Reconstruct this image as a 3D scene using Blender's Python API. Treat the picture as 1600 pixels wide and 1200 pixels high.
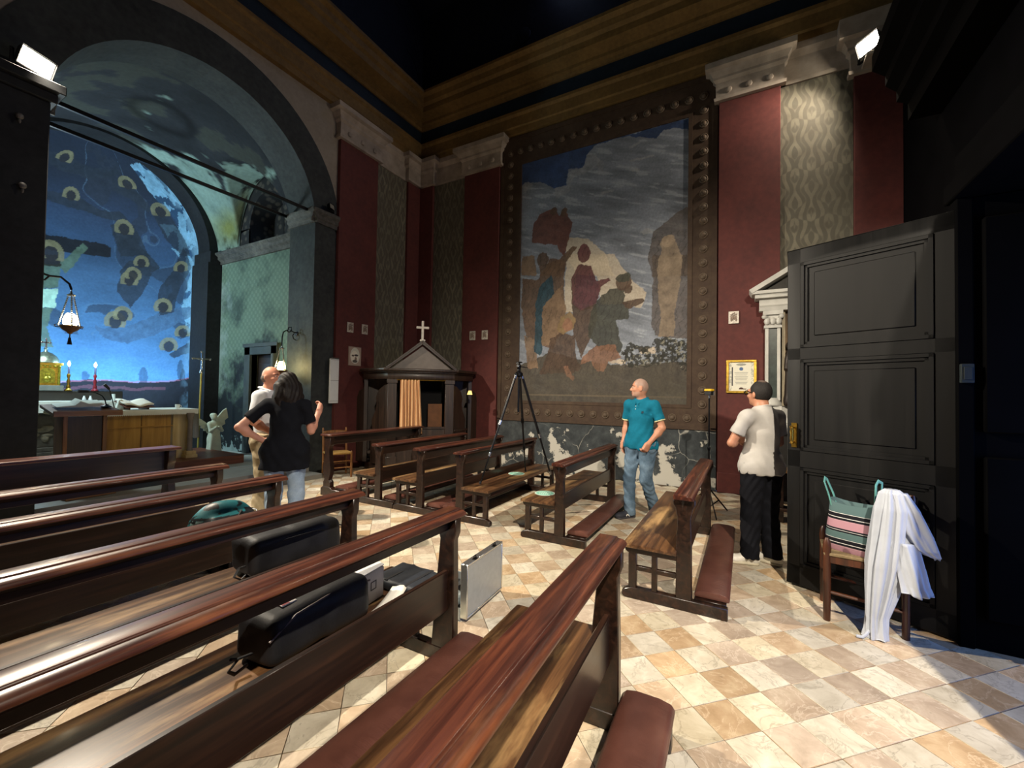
import bpy, bmesh, math, random
import numpy as np
from mathutils import Vector, Matrix

for o in list(bpy.data.objects):
    bpy.data.objects.remove(o, do_unlink=True)
SC = bpy.context.scene
COL = SC.collection
R = math.radians
rnd = random.Random(7)

# ------------------------------------------------------------------ camera
cam_d = bpy.data.cameras.new('camera'); cam = bpy.data.objects.new('camera', cam_d); COL.objects.link(cam)
CF, CP, CR, CY = 656.5556, R(1.2111), R(0.9373), R(60.9338)
fw = Vector((math.sin(CY)*math.cos(CP), math.cos(CY)*math.cos(CP), math.sin(CP)))
rt = Vector((math.cos(CY), -math.sin(CY), 0)); up = rt.cross(fw)
rt2 = math.cos(CR)*rt + math.sin(CR)*up; up2 = rt2.cross(fw)
m = Matrix((rt2, up2, -fw)).transposed().to_4x4(); m.translation = (0, 0, 1.55)
cam.matrix_world = m
cam_d.sensor_fit = 'HORIZONTAL'; cam_d.sensor_width = 36; cam_d.lens = CF/1600*36
cam_d.clip_start = 0.05; cam_d.clip_end = 100
SC.camera = cam

# ------------------------------------------------------------------ world, exposure
SC.view_settings.view_transform = 'Standard'; SC.view_settings.look = 'None'
SC.view_settings.gamma = 1; SC.view_settings.use_curve_mapping = False
SC.view_settings.exposure = 0.55
wd = bpy.data.worlds.new('world'); SC.world = wd; wd.use_nodes = True
bg = wd.node_tree.nodes['Background']; bg.inputs[0].default_value = (0.10, 0.22, 0.55, 1); bg.inputs[1].default_value = 0.6
SC.cycles.max_bounces = 6; SC.cycles.diffuse_bounces = 4; SC.cycles.glossy_bounces = 3
SC.cycles.sample_clamp_indirect = 4.0
try:
    SC.cycles.use_denoising = True
except Exception: pass

def light(kind, name, loc, energy, color, target=None, parent=None, **kw):
    d = bpy.data.lights.new(name, kind); d.energy = energy; d.color = color
    for k, v in kw.items(): setattr(d, k, v)
    o = bpy.data.objects.new(name, d); COL.objects.link(o); o.location = loc
    if target is not None:
        o.rotation_euler = (Vector(target)-Vector(loc)).to_track_quat('-Z', 'Y').to_euler()
    if parent: 
        o.parent = parent; o.matrix_parent_inverse = parent.matrix_basis.inverted()
    return o
LA = light('SPOT', 'altar_floodlight_beam', (1.34, 6.55, 5.02), 2700, (1.0, .87, .69), (3.4, 2.0, 0), spot_size=R(104), spot_blend=.6, shadow_soft_size=.06)
LK = light('SPOT', 'rear_floodlight_beam', (-.97, -1.70, 5.12), 1750, (1.0, .88, .71), (4.7, .6, .0), spot_size=R(84), spot_blend=.85, shadow_soft_size=.05)
LB = light('SPOT', 'corner_floodlight_beam', (7.20, -1.33, 6.44), 170, (1.0, .86, .68), (6.1, 3.0, 2.4), spot_size=R(122), spot_blend=.6, shadow_soft_size=.05)
LD = light('AREA', 'entrance_daylight', (2.75, -2.6, 1.3), 24, (.22, .40, 1.0), (2.9, 1.0, .6), shape='RECTANGLE', size=1.2, size_y=2.2)
LU = light('AREA', 'clerestory_daylight', (7.6, 3.15, 9.95), 16, (.5, .62, 1.0), (3.0, 3.4, 8.5), shape='RECTANGLE', size=.7, size_y=1.0)
LS = light('AREA', 'altar_led_bar', (3.0, 11.95, 1.32), 62, (.42, .70, 1.0), (3.3, 13.2, 2.6), shape='RECTANGLE', size=2.2, size_y=.12)
LH = light('POINT', 'hanging_lamp_bulb', (1.95, 7.62, 2.40), 34, (1.0, .82, .5), shadow_soft_size=.06)
LW = light('POINT', 'wall_lantern_bulb', (4.62, 7.36, 1.97), 30, (1.0, .80, .36), shadow_soft_size=.06)
LV = light('POINT', 'sanctuary_fill', (1.75, 10.2, 3.4), 260, (.76, .93, .95), shadow_soft_size=.25)  # added fill light without a fixture, unseen behind the left pier
LC = [light('POINT', 'candle_bulb', (x, 11.12, z), 5, (.55, .85, 1.0), shadow_soft_size=.03) for x, z in ((2.95, 2.04), (3.33, 2.02))]

# ------------------------------------------------------------------ numpy noise
_tab = np.random.RandomState(3).rand(256, 256).astype(np.float32)
def vnoise(x, y, s=0):
    xi = np.floor(x).astype(int); yi = np.floor(y).astype(int); fx = x-xi; fy = y-yi
    fx = fx*fx*(3-2*fx); fy = fy*fy*(3-2*fy); xi = xi+s*37; yi = yi+s*91
    g = lambda a, b: _tab[a % 256, b % 256]
    return (g(xi, yi)*(1-fx)+g(xi+1, yi)*fx)*(1-fy)+(g(xi, yi+1)*(1-fx)+g(xi+1, yi+1)*fx)*fy
def fbm(x, y, o=4, s=0):
    t = 0; a = .5
    for k in range(o):
        t = t+a*vnoise(x, y, s+k); x = x*2.03; y = y*2.03; a *= .5
    return t/(1-.5**o)

# ------------------------------------------------------------------ mesh builder
class MB:
    def __init__(s): s.v = []; s.f = []; s.m = []
    def add(s, vs, fs, mi=0, M=None):
        b = len(s.v)
        if M is not None: vs = [tuple(M @ Vector(p)) for p in vs]
        s.v += [tuple(p) for p in vs]; s.f += [tuple(i+b for i in f) for f in fs]; s.m += [mi]*len(fs)
        return s
    def box(s, x0, x1, y0, y1, z0, z1, mi=0, M=None):
        return s.add([(x0,y0,z0),(x1,y0,z0),(x1,y1,z0),(x0,y1,z0),(x0,y0,z1),(x1,y0,z1),(x1,y1,z1),(x0,y1,z1)],
            [(3,2,1,0),(4,5,6,7),(0,1,5,4),(1,2,6,5),(2,3,7,6),(3,0,4,7)], mi, M)
    def bar(s, p0, p1, w, h, mi=0, upv=(0,0,1)):
        p0 = Vector(p0); p1 = Vector(p1); d = (p1-p0).normalized(); u = Vector(upv)
        if abs(d.dot(u)) > .98: u = Vector((1,0,0))
        x = d.cross(u).normalized(); y = x.cross(d)
        vs = [p+x*a*w/2+y*b*h/2 for p in (p0,p1) for a,b in ((-1,-1),(1,-1),(1,1),(-1,1))]
        return s.add(vs, [(0,1,2,3),(7,6,5,4),(0,4,5,1),(1,5,6,2),(2,6,7,3),(3,7,4,0)], mi)
    def prism(s, pts, ax, a0, a1, mi=0, M=None):
        # pts 2D in the plane normal to ax: x->(y,z), y->(x,z), z->(x,y)
        n = len(pts)
        def P(p, a): return {'x': (a,p[0],p[1]), 'y': (p[0],a,p[1]), 'z': (p[0],p[1],a)}[ax]
        vs = [P(p,a0) for p in pts]+[P(p,a1) for p in pts]
        A = sum(pts[i][0]*pts[(i+1)%n][1]-pts[(i+1)%n][0]*pts[i][1] for i in range(n))
        fl = (A > 0) != (ax == 'y')
        fs = [tuple(range(n)), tuple(range(2*n-1, n-1, -1))]+[(i, i+n, (i+1)%n+n, (i+1)%n) for i in range(n)]
        if fl != (a1 < a0): fs = [tuple(reversed(f)) for f in fs]
        return s.add(vs, fs, mi, M)
    def cyl(s, p0, p1, r0, r1=None, n=12, mi=0):
        return s.tube([p0,p1], [r0, r0 if r1 is None else r1], n, mi)
    def tube(s, pts, r, n=8, mi=0, closed=False, flat=1.0):
        pts = [Vector(p) for p in pts]; k = len(pts)
        rr = r if isinstance(r, (list,tuple)) else [r]*k
        vs = []; pu = None
        for i in range(k):
            if closed: d = pts[(i+1)%k]-pts[i-1]
            else: d = pts[min(i+1,k-1)]-pts[max(i-1,0)]
            d.normalize()
            if pu is None:
                pu = Vector((0,0,1)) if abs(d.z) < .9 else Vector((1,0,0))
            x = d.cross(pu)
            if x.length < 1e-5: x = d.orthogonal()
            x.normalize(); y = x.cross(d); pu = y
            for j in range(n):
                a = 2*math.pi*j/n; vs.append(pts[i]+x*math.cos(a)*rr[i]+y*math.sin(a)*rr[i]*flat)
        fs = []
        for i in range(k if closed else k-1):
            for j in range(n):
                a = i*n+j; b = i*n+(j+1)%n; c = ((i+1)%k)*n+(j+1)%n; d = ((i+1)%k)*n+j
                fs.append((a,b,c,d))
        if not closed: fs += [tuple(range(n-1,-1,-1)), tuple(range((k-1)*n, k*n))]
        return s.add(vs, fs, mi)
    def lathe(s, prof, n=16, c=(0,0,0), mi=0, M=None):
        vs = []; fs = []; k = len(prof)
        for r, z in prof:
            for j in range(n):
                a = 2*math.pi*j/n; vs.append((c[0]+r*math.cos(a), c[1]+r*math.sin(a), c[2]+z))
        for i in range(k-1):
            for j in range(n):
                fs.append((i*n+j, i*n+(j+1)%n, (i+1)*n+(j+1)%n, (i+1)*n+j))
        fs += [tuple(range(n-1,-1,-1)), tuple(range((k-1)*n, k*n))]
        return s.add(vs, fs, mi, M)
    def ell(s, c, r, n=12, mi=0, M=None):
        k = max(4, n//2); prof = [(max(1e-4, math.sin(math.pi*i/k)), -math.cos(math.pi*i/k)) for i in range(k+1)]
        T = Matrix.Translation(c) @ Matrix.Diagonal((r[0],r[1],r[2],1))
        if M is not None: T = M @ T
        return s.lathe(prof, n, (0,0,0), mi, T)
    def grid(s, nu, nv, fn, mi=0, thick=None, wrap=False):
        vs = [fn(i/(nu-1 if not wrap else nu), j/(nv-1)) for j in range(nv) for i in range(nu)]
        fs = []
        for j in range(nv-1):
            for i in range(nu if wrap else nu-1):
                fs.append((j*nu+i, j*nu+(i+1)%nu, (j+1)*nu+(i+1)%nu, (j+1)*nu+i))
        return s.add(vs, fs, mi)
    def mesh(s, name, mats, bevel=0, seg=1, sharp=38):
        me = bpy.data.meshes.new(name); me.from_pydata(s.v, [], s.f)
        for x in mats: me.materials.append(x)
        me.polygons.foreach_set('material_index', s.m)
        if bevel:
            bm = bmesh.new(); bm.from_mesh(me)
            bmesh.ops.remove_doubles(bm, verts=bm.verts, dist=1e-6)
            ed = [e for e in bm.edges if len(e.link_faces) == 2 and e.calc_face_angle(0) > R(30)]
            bmesh.ops.bevel(bm, geom=ed, offset=bevel, segments=seg, profile=.6, affect='EDGES', clamp_overlap=True)
            bm.to_mesh(me); bm.free()
        me.polygons.foreach_set('use_smooth', [True]*len(me.polygons))
        me.set_sharp_from_angle(angle=R(sharp)); me.update()
        return me
    def build(s, name, mats, parent=None, bevel=0, seg=1, sharp=38, loc=None, rot=None):
        if not isinstance(mats, (list,tuple)): mats = [mats]
        o = bpy.data.objects.new(name, s.mesh(name, mats, bevel, seg, sharp)); COL.objects.link(o)
        if parent: o.parent = parent
        if loc: o.location = loc
        if rot: o.rotation_euler = rot
        return o

def thing(name, label, cat, loc=(0,0,0), rotz=0, group=None):
    o = bpy.data.objects.new(name, None); COL.objects.link(o); o.empty_display_size = .1
    o.location = loc; o.rotation_euler = (0,0,rotz)
    return tag(o, label, cat, group)
def tag(o, label, cat, group=None):
    o['label'] = label; o['category'] = cat
    if group: o['group'] = group
    return o
def struct(o, label=None):
    o['kind'] = 'structure'
    if label: o['label'] = label
    return o
def lab(o, label): o['label'] = label; return o
def stuff(o): o['kind'] = 'stuff'; return o
def dup(root, loc, rotz, label=None, group=None):
    r = root.copy(); COL.objects.link(r); r.location = loc; r.rotation_euler = (0,0,rotz)
    if label: r['label'] = label
    if group: r['group'] = group
    for ch in list(root.children):
        c = ch.copy(); COL.objects.link(c); c.parent = r
        for g in list(ch.children):
            d = g.copy(); COL.objects.link(d); d.parent = c
    return r

# ------------------------------------------------------------------ materials
def srgb(h):
    if isinstance(h, (tuple,list)): return tuple(h)+((1,) if len(h) == 3 else ())
    h = h.lstrip('#'); c = [int(h[i:i+2],16)/255 for i in (0,2,4)]
    return tuple((x/12.92 if x <= .04045 else ((x+.055)/1.055)**2.4) for x in c)+(1,)
class NT:
    def __init__(s, name):
        s.mat = bpy.data.materials.new(name); s.mat.use_nodes = True
        s.t = s.mat.node_tree; s.n = s.t.nodes; s.b = s.n['Principled BSDF']
    def new(s, typ, **kw):
        x = s.n.new(typ)
        for k, v in kw.items(): setattr(x, k, v)
        return x
    def put(s, sock, val):
        if val is None: return
        if hasattr(val, 'is_output'): s.t.links.new(val, sock)
        elif isinstance(val, str): sock.default_value = srgb(val)
        elif isinstance(val, (tuple,list)) and len(val) == 3 and len(getattr(sock,'default_value',[0]*3)) == 4: sock.default_value = tuple(val)+(1,)
        else: sock.default_value = val
    def coord(s, scale=(1,1,1), loc=(0,0,0), which='Object', rot=(0,0,0)):
        tc = s.new('ShaderNodeTexCoord'); mp = s.new('ShaderNodeMapping')
        s.t.links.new(tc.outputs[which], mp.inputs[0]); mp.inputs[1].default_value = loc; mp.inputs[2].default_value = rot; mp.inputs[3].default_value = scale
        return mp.outputs[0]
    def noise(s, vec, scale=5, detail=4, rough=.55, dist=0, out=0):
        x = s.new('ShaderNodeTexNoise'); s.put(x.inputs['Vector'], vec); x.inputs['Scale'].default_value = scale
        x.inputs['Detail'].default_value = detail; x.inputs['Roughness'].default_value = rough; x.inputs['Distortion'].default_value = dist
        return x.outputs[out]
    def ramp(s, fac, stops, interp='LINEAR'):
        x = s.new('ShaderNodeValToRGB'); s.put(x.inputs[0], fac); r = x.color_ramp; r.interpolation = interp
        while len(r.elements) < len(stops): r.elements.new(.5)
        for e, (p, c) in zip(r.elements, stops):
            e.position = p; e.color = srgb(c) if not isinstance(c, (int,float)) else (c,c,c,1)
        return x.outputs[0]
    def mix(s, fac, a, b, blend='MIX'):
        x = s.new('ShaderNodeMix', data_type='RGBA', blend_type=blend)
        s.put(x.inputs[0], fac); s.put(x.inputs[6], a); s.put(x.inputs[7], b); return x.outputs[2]
    def math(s, op, a, b=0, c=None):
        x = s.new('ShaderNodeMath', operation=op); s.put(x.inputs[0], a); s.put(x.inputs[1], b)
        if c is not None: s.put(x.inputs[2], c)
        return x.outputs[0]
    def sep(s, vec):
        x = s.new('ShaderNodeSeparateXYZ'); s.put(x.inputs[0], vec); return x.outputs
    def bump(s, h, strength=.3, dist=.01):
        x = s.new('ShaderNodeBump'); s.put(x.inputs['Height'], h); x.inputs['Strength'].default_value = strength; x.inputs['Distance'].default_value = dist
        s.t.links.new(x.outputs[0], s.b.inputs['Normal']); return x
    def done(s, color, rough=.6, metal=0, spec=.5, coat=0, emit=None, estr=0, alpha=None):
        s.put(s.b.inputs['Base Color'], color); s.put(s.b.inputs['Roughness'], rough); s.put(s.b.inputs['Metallic'], metal)
        s.put(s.b.inputs['Specular IOR Level'], spec)
        if coat: s.b.inputs['Coat Weight'].default_value = coat; s.b.inputs['Coat Roughness'].default_value = .12
        if emit is not None: s.put(s.b.inputs['Emission Color'], emit); s.b.inputs['Emission Strength'].default_value = estr
        return s.mat

def plain(name, c, rough=.6, metal=0, spec=.5, var=.18, scale=9, bump=.0, coat=0):
    n = NT(name); v = n.coord(); f = n.noise(v, scale, 4)
    c0 = srgb(c); d = tuple(x*(1-var) for x in c0[:3])+(1,); l = tuple(min(1,x*(1+var)) for x in c0[:3])+(1,)
    col = n.ramp(f, [(.3, d), (.7, l)])
    if bump: n.bump(n.noise(v, scale*6, 3), bump, .004)
    return n.done(col, rough, metal, spec, coat)
def wood(name, dark, mid, light_, rough=.35, coat=.0, worn=None, axis='x', gs=1.0, spec=.5):
    n = NT(name); sc = {'x': (1.6,26,26), 'y': (26,1.6,26), 'z': (26,26,1.6)}[axis]
    v = n.coord(tuple(a*gs for a in sc)); g = n.noise(v, 1.0, 6, .6, .6)
    col = n.ramp(g, [(.30, dark), (.5, mid), (.72, light_)])
    w = n.noise(n.coord(), 2.2, 5, .6)
    rg = n.math('MULTIPLY_ADD', g, .18, rough-.09)
    if worn:
        v2 = n.coord(tuple(a*.5 for a in ((1.2,5,5) if axis == 'x' else (5,1.2,5) if axis == 'y' else (5,5,1.2)))); w2 = n.noise(v2, 1.6, 6, .62)
        k = n.ramp(w2, [(worn[1], 0), (worn[1]+.16, 1)])
        wc = n.mix(g, worn[0], tuple(min(1, x*1.7) for x in srgb(worn[0])[:3])+(1,))
        col = n.mix(k, col, wc); rg = n.math('ADD', rg, n.math('MULTIPLY', k, .18))
    n.bump(g, .12, .003)
    return n.done(col, rg, 0, spec, coat)
def emis(name, c, st): 
    n = NT(name); return n.done(c, .4, emit=c, estr=st)
def glow_glass(name, c, st):
    n = NT(name); e = n.new('ShaderNodeEmission'); n.put(e.inputs[0], c); e.inputs[1].default_value = st
    tr = n.new('ShaderNodeBsdfTransparent'); mx = n.new('ShaderNodeMixShader'); mx.inputs[0].default_value = .45
    n.t.links.new(tr.outputs[0], mx.inputs[1]); n.t.links.new(e.outputs[0], mx.inputs[2])
    n.t.links.new(mx.outputs[0], n.n['Material Output'].inputs[0]); return n.mat
def vcol(name, rough=.8, amt=.25, scale=30, spec=.2, bump=.15):
    n = NT(name); a = n.new('ShaderNodeVertexColor'); a.layer_name = 'Col'
    f = n.noise(n.coord(), scale, 4, .6); k = n.ramp(f, [(.25, 1-amt), (.75, 1+amt*.6)])
    n.bump(f, bump, .004)
    return n.done(n.mix(1.0, a.outputs[0], k, 'MULTIPLY'), rough, 0, spec)
def cgrid(name, pos, col, mat, parent=None):
    # pos (nv,nu,3), col (nv,nu,3)
    nv, nu = pos.shape[:2]; me = bpy.data.meshes.new(name)
    me.vertices.add(nu*nv); me.vertices.foreach_set('co', pos.reshape(-1).astype(np.float32))
    i, j = np.meshgrid(np.arange(nu-1), np.arange(nv-1)); a = (j*nu+i).ravel()
    q = np.stack([a, a+1, a+nu+1, a+nu], 1).astype(np.int32)
    me.loops.add(q.size); me.loops.foreach_set('vertex_index', q.ravel())
    me.polygons.add(len(q)); me.polygons.foreach_set('loop_start', np.arange(len(q), dtype=np.int32)*4)
    me.update(calc_edges=True)
    at = me.color_attributes.new('Col', 'FLOAT_COLOR', 'POINT')
    c4 = np.ones((nu*nv, 4), np.float32); c4[:, :3] = col.reshape(-1, 3); at.data.foreach_set('color', c4.ravel())
    me.polygons.foreach_set('use_smooth', [True]*len(me.polygons))
    me.materials.append(mat)
    o = bpy.data.objects.new(name, me); COL.objects.link(o)
    if parent: o.parent = parent
    return o

W_PEW = wood('pew_varnished_wood', '#0f0907', '#21130d', '#382217', .34, .14)
W_RAIL = wood('pew_rail_wood', '#1a0c09', '#3f1f17', '#6c3b27', .36, .12, worn=('#6e4124', .58))
W_SEAT = wood('pew_seat_wood', '#2a1a10', '#4c3320', '#755233', .38, .05, worn=('#94764e', .50))
W_DARK = wood('confessional_wood', '#17100c', '#281b14', '#3a2a20', .42, .05, axis='z')
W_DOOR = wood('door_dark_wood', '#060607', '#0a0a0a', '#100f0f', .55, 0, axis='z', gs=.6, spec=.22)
W_OAK = wood('altar_table_wood', '#8a6428', '#ad8336', '#c49b4c', .45, 0, axis='z', gs=.5)
W_OAKL = wood('altar_pale_wood', '#b49b62', '#c9b27a', '#d8c692', .5, 0, axis='z', gs=.5)
W_CHAIR = wood('chair_wood', '#2a150c', '#40200f', '#582d17', .4, .1, axis='z')
W_CHAIRL = wood('rush_chair_wood', '#5b3a1e', '#7b5028', '#96683a', .45, 0, axis='z')
LEATHER = None
def mk_leather():
    n = NT('kneeler_leather'); v = n.coord(); a = n.noise(v, 6, 4); w = n.math('MULTIPLY', n.ramp(n.noise(n.coord((46,3,3)), 1.0, 3), [(.45, 0), (.62, 1)]), n.ramp(n.noise(n.coord((1.2,5,5)), 1.3, 2), [(.45, 0), (.7, 1)]))
    col = n.ramp(a, [(.25, '#4a2b24'), (.6, '#5f3b32'), (.85, '#744f42')])
    h = n.math('ADD', n.math('MULTIPLY', n.noise(v, 160, 3), .35), w)
    n.bump(h, .22, .006); return n.done(col, .38, 0, .5)
LEATHER = mk_leather()
BLACKFAB = plain('black_nylon', '#17171b', .62, 0, .45, .35, 12, .25)
METAL = plain('dark_metal', '#1a1a1c', .35, .8, .5, .1)
STEEL = plain('bright_steel', '#b9bcc0', .25, 1, .5, .06)
ALU = plain('case_aluminium', '#a9b0b2', .42, .6, .5, .06, 30)
BRASS = plain('aged_brass', '#b08d3e', .3, 1, .5, .2)
GOLD = plain('gilt_metal', '#c9a545', .32, .9, .5, .3, 25, .5)
WHITEP = plain('white_cloth', '#dde0df', .85, 0, .2, .05, 12, .05)
LINEN = plain('altar_linen', '#d6dcd8', .85, 0, .2, .05, 12, .05)
PLASTER = plain('grey_stone_plaster', '#9a8f84', .85, 0, .2, .28, 4, .3)
MARBLEW = plain('white_marble', '#b9b8b2', .5, 0, .4, .14, 6, .1)
PAPER = plain('paper', '#e4e2da', .8, 0, .2, .05)
RED = None
def mk_red(name, c1, c2, c3, base=True):
    n = NT(name); v = n.coord(); a = n.noise(v, 1.6, 6, .6); b = n.noise(v, 14, 4)
    col = n.mix(.35, n.ramp(a, [(.3, c1), (.55, c2), (.8, c3)]), n.ramp(b, [(.3, c1), (.7, c3)]))
    n.bump(b, .12, .004); return n.done(col, .68, 0, .25)
RED = mk_red('oxblood_wall_paint', '#482726', '#592d2b', '#673833')
OCHRE = mk_red('ochre_cornice_paint', '#5a4729', '#735a34', '#8a6f43')
FRIEZE = mk_red('blue_frieze_paint', '#101a26', '#152230', '#1c2c3c')
DARKWALL = mk_red('sooted_dark_wall', '#15161a', '#1f2226', '#2f3336')
SOOTP = mk_red('sooty_chipped_plaster', '#2f3031', '#4b4b49', '#75746e')
JAMB = mk_red('sooted_jamb_paint', '#212426', '#33383a', '#474b49')
DARKBLUE = mk_red('dark_blue_vault_paint', '#10131f', '#171b29', '#212636')
BEIGE = mk_red('beige_spandrel_plaster', '#7d7468', '#8d8478', '#9b9287')
MARBLEG = plain('grey_green_marble', '#2f3a36', .3, 0, .5, .5, 9)
def mk_damask(name, c1, c2, pu=.42, pv=.78, axis='y'):
    n = NT(name); v = n.coord(); o = n.sep(v)
    u = n.math('DIVIDE', o[1] if axis == 'y' else o[0], pu); w = n.math('DIVIDE', o[2], pv)
    nz = n.noise(v, 3.0, 3); u = n.math('ADD', u, n.math('MULTIPLY', nz, .10)); w = n.math('ADD', w, n.math('MULTIPLY', nz, .10))
    um = n.math('ABSOLUTE', n.math('SUBTRACT', n.math('FRACT', u), .5))
    s1 = n.math('SINE', n.math('MULTIPLY', w, 6.2832)); s2 = n.math('SINE', n.math('MULTIPLY', w, 12.566))
    og = n.math('SINE', n.math('MULTIPLY', n.math('ADD', um, n.math('MULTIPLY', s1, .14)), 19))
    lf = n.math('SINE', n.math('ADD', n.math('MULTIPLY', um, 31), n.math('MULTIPLY', s2, 2.6)))
    f = n.math('ADD', n.math('MULTIPLY', og, .5), n.math('MULTIPLY', lf, .5))
    k = n.ramp(n.math('MULTIPLY_ADD', f, .5, .5), [(.42, 0), (.62, 1)])
    wear = n.noise(v, 1.3, 6, .62); k2 = n.math('MULTIPLY', k, n.ramp(wear, [(.3, .25), (.65, 1)]))
    col = n.mix(k2, c1, c2); col = n.mix(n.ramp(n.noise(v, 5, 5), [(.35, 0), (.75, .45)]), col, '#4a4238')
    return n.done(col, .75, 0, .25)
DAMASK = mk_damask('damask_wall_panel', '#5a574d', '#7a7566')
DAMASKX = mk_damask('damask_wall_panel_altar_side', '#5a574d', '#7a7566', axis='x')
def mk_wallpaper():
    n = NT('green_sanctuary_wallpaper'); v = n.coord(); o = n.sep(v)
    s = n.math('MULTIPLY', n.math('SINE', n.math('MULTIPLY', o[1], 42)), n.math('SINE', n.math('MULTIPLY', o[2], 42)))
    k = n.ramp(n.math('MULTIPLY_ADD', s, .5, .5), [(.45, 0), (.7, 1)])
    col = n.mix(k, '#5c7165', '#687d6e')
    pl_ = n.math('ADD', n.noise(v, 2.3, 5, .6), n.math('MULTIPLY', n.math('SUBTRACT', o[1], 10.1), .35)); col = n.mix(n.ramp(pl_, [(.55, 0), (.75, .8)]), col, '#8d9fa0')
    st = n.noise(v, 1.1, 6, .65); col = n.mix(n.ramp(st, [(.50, 0), (.66, .75)]), col, '#2a3938')
    z = n.math('SUBTRACT', n.math('MULTIPLY', st, 2.2), n.math('MULTIPLY', o[2], .38))
    col = n.mix(n.ramp(z, [(.2, 0), (.55, 1)]), col, '#1a2127')
    pe = n.math('SUBTRACT', n.noise(v, 4.5, 6, .65), n.math('MULTIPLY', n.math('SUBTRACT', o[2], .55), .55))
    col = n.mix(n.ramp(pe, [(.62, 0), (.66, 1)]), col, '#8fa3a4')
    n.bump(st, .2, .01); return n.done(col, .7, 0, .3)
WALLPAPER = mk_wallpaper()
def mk_dado():
    n = NT('peeling_slate_dado'); v = n.coord(); o = n.sep(v)
    a = n.noise(v, 1.9, 7, .62); b = n.noise(v, 7, 5, .6)
    col = n.ramp(b, [(.3, '#24282b'), (.55, '#363b3e'), (.8, '#4a4f50')])
    low = n.math('MULTIPLY_ADD', o[2], -.16, .13)
    fac = n.math('ADD', a, low)
    col = n.mix(n.ramp(fac, [(.625, 0), (.65, 1)]), col, '#b0ada4')
    mp = n.noise(v, 3, 3, .5, 0, out=1)
    vv = n.new('ShaderNodeMix', data_type='VECTOR'); vv.inputs[0].default_value = .18
    n.t.links.new(v, vv.inputs[4]); n.t.links.new(mp, vv.inputs[5])
    vo = n.new('ShaderNodeTexVoronoi', feature='DISTANCE_TO_EDGE'); vo.inputs['Scale'].default_value = 2.3; n.t.links.new(vv.outputs[1], vo.inputs['Vector'])
    cr = n.math('MULTIPLY', n.ramp(vo.outputs[0], [(0, 1), (.014, 0)]), n.ramp(n.noise(v, 1.5, 3), [(.5, 0), (.6, .8)]))
    col = n.mix(cr, col, '#a5a39b')
    n.bump(fac, .4, .01); return n.done(col, .75, 0, .3)
DADO = mk_dado()
def mk_tile(name, base, dk, lt, vein):
    n = NT(name); oi = n.new('ShaderNodeObjectInfo'); ge = n.new('ShaderNodeNewGeometry')
    rr = n.math('FRACT', n.math('ADD', oi.outputs['Random'], ge.outputs['Random Per Island']))
    cx = n.new('ShaderNodeCombineXYZ'); n.t.links.new(n.math('MULTIPLY', rr, 57), cx.inputs[0]); n.t.links.new(n.math('MULTIPLY', rr, 131), cx.inputs[2])
    ad = n.new('ShaderNodeVectorMath', operation='ADD'); n.t.links.new(n.coord(), ad.inputs[0]); n.t.links.new(cx.outputs[0], ad.inputs[1]); v = ad.outputs[0]
    a = n.noise(v, 7, 6, .62, .7); b = n.noise(v, 26, 5, .6)
    col = n.ramp(a, [(.28, dk), (.5, base), (.72, lt)])
    ve = n.math('ABSOLUTE', n.math('SUBTRACT', n.noise(v, 4.2, 5, .6, 1.4), .5))
    col = n.mix(n.ramp(ve, [(0, .6), (.022, 0)]), col, vein)
    col = n.mix(n.ramp(b, [(.5, 0), (.85, .4)]), col, dk)
    col = n.mix(n.ramp(n.noise(v, 31, 3), [(.66, 0), (.75, .35)]), col, '#6f6250')
    hs = n.new('ShaderNodeHueSaturation'); n.t.links.new(col, hs.inputs['Color']); n.t.links.new(n.math('MULTIPLY_ADD', rr, .34, .82), hs.inputs['Value'])
    n.t.links.new(n.math('MULTIPLY_ADD', n.math('FRACT', n.math('MULTIPLY', rr, 7.3)), .38, .56), hs.inputs['Saturation'])
    n.bump(a, .05, .003)
    return n.done(hs.outputs[0], n.math('MULTIPLY_ADD', b, .3, .28), 0, .4)
TILE_W = mk_tile('pale_marble_tile', '#c9bc9e', '#b3a485', '#d8ceb4', '#93866b')
TILE_B = mk_tile('brown_marble_tile', '#b49670', '#9e815b', '#c7af89', '#d6be9c')
GROUT = plain('floor_grout', '#54473a', .9, 0, .2)
STONE = plain('sanctuary_stone_floor', '#b4bcba', .45, 0, .4, .2, 3, .1)
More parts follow.
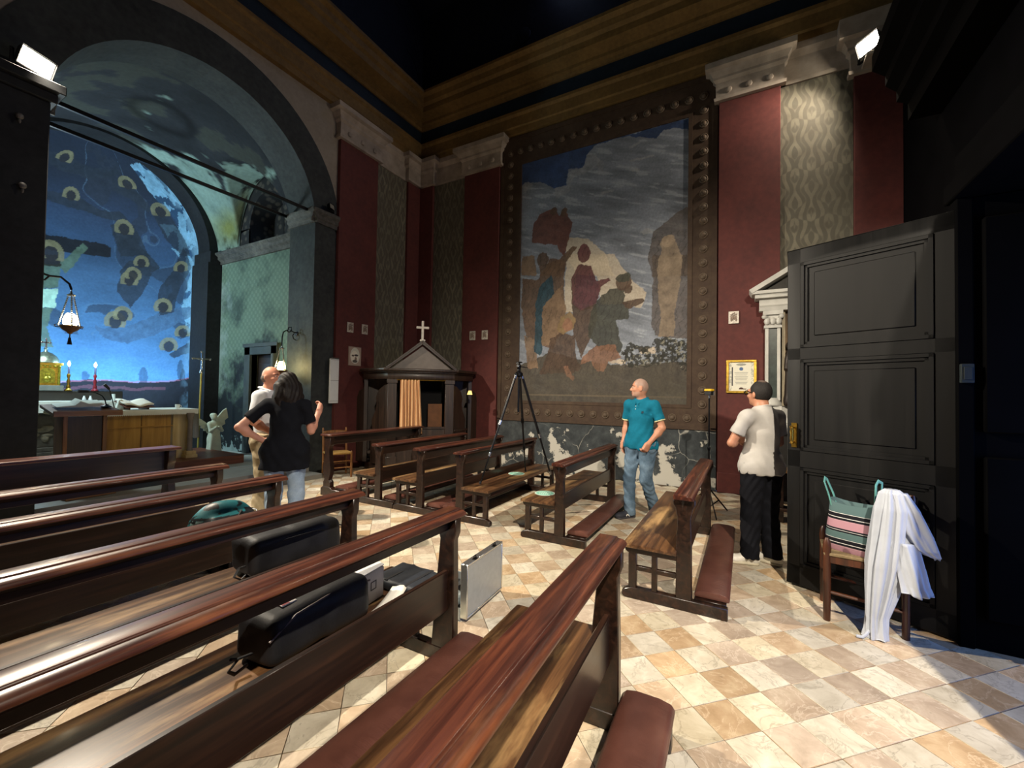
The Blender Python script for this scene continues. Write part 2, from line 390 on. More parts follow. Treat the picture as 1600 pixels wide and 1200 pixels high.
TOPTILES = [(-18,-7),(-18,-6),(-18,-5),(-17,-8),(-17,-7),(-17,-6),(-16,-9),(-16,-8),(-16,-7),(-15,-9),(-15,-8),(-15,-1),(-14,-10),(-14,-9),(-14,-2),(-14,-1),(-13,-26),(-13,-25),(-13,-24),(-13,-23),(-13,-22),(-13,-3),(-13,-2),(-12,-4),(-12,-3),(-11,-27),(-11,-26),(-10,0),(-10,1),(-9,-19),(-9,-18),(-9,-17),(-9,-16),(-9,-15),(-9,-14),(-9,-13),(-9,-1),(-9,0),(-9,1),(-8,-23),(-8,-18),(-8,-17),(-8,-16),(-8,-15),(-8,-14),(-8,-13),(-8,-2),(-8,-1),(-8,0),(-7,-17),(-7,-16),(-7,-15),(-7,-14),(-7,-9),(-7,-3),(-7,-2),(-7,-1),(-6,-16),(-6,-10),(-6,-9),(-6,-8),(-6,-3),(-5,-20),(-5,-19),(-5,-10),(-5,-9),(-5,-8),(-5,-4),(-5,-3),(-4,-21),(-4,-20),(-4,-13),(-4,-12),(-4,-11),(-4,-10),(-4,-9),(-4,-5),(-4,-4),(-4,-3),(-4,2),(-3,-22),(-3,-16),(-3,-13),(-3,-12),(-3,-11),(-3,-10),(-3,-8),(-3,-7),(-3,-6),(-3,-5),(-3,-4),(-3,1),(-3,2),(-2,-16),(-2,-15),(-2,-14),(-2,-13),(-2,-12),(-2,-11),(-2,-10),(-2,-9),(-2,-8),(-2,-7),(-2,-6),(-2,-5),(-2,0),(-2,1),(-2,2),(-2,3),(-1,-18),(-1,-17),(-1,-16),(-1,-15),(-1,-14),(-1,-13),(-1,-12),(-1,-11),(-1,-10),(-1,-9),(-1,-8),(-1,-7),(-1,-6),(-1,-3),(-1,-1),(-1,0),(-1,1),(-1,2),(-1,3),(0,-19),(0,-18),(0,-17),(0,-16),(0,-15),(0,-14),(0,-13),(0,-12),(0,-10),(0,-9),(0,-8),(0,-7),(0,-3),(0,-2),(0,-1),(0,0),(0,1),(0,2),(0,3),(1,-20),(1,-19),(1,-18),(1,-17),(1,-16),(1,-15),(1,-13),(1,-12),(1,-11),(1,-9),(1,-8),(1,-5),(1,-4),(1,-3),(1,-2),(1,-1),(1,0),(1,1),(1,2),(1,3),(1,4),(2,-20),(2,-15),(2,-14),(2,-12),(2,-6),(2,-5),(2,-4),(2,-3),(2,-2),(2,-1),(2,0),(2,1),(2,2),(2,3),(2,4),(3,-14),(3,-13),(3,-10),(3,-7),(3,-6),(3,-5),(3,-4),(3,-2),(3,-1),(3,0),(3,1),(3,2),(3,3),(3,4),(4,-15),(4,-14),(4,-11),(4,-10),(4,-7),(4,-6),(4,-5),(4,-4),(4,-2),(4,-1),(4,0),(4,1),(4,2),(4,3),(4,4),(5,-16),(5,-15),(5,-12),(5,-11),(5,-10),(5,-6),(5,-5),(5,-3),(5,-2),(5,-1),(5,0),(5,1),(5,2),(5,3),(5,4),(5,5),(6,-16),(6,-12),(6,-11),(6,-7),(6,-6),(6,-4),(6,-3),(6,-2),(6,-1),(6,0),(6,1),(6,2),(6,3),(6,4),(7,-13),(7,-12),(7,-8),(7,-7),(7,-5),(7,-4),(7,-3),(7,-2),(7,-1),(7,0),(7,1),(7,2),(7,3),(7,4),(8,-19),(8,-14),(8,-8),(8,-5),(8,-4),(8,-3),(8,-2),(8,-1),(8,0),(8,1),(8,2),(8,3),(9,-16),(9,-15),(9,-5),(9,-4),(9,0),(9,1),(9,2),(9,3),(10,-6),(10,-5),(10,2),(11,-11),(11,-10),(11,-7),(11,-6),(12,-12),(12,-11),(12,-7),(13,-19),(13,-13),(13,-12),(13,-8),(14,-19),(14,-14),(14,-13),(14,-9),(15,-15),(15,-14),(15,-10),(16,-16),(16,-15),(16,-11)]
FR=[('sky', [(4.182, 6.385), (0.783, 6.311), (0.781, 6.075), (1.091, 6.208), (1.305, 6.213), (1.413, 6.115), (1.866, 6.302), (2.284, 6.315), (2.501, 6.314), (2.69, 6.163), (2.768, 5.932), (3.081, 5.914), (3.111, 5.665), (3.351, 5.655), (3.709, 5.867), (4.042, 5.928), (4.172, 5.839)]), ('ridge', [(3.082, 5.962), (2.768, 5.932), (2.69, 6.163), (2.499, 6.112), (2.402, 5.872), (2.653, 5.81), (2.913, 5.81), (3.077, 5.594)]), ('ridge', [(2.466, 6.011), (2.34, 5.887), (2.339, 5.734), (2.464, 5.826)]), ('ridge', [(3.368, 5.659), (3.111, 5.665), (2.977, 5.635), (3.075, 5.498), (3.313, 5.453)]), ('ridge', [(4.097, 5.89), (3.967, 5.944), (3.854, 5.834), (4.057, 5.712)]), ('streak', [(1.89, 5.833), (1.465, 5.854), (1.437, 5.818), (1.861, 5.796)]), ('streak', [(2.427, 5.356), (2.182, 5.393), (2.152, 5.35), (2.395, 5.282)]), ('streak', [(1.893, 6.101), (1.692, 6.164), (1.663, 6.121), (1.864, 6.058)]), ('streak', [(1.859, 5.647), (1.659, 5.656), (1.715, 5.582)]), ('streak', [(1.676, 4.492), (1.536, 4.54), (1.453, 4.439), (1.591, 4.419)]), ('dawn', [(3.08, 4.64), (2.637, 4.519), (2.32, 4.209), (2.134, 3.763), (2.886, 3.855), (3.091, 4.229)]), ('dawn', [(3.092, 4.292), (2.138, 4.152), (1.898, 3.734), (1.553, 3.376), (1.663, 3.098), (1.921, 3.208), (2.37, 3.248), (2.438, 3.709), (2.63, 4.009), (2.886, 3.855), (2.942, 3.142), (3.109, 3.155)]), ('cave', [(1.453, 4.453), (1.211, 4.581), (1.028, 4.743), (0.773, 4.83), (0.765, 3.568), (1.446, 3.65), (1.531, 3.977)]), ('cave', [(1.449, 4.023), (0.767, 3.924), (0.758, 2.507), (1.382, 2.594), (1.466, 2.825), (1.441, 3.165)]), ('ground', [(4.105, 2.102), (3.404, 2.378), (2.606, 2.169), (2.115, 2.099), (0.755, 2.128), (0.749, 1.185), (4.085, 1.042)]), ('cream', [(2.296, 2.186), (1.887, 2.176), (1.921, 2.107), (2.205, 2.136)]), ('cream', [(1.684, 2.379), (1.407, 2.397), (1.379, 2.269), (1.627, 2.285)]), ('linen', [(1.315, 4.23), (1.262, 4.335), (1.156, 4.34), (1.05, 4.216), (1.023, 4.044), (0.957, 3.896), (0.955, 3.591), (1.342, 3.638), (1.326, 3.948), (1.287, 4.084)]), ('linen', [(1.326, 4.005), (1.365, 3.726), (1.362, 3.442), (1.319, 3.098), (1.303, 2.815), (1.328, 2.563), (1.063, 2.591), (1.078, 2.855), (1.042, 3.13), (0.972, 3.538), (0.957, 3.951)]), ('brick', [(3.852, 4.636), (3.804, 5.026), (3.662, 5.197), (3.45, 5.254), (3.345, 5.281), (3.266, 5.088), (3.138, 5.192), (2.967, 4.905), (3.061, 4.51), (3.124, 4.234), (3.228, 4.344), (3.299, 4.499), (3.509, 4.549), (3.688, 4.61)]), ('tan', [(4.071, 4.403), (3.793, 4.362), (3.713, 3.957), (4.064, 4.0)]), ('brown', [(3.68, 4.116), (3.294, 4.194), (2.943, 4.412), (2.861, 4.384), (3.073, 4.163), (3.187, 3.86), (3.641, 3.915)]), ('brown', [(4.062, 3.933), (3.676, 3.854), (3.434, 4.246), (3.124, 4.202), (3.109, 3.219), (3.069, 2.743), (3.27, 2.627), (3.336, 2.407), (3.582, 2.513), (3.948, 2.726), (4.063, 3.331)]), ('tan', [(3.614, 3.358), (3.15, 3.697), (3.082, 3.153), (3.172, 2.876), (3.303, 2.502), (3.582, 2.513)]), ('tan', [(3.985, 2.728), (3.764, 2.651), (3.646, 2.062), (3.9, 2.065)]), ('blue', [(3.394, 3.918), (3.336, 3.526), (3.595, 3.292), (3.581, 2.448), (3.632, 2.321), (3.759, 2.39), (3.74, 3.369), (3.655, 3.688)]), ('maroon', [(2.84, 4.052), (2.598, 4.005), (2.484, 3.715), (2.239, 3.731), (2.208, 3.682), (2.374, 3.596), (2.464, 3.302), (2.588, 3.175), (2.747, 3.142), (2.961, 3.3), (2.968, 3.803)]), ('umber', [(2.984, 3.773), (2.928, 3.297), (2.747, 3.158), (2.464, 3.286), (2.459, 2.891), (2.734, 2.233), (2.919, 2.673)]), ('green', [(2.464, 3.317), (2.221, 3.519), (1.939, 3.518), (1.921, 3.237), (1.834, 3.2), (1.889, 2.927), (2.088, 2.926), (1.971, 2.448), (2.028, 2.303), (2.36, 2.373), (2.612, 2.657), (2.571, 3.113)]), ('umber', [(1.951, 3.24), (1.636, 3.292), (1.594, 3.236), (1.833, 3.112), (1.932, 3.15)]), ('skin', [(2.453, 2.467), (2.119, 2.469), (1.998, 2.214), (2.235, 2.16), (2.309, 1.968), (2.447, 1.984), (2.559, 2.168), (2.765, 2.111), (2.734, 2.233)]), ('umber', [(3.408, 2.634), (3.17, 2.749), (2.902, 2.672), (2.847, 2.236), (2.732, 2.049), (2.925, 1.943), (3.608, 1.948), (3.473, 2.316)]), ('gold', [(3.273, 2.818), (3.175, 3.066), (3.008, 3.163), (2.875, 3.012), (2.905, 2.828), (3.136, 2.716)]), ('skin', [(3.126, 2.086), (3.026, 2.084), (2.875, 1.85), (2.923, 1.803), (3.057, 1.928)])]
EL=[('umber', 3.593, 4.252, 0.135, 0.138), ('maroon', 2.729, 4.255, 0.134, 0.181), ('umber', 1.955, 3.609, 0.145, 0.142), ('green', 1.97, 3.699, 0.139, 0.077), ('umber', 1.866, 3.481, 0.069, 0.076), ('umber', 3.361, 5.204, 0.076, 0.085), ('umber', 3.155, 5.147, 0.068, 0.083), ('skin', 3.038, 2.899, 0.106, 0.126), ('linen', 1.181, 4.251, 0.118, 0.113), ('leaf', 1.882, 2.211, 0.129, 0.105), ('leaf', 1.683, 2.321, 0.139, 0.115), ('leaf', 1.826, 2.413, 0.085, 0.07), ('leaf', 1.516, 2.315, 0.11, 0.091), ('leaf', 1.326, 2.422, 0.12, 0.102), ('leaf', 1.194, 2.5, 0.092, 0.078), ('leaf', 1.062, 2.411, 0.129, 0.111), ('leaf', 0.908, 2.405, 0.114, 0.099), ('leaf', 1.139, 2.247, 0.156, 0.133), ('leaf', 0.932, 2.187, 0.127, 0.11), ('leaf', 1.324, 2.197, 0.133, 0.113), ('leaf', 1.542, 2.145, 0.123, 0.102), ('leaf', 1.766, 2.121, 0.113, 0.092), ('leaf', 0.855, 2.049, 0.101, 0.087), ('leaf', 1.911, 2.299, 0.086, 0.07)]
AP=[('pale', [(4.861, 6.975), (3.411, 4.601), (2.559, 4.724), (2.15, 5.659), (1.786, 6.128), (1.606, 6.807)]), ('pale', [(1.751, 5.47), (3.341, 5.341), (3.142, 4.386), (3.13, 2.15), (2.513, 2.574), (2.229, 3.519), (2.442, 4.301), (1.972, 4.884)]), ('dark', [(-0.979, 6.475), (-0.475, 6.602), (0.06, 6.505), (1.15, 6.605), (0.732, 6.348), (0.189, 6.22), (-0.47, 6.2), (-0.762, 6.261)]), ('dark', [(-0.456, 5.657), (0.059, 5.769), (0.467, 5.612), (0.953, 5.637), (1.144, 5.384), (0.626, 5.44), (0.175, 5.472), (-0.41, 5.485)]), ('dark', [(0.731, 6.322), (1.263, 6.271), (1.65, 5.833), (1.559, 5.705), (1.264, 5.909), (0.859, 6.077)]), ('dark', [(1.633, 5.783), (2.089, 5.659), (2.249, 5.27), (2.425, 4.732), (2.185, 4.74), (1.795, 5.164)]), ('dark', [(0.779, 5.213), (1.091, 5.18), (1.5, 4.708), (0.936, 4.624)]), ('dark', [(0.761, 5.32), (1.188, 5.406), (1.456, 4.745), (1.697, 4.425), (1.533, 4.308), (1.246, 4.769), (0.932, 4.817)]), ('dark', [(1.093, 4.538), (1.457, 4.693), (1.534, 4.281), (1.357, 3.743), (1.124, 3.409), (0.902, 3.79), (0.946, 4.257)]), ('veil', [(0.51, 2.931), (0.689, 2.853), (1.135, 2.999), (1.813, 3.407), (2.612, 3.508), (3.043, 3.401), (2.131, 3.099), (1.556, 2.768), (1.108, 2.55), (0.694, 2.653)]), ('dark', [(1.661, 3.793), (1.979, 4.464), (2.249, 4.935), (2.468, 4.457), (2.157, 3.939), (2.015, 3.36), (1.723, 3.272)]), ('dark', [(1.972, 2.337), (2.207, 2.523), (2.645, 2.779), (3.121, 3.063), (3.152, 2.655), (2.589, 2.418), (2.107, 2.235)]), ('dark', [(2.639, 3.715), (3.018, 3.788), (3.096, 3.422), (2.727, 3.45)]), ('cross', [(-0.383, 4.793), (0.672, 4.85), (0.765, 4.792), (0.734, 4.572), (-0.372, 4.443)]), ('cross', [(-0.492, 4.911), (-0.313, 4.98), (-0.324, 2.216), (-0.504, 2.199)]), ('flesh', [(-0.395, 4.101), (-0.034, 4.206), (-0.059, 3.678), (-0.396, 3.575)]), ('flesh', [(-0.084, 4.192), (0.288, 4.767), (0.366, 4.691), (0.037, 4.034)]), ('cloth', [(-0.413, 3.562), (-0.065, 3.653), (-0.066, 3.218), (-0.408, 3.198)]), ('flesh', [(-0.402, 3.186), (-0.106, 3.202), (-0.176, 2.788), (-0.083, 2.379), (-0.409, 2.335)]), ('hair', [(-0.369, 4.316), (-0.073, 4.408), (-0.017, 4.187), (-0.361, 4.042)])]
HL=[(0.878, 3.058, 0.191, 0.254), (1.008, 3.223, 0.173, 0.226), (1.79, 3.484, 0.206, 0.218), (2.296, 2.87, 0.225, 0.186), (1.951, 2.541, 0.22, 0.216), (1.1, 4.071, 0.165, 0.212), (1.166, 4.203, 0.156, 0.198), (1.314, 4.515, 0.149, 0.185), (2.187, 4.442, 0.193, 0.172), (2.794, 3.624, 0.248, 0.138), (0.993, 5.256, 0.182, 0.219), (0.021, 5.737, 0.155, 0.19), (-0.405, 6.508, 0.207, 0.212), (1.857, 5.746, 0.247, 0.202), (1.214, 6.297, 0.239, 0.197), (-0.182, 4.392, 0.205, 0.289)]
# ================================================================== SETTING
XW, YA, YB, XL = 7.7, 6.92, -1.9, -1.3      # painting wall, altar wall, entrance wall, far left wall
FLOORZ = -0.004
o = MB().box(XL, XW, -3.4, YA+.05, -.12, FLOORZ).build('floor', GROUT); floor = struct(o, 'checkered marble tile floor laid on the diagonal')
TS, TX, TY, TA = .21034, 2.6122, .52075, R(-45.2)
ct, st = math.cos(TA), math.sin(TA)
def tpos(i, j): return TX+TS*(i*ct+j*st), TY+TS*(i*st-j*ct)
def project(p):
    d = Vector(p)-Vector((0,0,1.55)); z = d.dot(fw)
    if z < .2: return None
    return 800+CF*d.dot(rt2)/z, 600-CF*d.dot(up2)/z, z
tm = {}
for k, mt in ((0, TILE_B), (1, TILE_W)):
    h = TS/2-.0016
    tm[k] = MB().prism([(-h,-h),(h,-h),(h,h),(-h,h)], 'z', -.012, 0).mesh('tile', [mt], bevel=.0014)
cells = []
for i in range(-70, 70):
    for j in range(-70, 70):
        x, y = tpos(i+.5, j+.5)
        if XL+.1 < x < XW-.1 and YB-1.2 < y < YA-.1: cells.append((i, j, x, y))
TOP = TOPTILES if 'TOPTILES' in globals() else None
def tarea(c):
    q = project((c[2], c[3], 0))
    if q is None or not (-60 < q[0] < 1660 and -50 < q[1] < 1250): return 0
    return 1/q[2]**3
if TOP is None: TOP = set((c[0], c[1]) for c in sorted(cells, key=tarea, reverse=True)[:300])
else: TOP = set(TOP)
rest = MB(); jr = random.Random(5)
for (i, j, x, y) in cells:
    k = (i+j) % 2; dz = jr.uniform(-.0012, .0012)
    if (i, j) in TOP:
        t = bpy.data.objects.new('tile', tm[k]); COL.objects.link(t); t.parent = floor
        t.location = (x, y, dz); t.rotation_euler = (0, 0, TA)
    else:
        h = TS/2-.0016; M = Matrix.Translation((x, y, dz)) @ Matrix.Rotation(TA, 4, 'Z')
        rest.add([(-h,-h,0),(h,-h,0),(h,h,0),(-h,h,0),(-h,-h,-.008),(h,-h,-.008),(h,h,-.008),(-h,h,-.008)],
                 [(0,1,2,3),(0,4,5,1),(1,5,6,2),(2,6,7,3),(3,7,4,0)], k, M)
stuff(rest.build('tiles', [TILE_B, TILE_W], floor))

# --- painting wall (right), dado, pilasters
TOPZ = 10.6
struct(MB().box(XW, XW+.3, YB-1.6, YA+.8, 0, 9.35).box(XW, XW+.3, YB-1.6, 2.75, 9.35, TOPZ).box(XW, XW+.3, 3.55, YA+.8, 9.35, TOPZ).build('wall_right', RED), 'oxblood red wall behind the large fresco')
struct(MB().box(XW-.03, XW, .42, 4.6, 0, 1.0).build('baseboard_right', DADO), 'dark slate dado with peeling white plaster')
struct(MB().box(XW-.08, XW, 4.62, 5.54, 0, 6.42).box(XW-.095, XW-.08, 4.62, 5.54, 0, .32).build('trim_1', RED, bevel=.006), 'oxblood pilaster left of the fresco')
struct(MB().box(XW-.08, XW, -.46, .40, 0, 6.42).box(XW-.095, XW-.08, -.46, .40, 0, .32).build('trim_2', RED, bevel=.006), 'oxblood pilaster right of the fresco')
struct(MB().box(XW-.08, XW, 6.45, YA, 0, 6.42).box(7.22, XW-.08, YA-.08, YA, 0, 6.42).build('trim_3', RED, bevel=.006), 'oxblood corner pilaster behind the confessional')
struct(MB().box(XW-.08, XW, YB, -1.36, 0, 6.25).build('trim_4', RED, bevel=.006), 'oxblood corner pilaster under the right floodlight')
struct(MB().box(XW-.02, XW-.002, 5.54, 6.45, 0, 6.42).build('trim_5', DAMASK), 'damask painted panel right of the confessional cross')
struct(MB().box(XW-.02, XW-.002, -1.36, -.46, 0, 6.42).build('trim_6', DAMASK), 'damask painted panel above the open door leaf')
# --- altar wall pilaster and panel
struct(MB().box(5.36, 6.31, YA-.08, YA, 0, 6.42).build('trim_7', RED, bevel=.006), 'oxblood pilaster beside the arch')
struct(MB().box(6.31, 7.22, YA-.02, YA-.002, 0, 6.42).build('trim_8', DAMASKX), 'damask painted panel left of the confessional cross')
# --- altar wall with the great arch
ACX, ACZ, RI, RO = 3.19, 4.58, 1.715, 2.24
X0, X1 = ACX-RI, ACX+RI
def arch_pts(r, n=40, z0=None):
    return [(ACX+r*math.cos(math.pi*k/n), ACZ+r*math.sin(math.pi*k/n)) for k in range(n+1)]
b = MB()
out = arch_pts(RO); N = len(out)
# beige spandrel face (thin wall front) from outer arch to rectangle
for k in range(N-1):
    p, q = out[k], out[k+1]
    b.add([(p[0],YA,p[1]),(q[0],YA,q[1]),(q[0],YA,7.2),(p[0],YA,7.2)], [(0,1,2,3)])
b.box(ACX+RO, XW+.3, YA, YA+.72, 0, 7.2); b.box(XL, ACX-RO, YA, YA+.72, 0, 7.2)
b.box(XL, XW+.3, YA, YA+.72, 7.2, TOPZ)
struct(b.build('wall_altar', BEIGE), 'pale spandrel wall around the sanctuary arch')
b = MB(); inn = arch_pts(RI); e = .012
for k in range(N-1):
    p, q, P, Q = inn[k], inn[k+1], out[k], out[k+1]
    b.add([(p[0],YA-e,p[1]),(q[0],YA-e,q[1]),(Q[0],YA-e,Q[1]),(P[0],YA-e,P[1]),(p[0],YA+.73,p[1]),(q[0],YA+.73,q[1]),(Q[0],YA+.73,Q[1]),(P[0],YA+.73,P[1])],
          [(3,2,1,0),(0,1,5,4),(4,5,6,7),(2,3,7,6)])
for (a, c) in ((X1, ACX+RO-.1), (ACX-RO, X0)):
    b.box(a, c, YA-e, YA+.73, 0, ACZ)
b.box(ACX+RO-.1, 5.36, YA-e, YA+.3, 0, ACZ+.35)
struct(b.build('trim_9', JAMB), 'sooted dark arch band and jambs of the sanctuary')
IMP = [(0,4.62),(.03,4.62),(.03,4.68),(.06,4.70),(.06,4.76),(.11,4.80),(.11,4.86),(0,4.88)]
b = MB()
b.prism([(YA-e-p,z) for p,z in IMP], 'x', X1-.10, 5.36)                    # front of right pier
b.prism([(X1-p,z) for p,z in IMP], 'y', YA-.11, YA+.75)                    # reveal side
b.prism([(YA-e-p,z) for p,z in IMP], 'x', -.6, X0+.10)
b.prism([(X0+p,z) for p,z in IMP], 'y', YA-.11, YA+.75)
struct(b.build('trim_10', SOOTP, bevel=.004), 'worn grey impost moulding of the arch')
struct(MB().box(-.75, X0+.005, YA-.30, YA+.0, 0, 4.62).box(-.8, X0+.05, YA-.34, YA, 4.62, 4.72).box(-.85, X0+.1, YA-.40, YA, 4.72, 4.82).build('trim_11', DARKWALL, bevel=.008), 'dark pier left of the arch carrying the floodlight')
# --- capitals
def capital(b, ax, a0, a1, w, z0=6.40, z1=6.98):
    prof = [(0,z0),(.07,z0),(.075,z0+.05),(.045,z0+.07),(.05,z0+.30),(.09,z0+.34),(.09,z0+.38),(.14,z0+.46),(.20,z0+.49),(.20,z1),(0,z1)]
    if ax == 'y':
        M = None
        for k in range(len(prof)-1):
            (p,z),(q,y) = prof[k], prof[k+1]
            if y-z < .005: continue
            b.add([(w,a0-p,z),(w-.08-p,a0-p,z),(w-.08-p,a1+p,z),(w,a1+p,z),(w,a0-q,y),(w-.08-q,a0-q,y),(w-.08-q,a1+q,y),(w,a1+q,y)],
                  [(3,2,1,0),(4,5,6,7),(0,1,5,4),(1,2,6,5),(2,3,7,6)])
    else:
        for k in range(len(prof)-1):
            (p,z),(q,y) = prof[k], prof[k+1]
            if y-z < .005: continue
            b.add([(a0-p,w,z),(a0-p,w-.08-p,z),(a1+p,w-.08-p,z),(a1+p,w,z),(a0-q,w,y),(a0-q,w-.08-q,y),(a1+q,w-.08-q,y),(a1+q,w,y)],
                  [(0,1,2,3),(7,6,5,4),(4,5,1,0),(5,6,2,1),(6,7,3,2)])
def bosses(b, ax, a0, a1, w):
    for k in range(3):
        a = a0+(a1-a0)*(k+.5)/3
        c = (w-.135, a, 6.55) if ax == 'y' else (a, w-.135, 6.55)
        b.ell(c, (.03,.05,.05) if ax == 'y' else (.05,.03,.05), 8)
def panelcap(b, ax, a0, a1, w):
    P = [(0,6.40),(.05,6.40),(.05,6.46),(.02,6.48),(.03,6.8),(.10,6.88),(.10,6.98),(0,6.98)]
    if ax == 'y': b.prism([(w-p,z) for p,z in P], 'y', a0, a1)
    else: b.prism([(w-p,z) for p,z in P], 'x', a0, a1)
k = 12
for (ax, a0, a1, w, s) in (('y',4.62,5.54,XW,'left of the fresco'),('y',-.46,.40,XW,'right of the fresco'),('x',5.36,6.31,YA,'beside the arch')):
    b = MB(); capital(b, ax, a0, a1, w); bosses(b, ax, a0, a1, w)
    struct(b.build('trim_%d' % k, PLASTER), 'weathered grey capital of the pilaster '+s); k += 1
b = MB(); panelcap(b, 'y', 5.54, 6.45, XW); panelcap(b, 'x', 6.31, 7.22, YA); capital(b, 'y', 6.45, YA, XW); capital(b, 'x', 7.22, XW, YA)
struct(b.build('trim_15', PLASTER), 'weathered grey corner capital and string course')
b = MB(); panelcap(b, 'y', -1.36, -.46, XW); capital(b, 'y', -1.9, -1.36, XW, 6.22, 6.98)
struct(b.build('trim_16', PLASTER), 'weathered string course under the right floodlight')
# --- entablature
ARC = [(0,6.98),(.10,6.98),(.10,7.10),(.13,7.12),(.13,7.32),(.17,7.36),(.17,7.42),(0,7.42)]
FRI = [(0,7.42),(.08,7.42),(.08,7.76),(0,7.76)]
COR = [(0,7.76),(.12,7.76),(.14,7.82),(.20,7.84),(.20,7.90),(.27,7.92),(.44,7.94),(.44,8.06),(.50,8.10),(.52,8.20),(.60,8.24),(.60,8.30),(0,8.30)]
for nm, pr, mt, lb in (('trim_17',ARC,OCHRE,'ochre architrave band under the cornice'),('trim_18',FRI,FRIEZE,'dark blue frieze band'),('trim_19',COR,OCHRE,'stepped ochre cornice')):
    b = MB(); b.prism([(XW-p,z) for p,z in pr], 'y', YB, YA+.02); b.prism([(YA-p,z) for p,z in pr], 'x', XL, XW)
    struct(b.build(nm, mt), lb)
# --- upper zone: ribs on the dark blue walls, ceiling
b = MB()
b.box(XW-.04, XW-.002, YB, YA, 8.3, TOPZ); b2 = b.build('trim_20', DARKBLUE); struct(b2, 'dark blue upper wall above the cornice')
b2.location = (0,0,0)
b = MB().box(XL, XW, YA-.04, YA-.002, 8.3, TOPZ)
for r in (.55, .95, 1.35):
    b.tube([(XW-.05-r*(1-math.cos(a)), YA-.05-r*(1-math.sin(a))*0, 8.35+r*2*math.sin(a)) for a in [math.pi/2*k/8 for k in range(9)]], .02, 6)
b.lathe([(.10,-.02),(.16,0),(.16,.03),(.10,.04)], 20, (0,0,0), 0, Matrix.Translation((XW-.06, 4.1, 9.05)) @ Matrix.Rotation(R(-90), 4, 'Y'))
struct(b.build('trim_21', DARKBLUE), 'dark blue pendentive with painted ribs')
struct(MB().box(XL-.3, XW+.3, YB-1.6, YA+.8, TOPZ, TOPZ+.2).build('ceiling', DARKBLUE), 'dark blue ceiling of the nave')
wn = MB().box(XW+.1, XW+.16, 2.75, 3.55, 9.35, 9.43).box(XW+.1, XW+.16, 2.75, 2.81, 9.35, TOPZ).box(XW+.1, XW+.16, 3.49, 3.55, 9.35, TOPZ).box(XW+.11, XW+.15, 3.12, 3.17, 9.4, TOPZ).build('window_1', W_DARK)
struct(wn, 'high clerestory window')
DAYGLASS = emis('daylit_window_glass', '#8fb4d8', 1.2)
MB().box(XW+.12, XW+.135, 2.8, 3.5, 9.4, TOPZ).build('pane', DAYGLASS, wn)
struct(MB().box(XL-.3, XL, YB-1.6, YA+.8, 0, TOPZ).build('wall_left', RED), 'oxblood wall on the unseen side')
# --- entrance side: wall with doorway, gallery, vestibule
b = MB(); b.box(3.95, XW, YB-.3, YB, 0, TOPZ); b.box(XL, 2.1, YB-.3, YB, 0, TOPZ); b.box(2.1, 3.95, YB-.3, YB, 2.9, TOPZ)
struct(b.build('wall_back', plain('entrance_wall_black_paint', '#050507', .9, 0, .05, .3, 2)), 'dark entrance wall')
GAL = [(YB,4.75),(-1.62,4.75),(-1.62,4.95),(-1.52,5.0),(-1.52,5.12),(-1.42,5.22),(-1.42,5.34),(-1.30,5.44),(-1.30,5.62),(-1.36,5.66),(YB,5.66)]
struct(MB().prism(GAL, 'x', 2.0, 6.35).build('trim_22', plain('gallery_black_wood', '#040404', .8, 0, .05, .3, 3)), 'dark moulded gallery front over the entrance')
vb = MB()
vb.box(3.74, 3.80, -1.9, -1.24, 0, 2.85); vb.box(2.05, 2.11, -1.9, -1.24, 0, 2.85); vb.box(2.05, 3.80, -1.9, -1.2, 2.85, 3.15)
vb.box(3.72, 3.82, -1.26, -1.18, 0, 2.85); vb.box(2.03, 2.13, -1.26, -1.18, 0, 2.85); vb.box(2.0, 3.86, -1.22, -1.16, 2.85, 2.97)
vb.box(3.70, 3.74, -1.80, -1.30, .2, 1.2); vb.box(3.70, 3.74, -1.80, -1.30, 1.35, 2.7)
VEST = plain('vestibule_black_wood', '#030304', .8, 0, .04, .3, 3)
struct(vb.build('wall_vestibule', VEST, bevel=.008), 'dark wooden entrance vestibule')
struct(MB().box(1.6, 2.1, -3.5, YB-.3, 0, 3).box(3.95, 4.4, -3.5, YB-.3, 0, 3).box(1.6, 4.4, -3.5, YB-.3, 3, 3.2).build('wall_porch', DARKWALL), 'dark porch outside the doorway')
t = tag(MB().box(3.69, 3.72, -1.25, -1.19, 1.66, 1.78).box(3.684, 3.69, -1.24, -1.20, 1.68, 1.76).build('notice_box', plain('notice_plastic', '#142024', .8), bevel=.006), 'small pale teal box on the dark vestibule panel', 'box')
# --- door leaf
dl = Vector((4.245, -.325)); du = Vector((-.4705, -.8824)); DW = 1.03
door = bpy.data.objects.new('door_1', None); COL.objects.link(door); struct(door, 'tall dark panelled door leaf standing open')
door.location = (dl.x, dl.y, 0); door.rotation_euler = (0, 0, math.atan2(du.y, du.x))
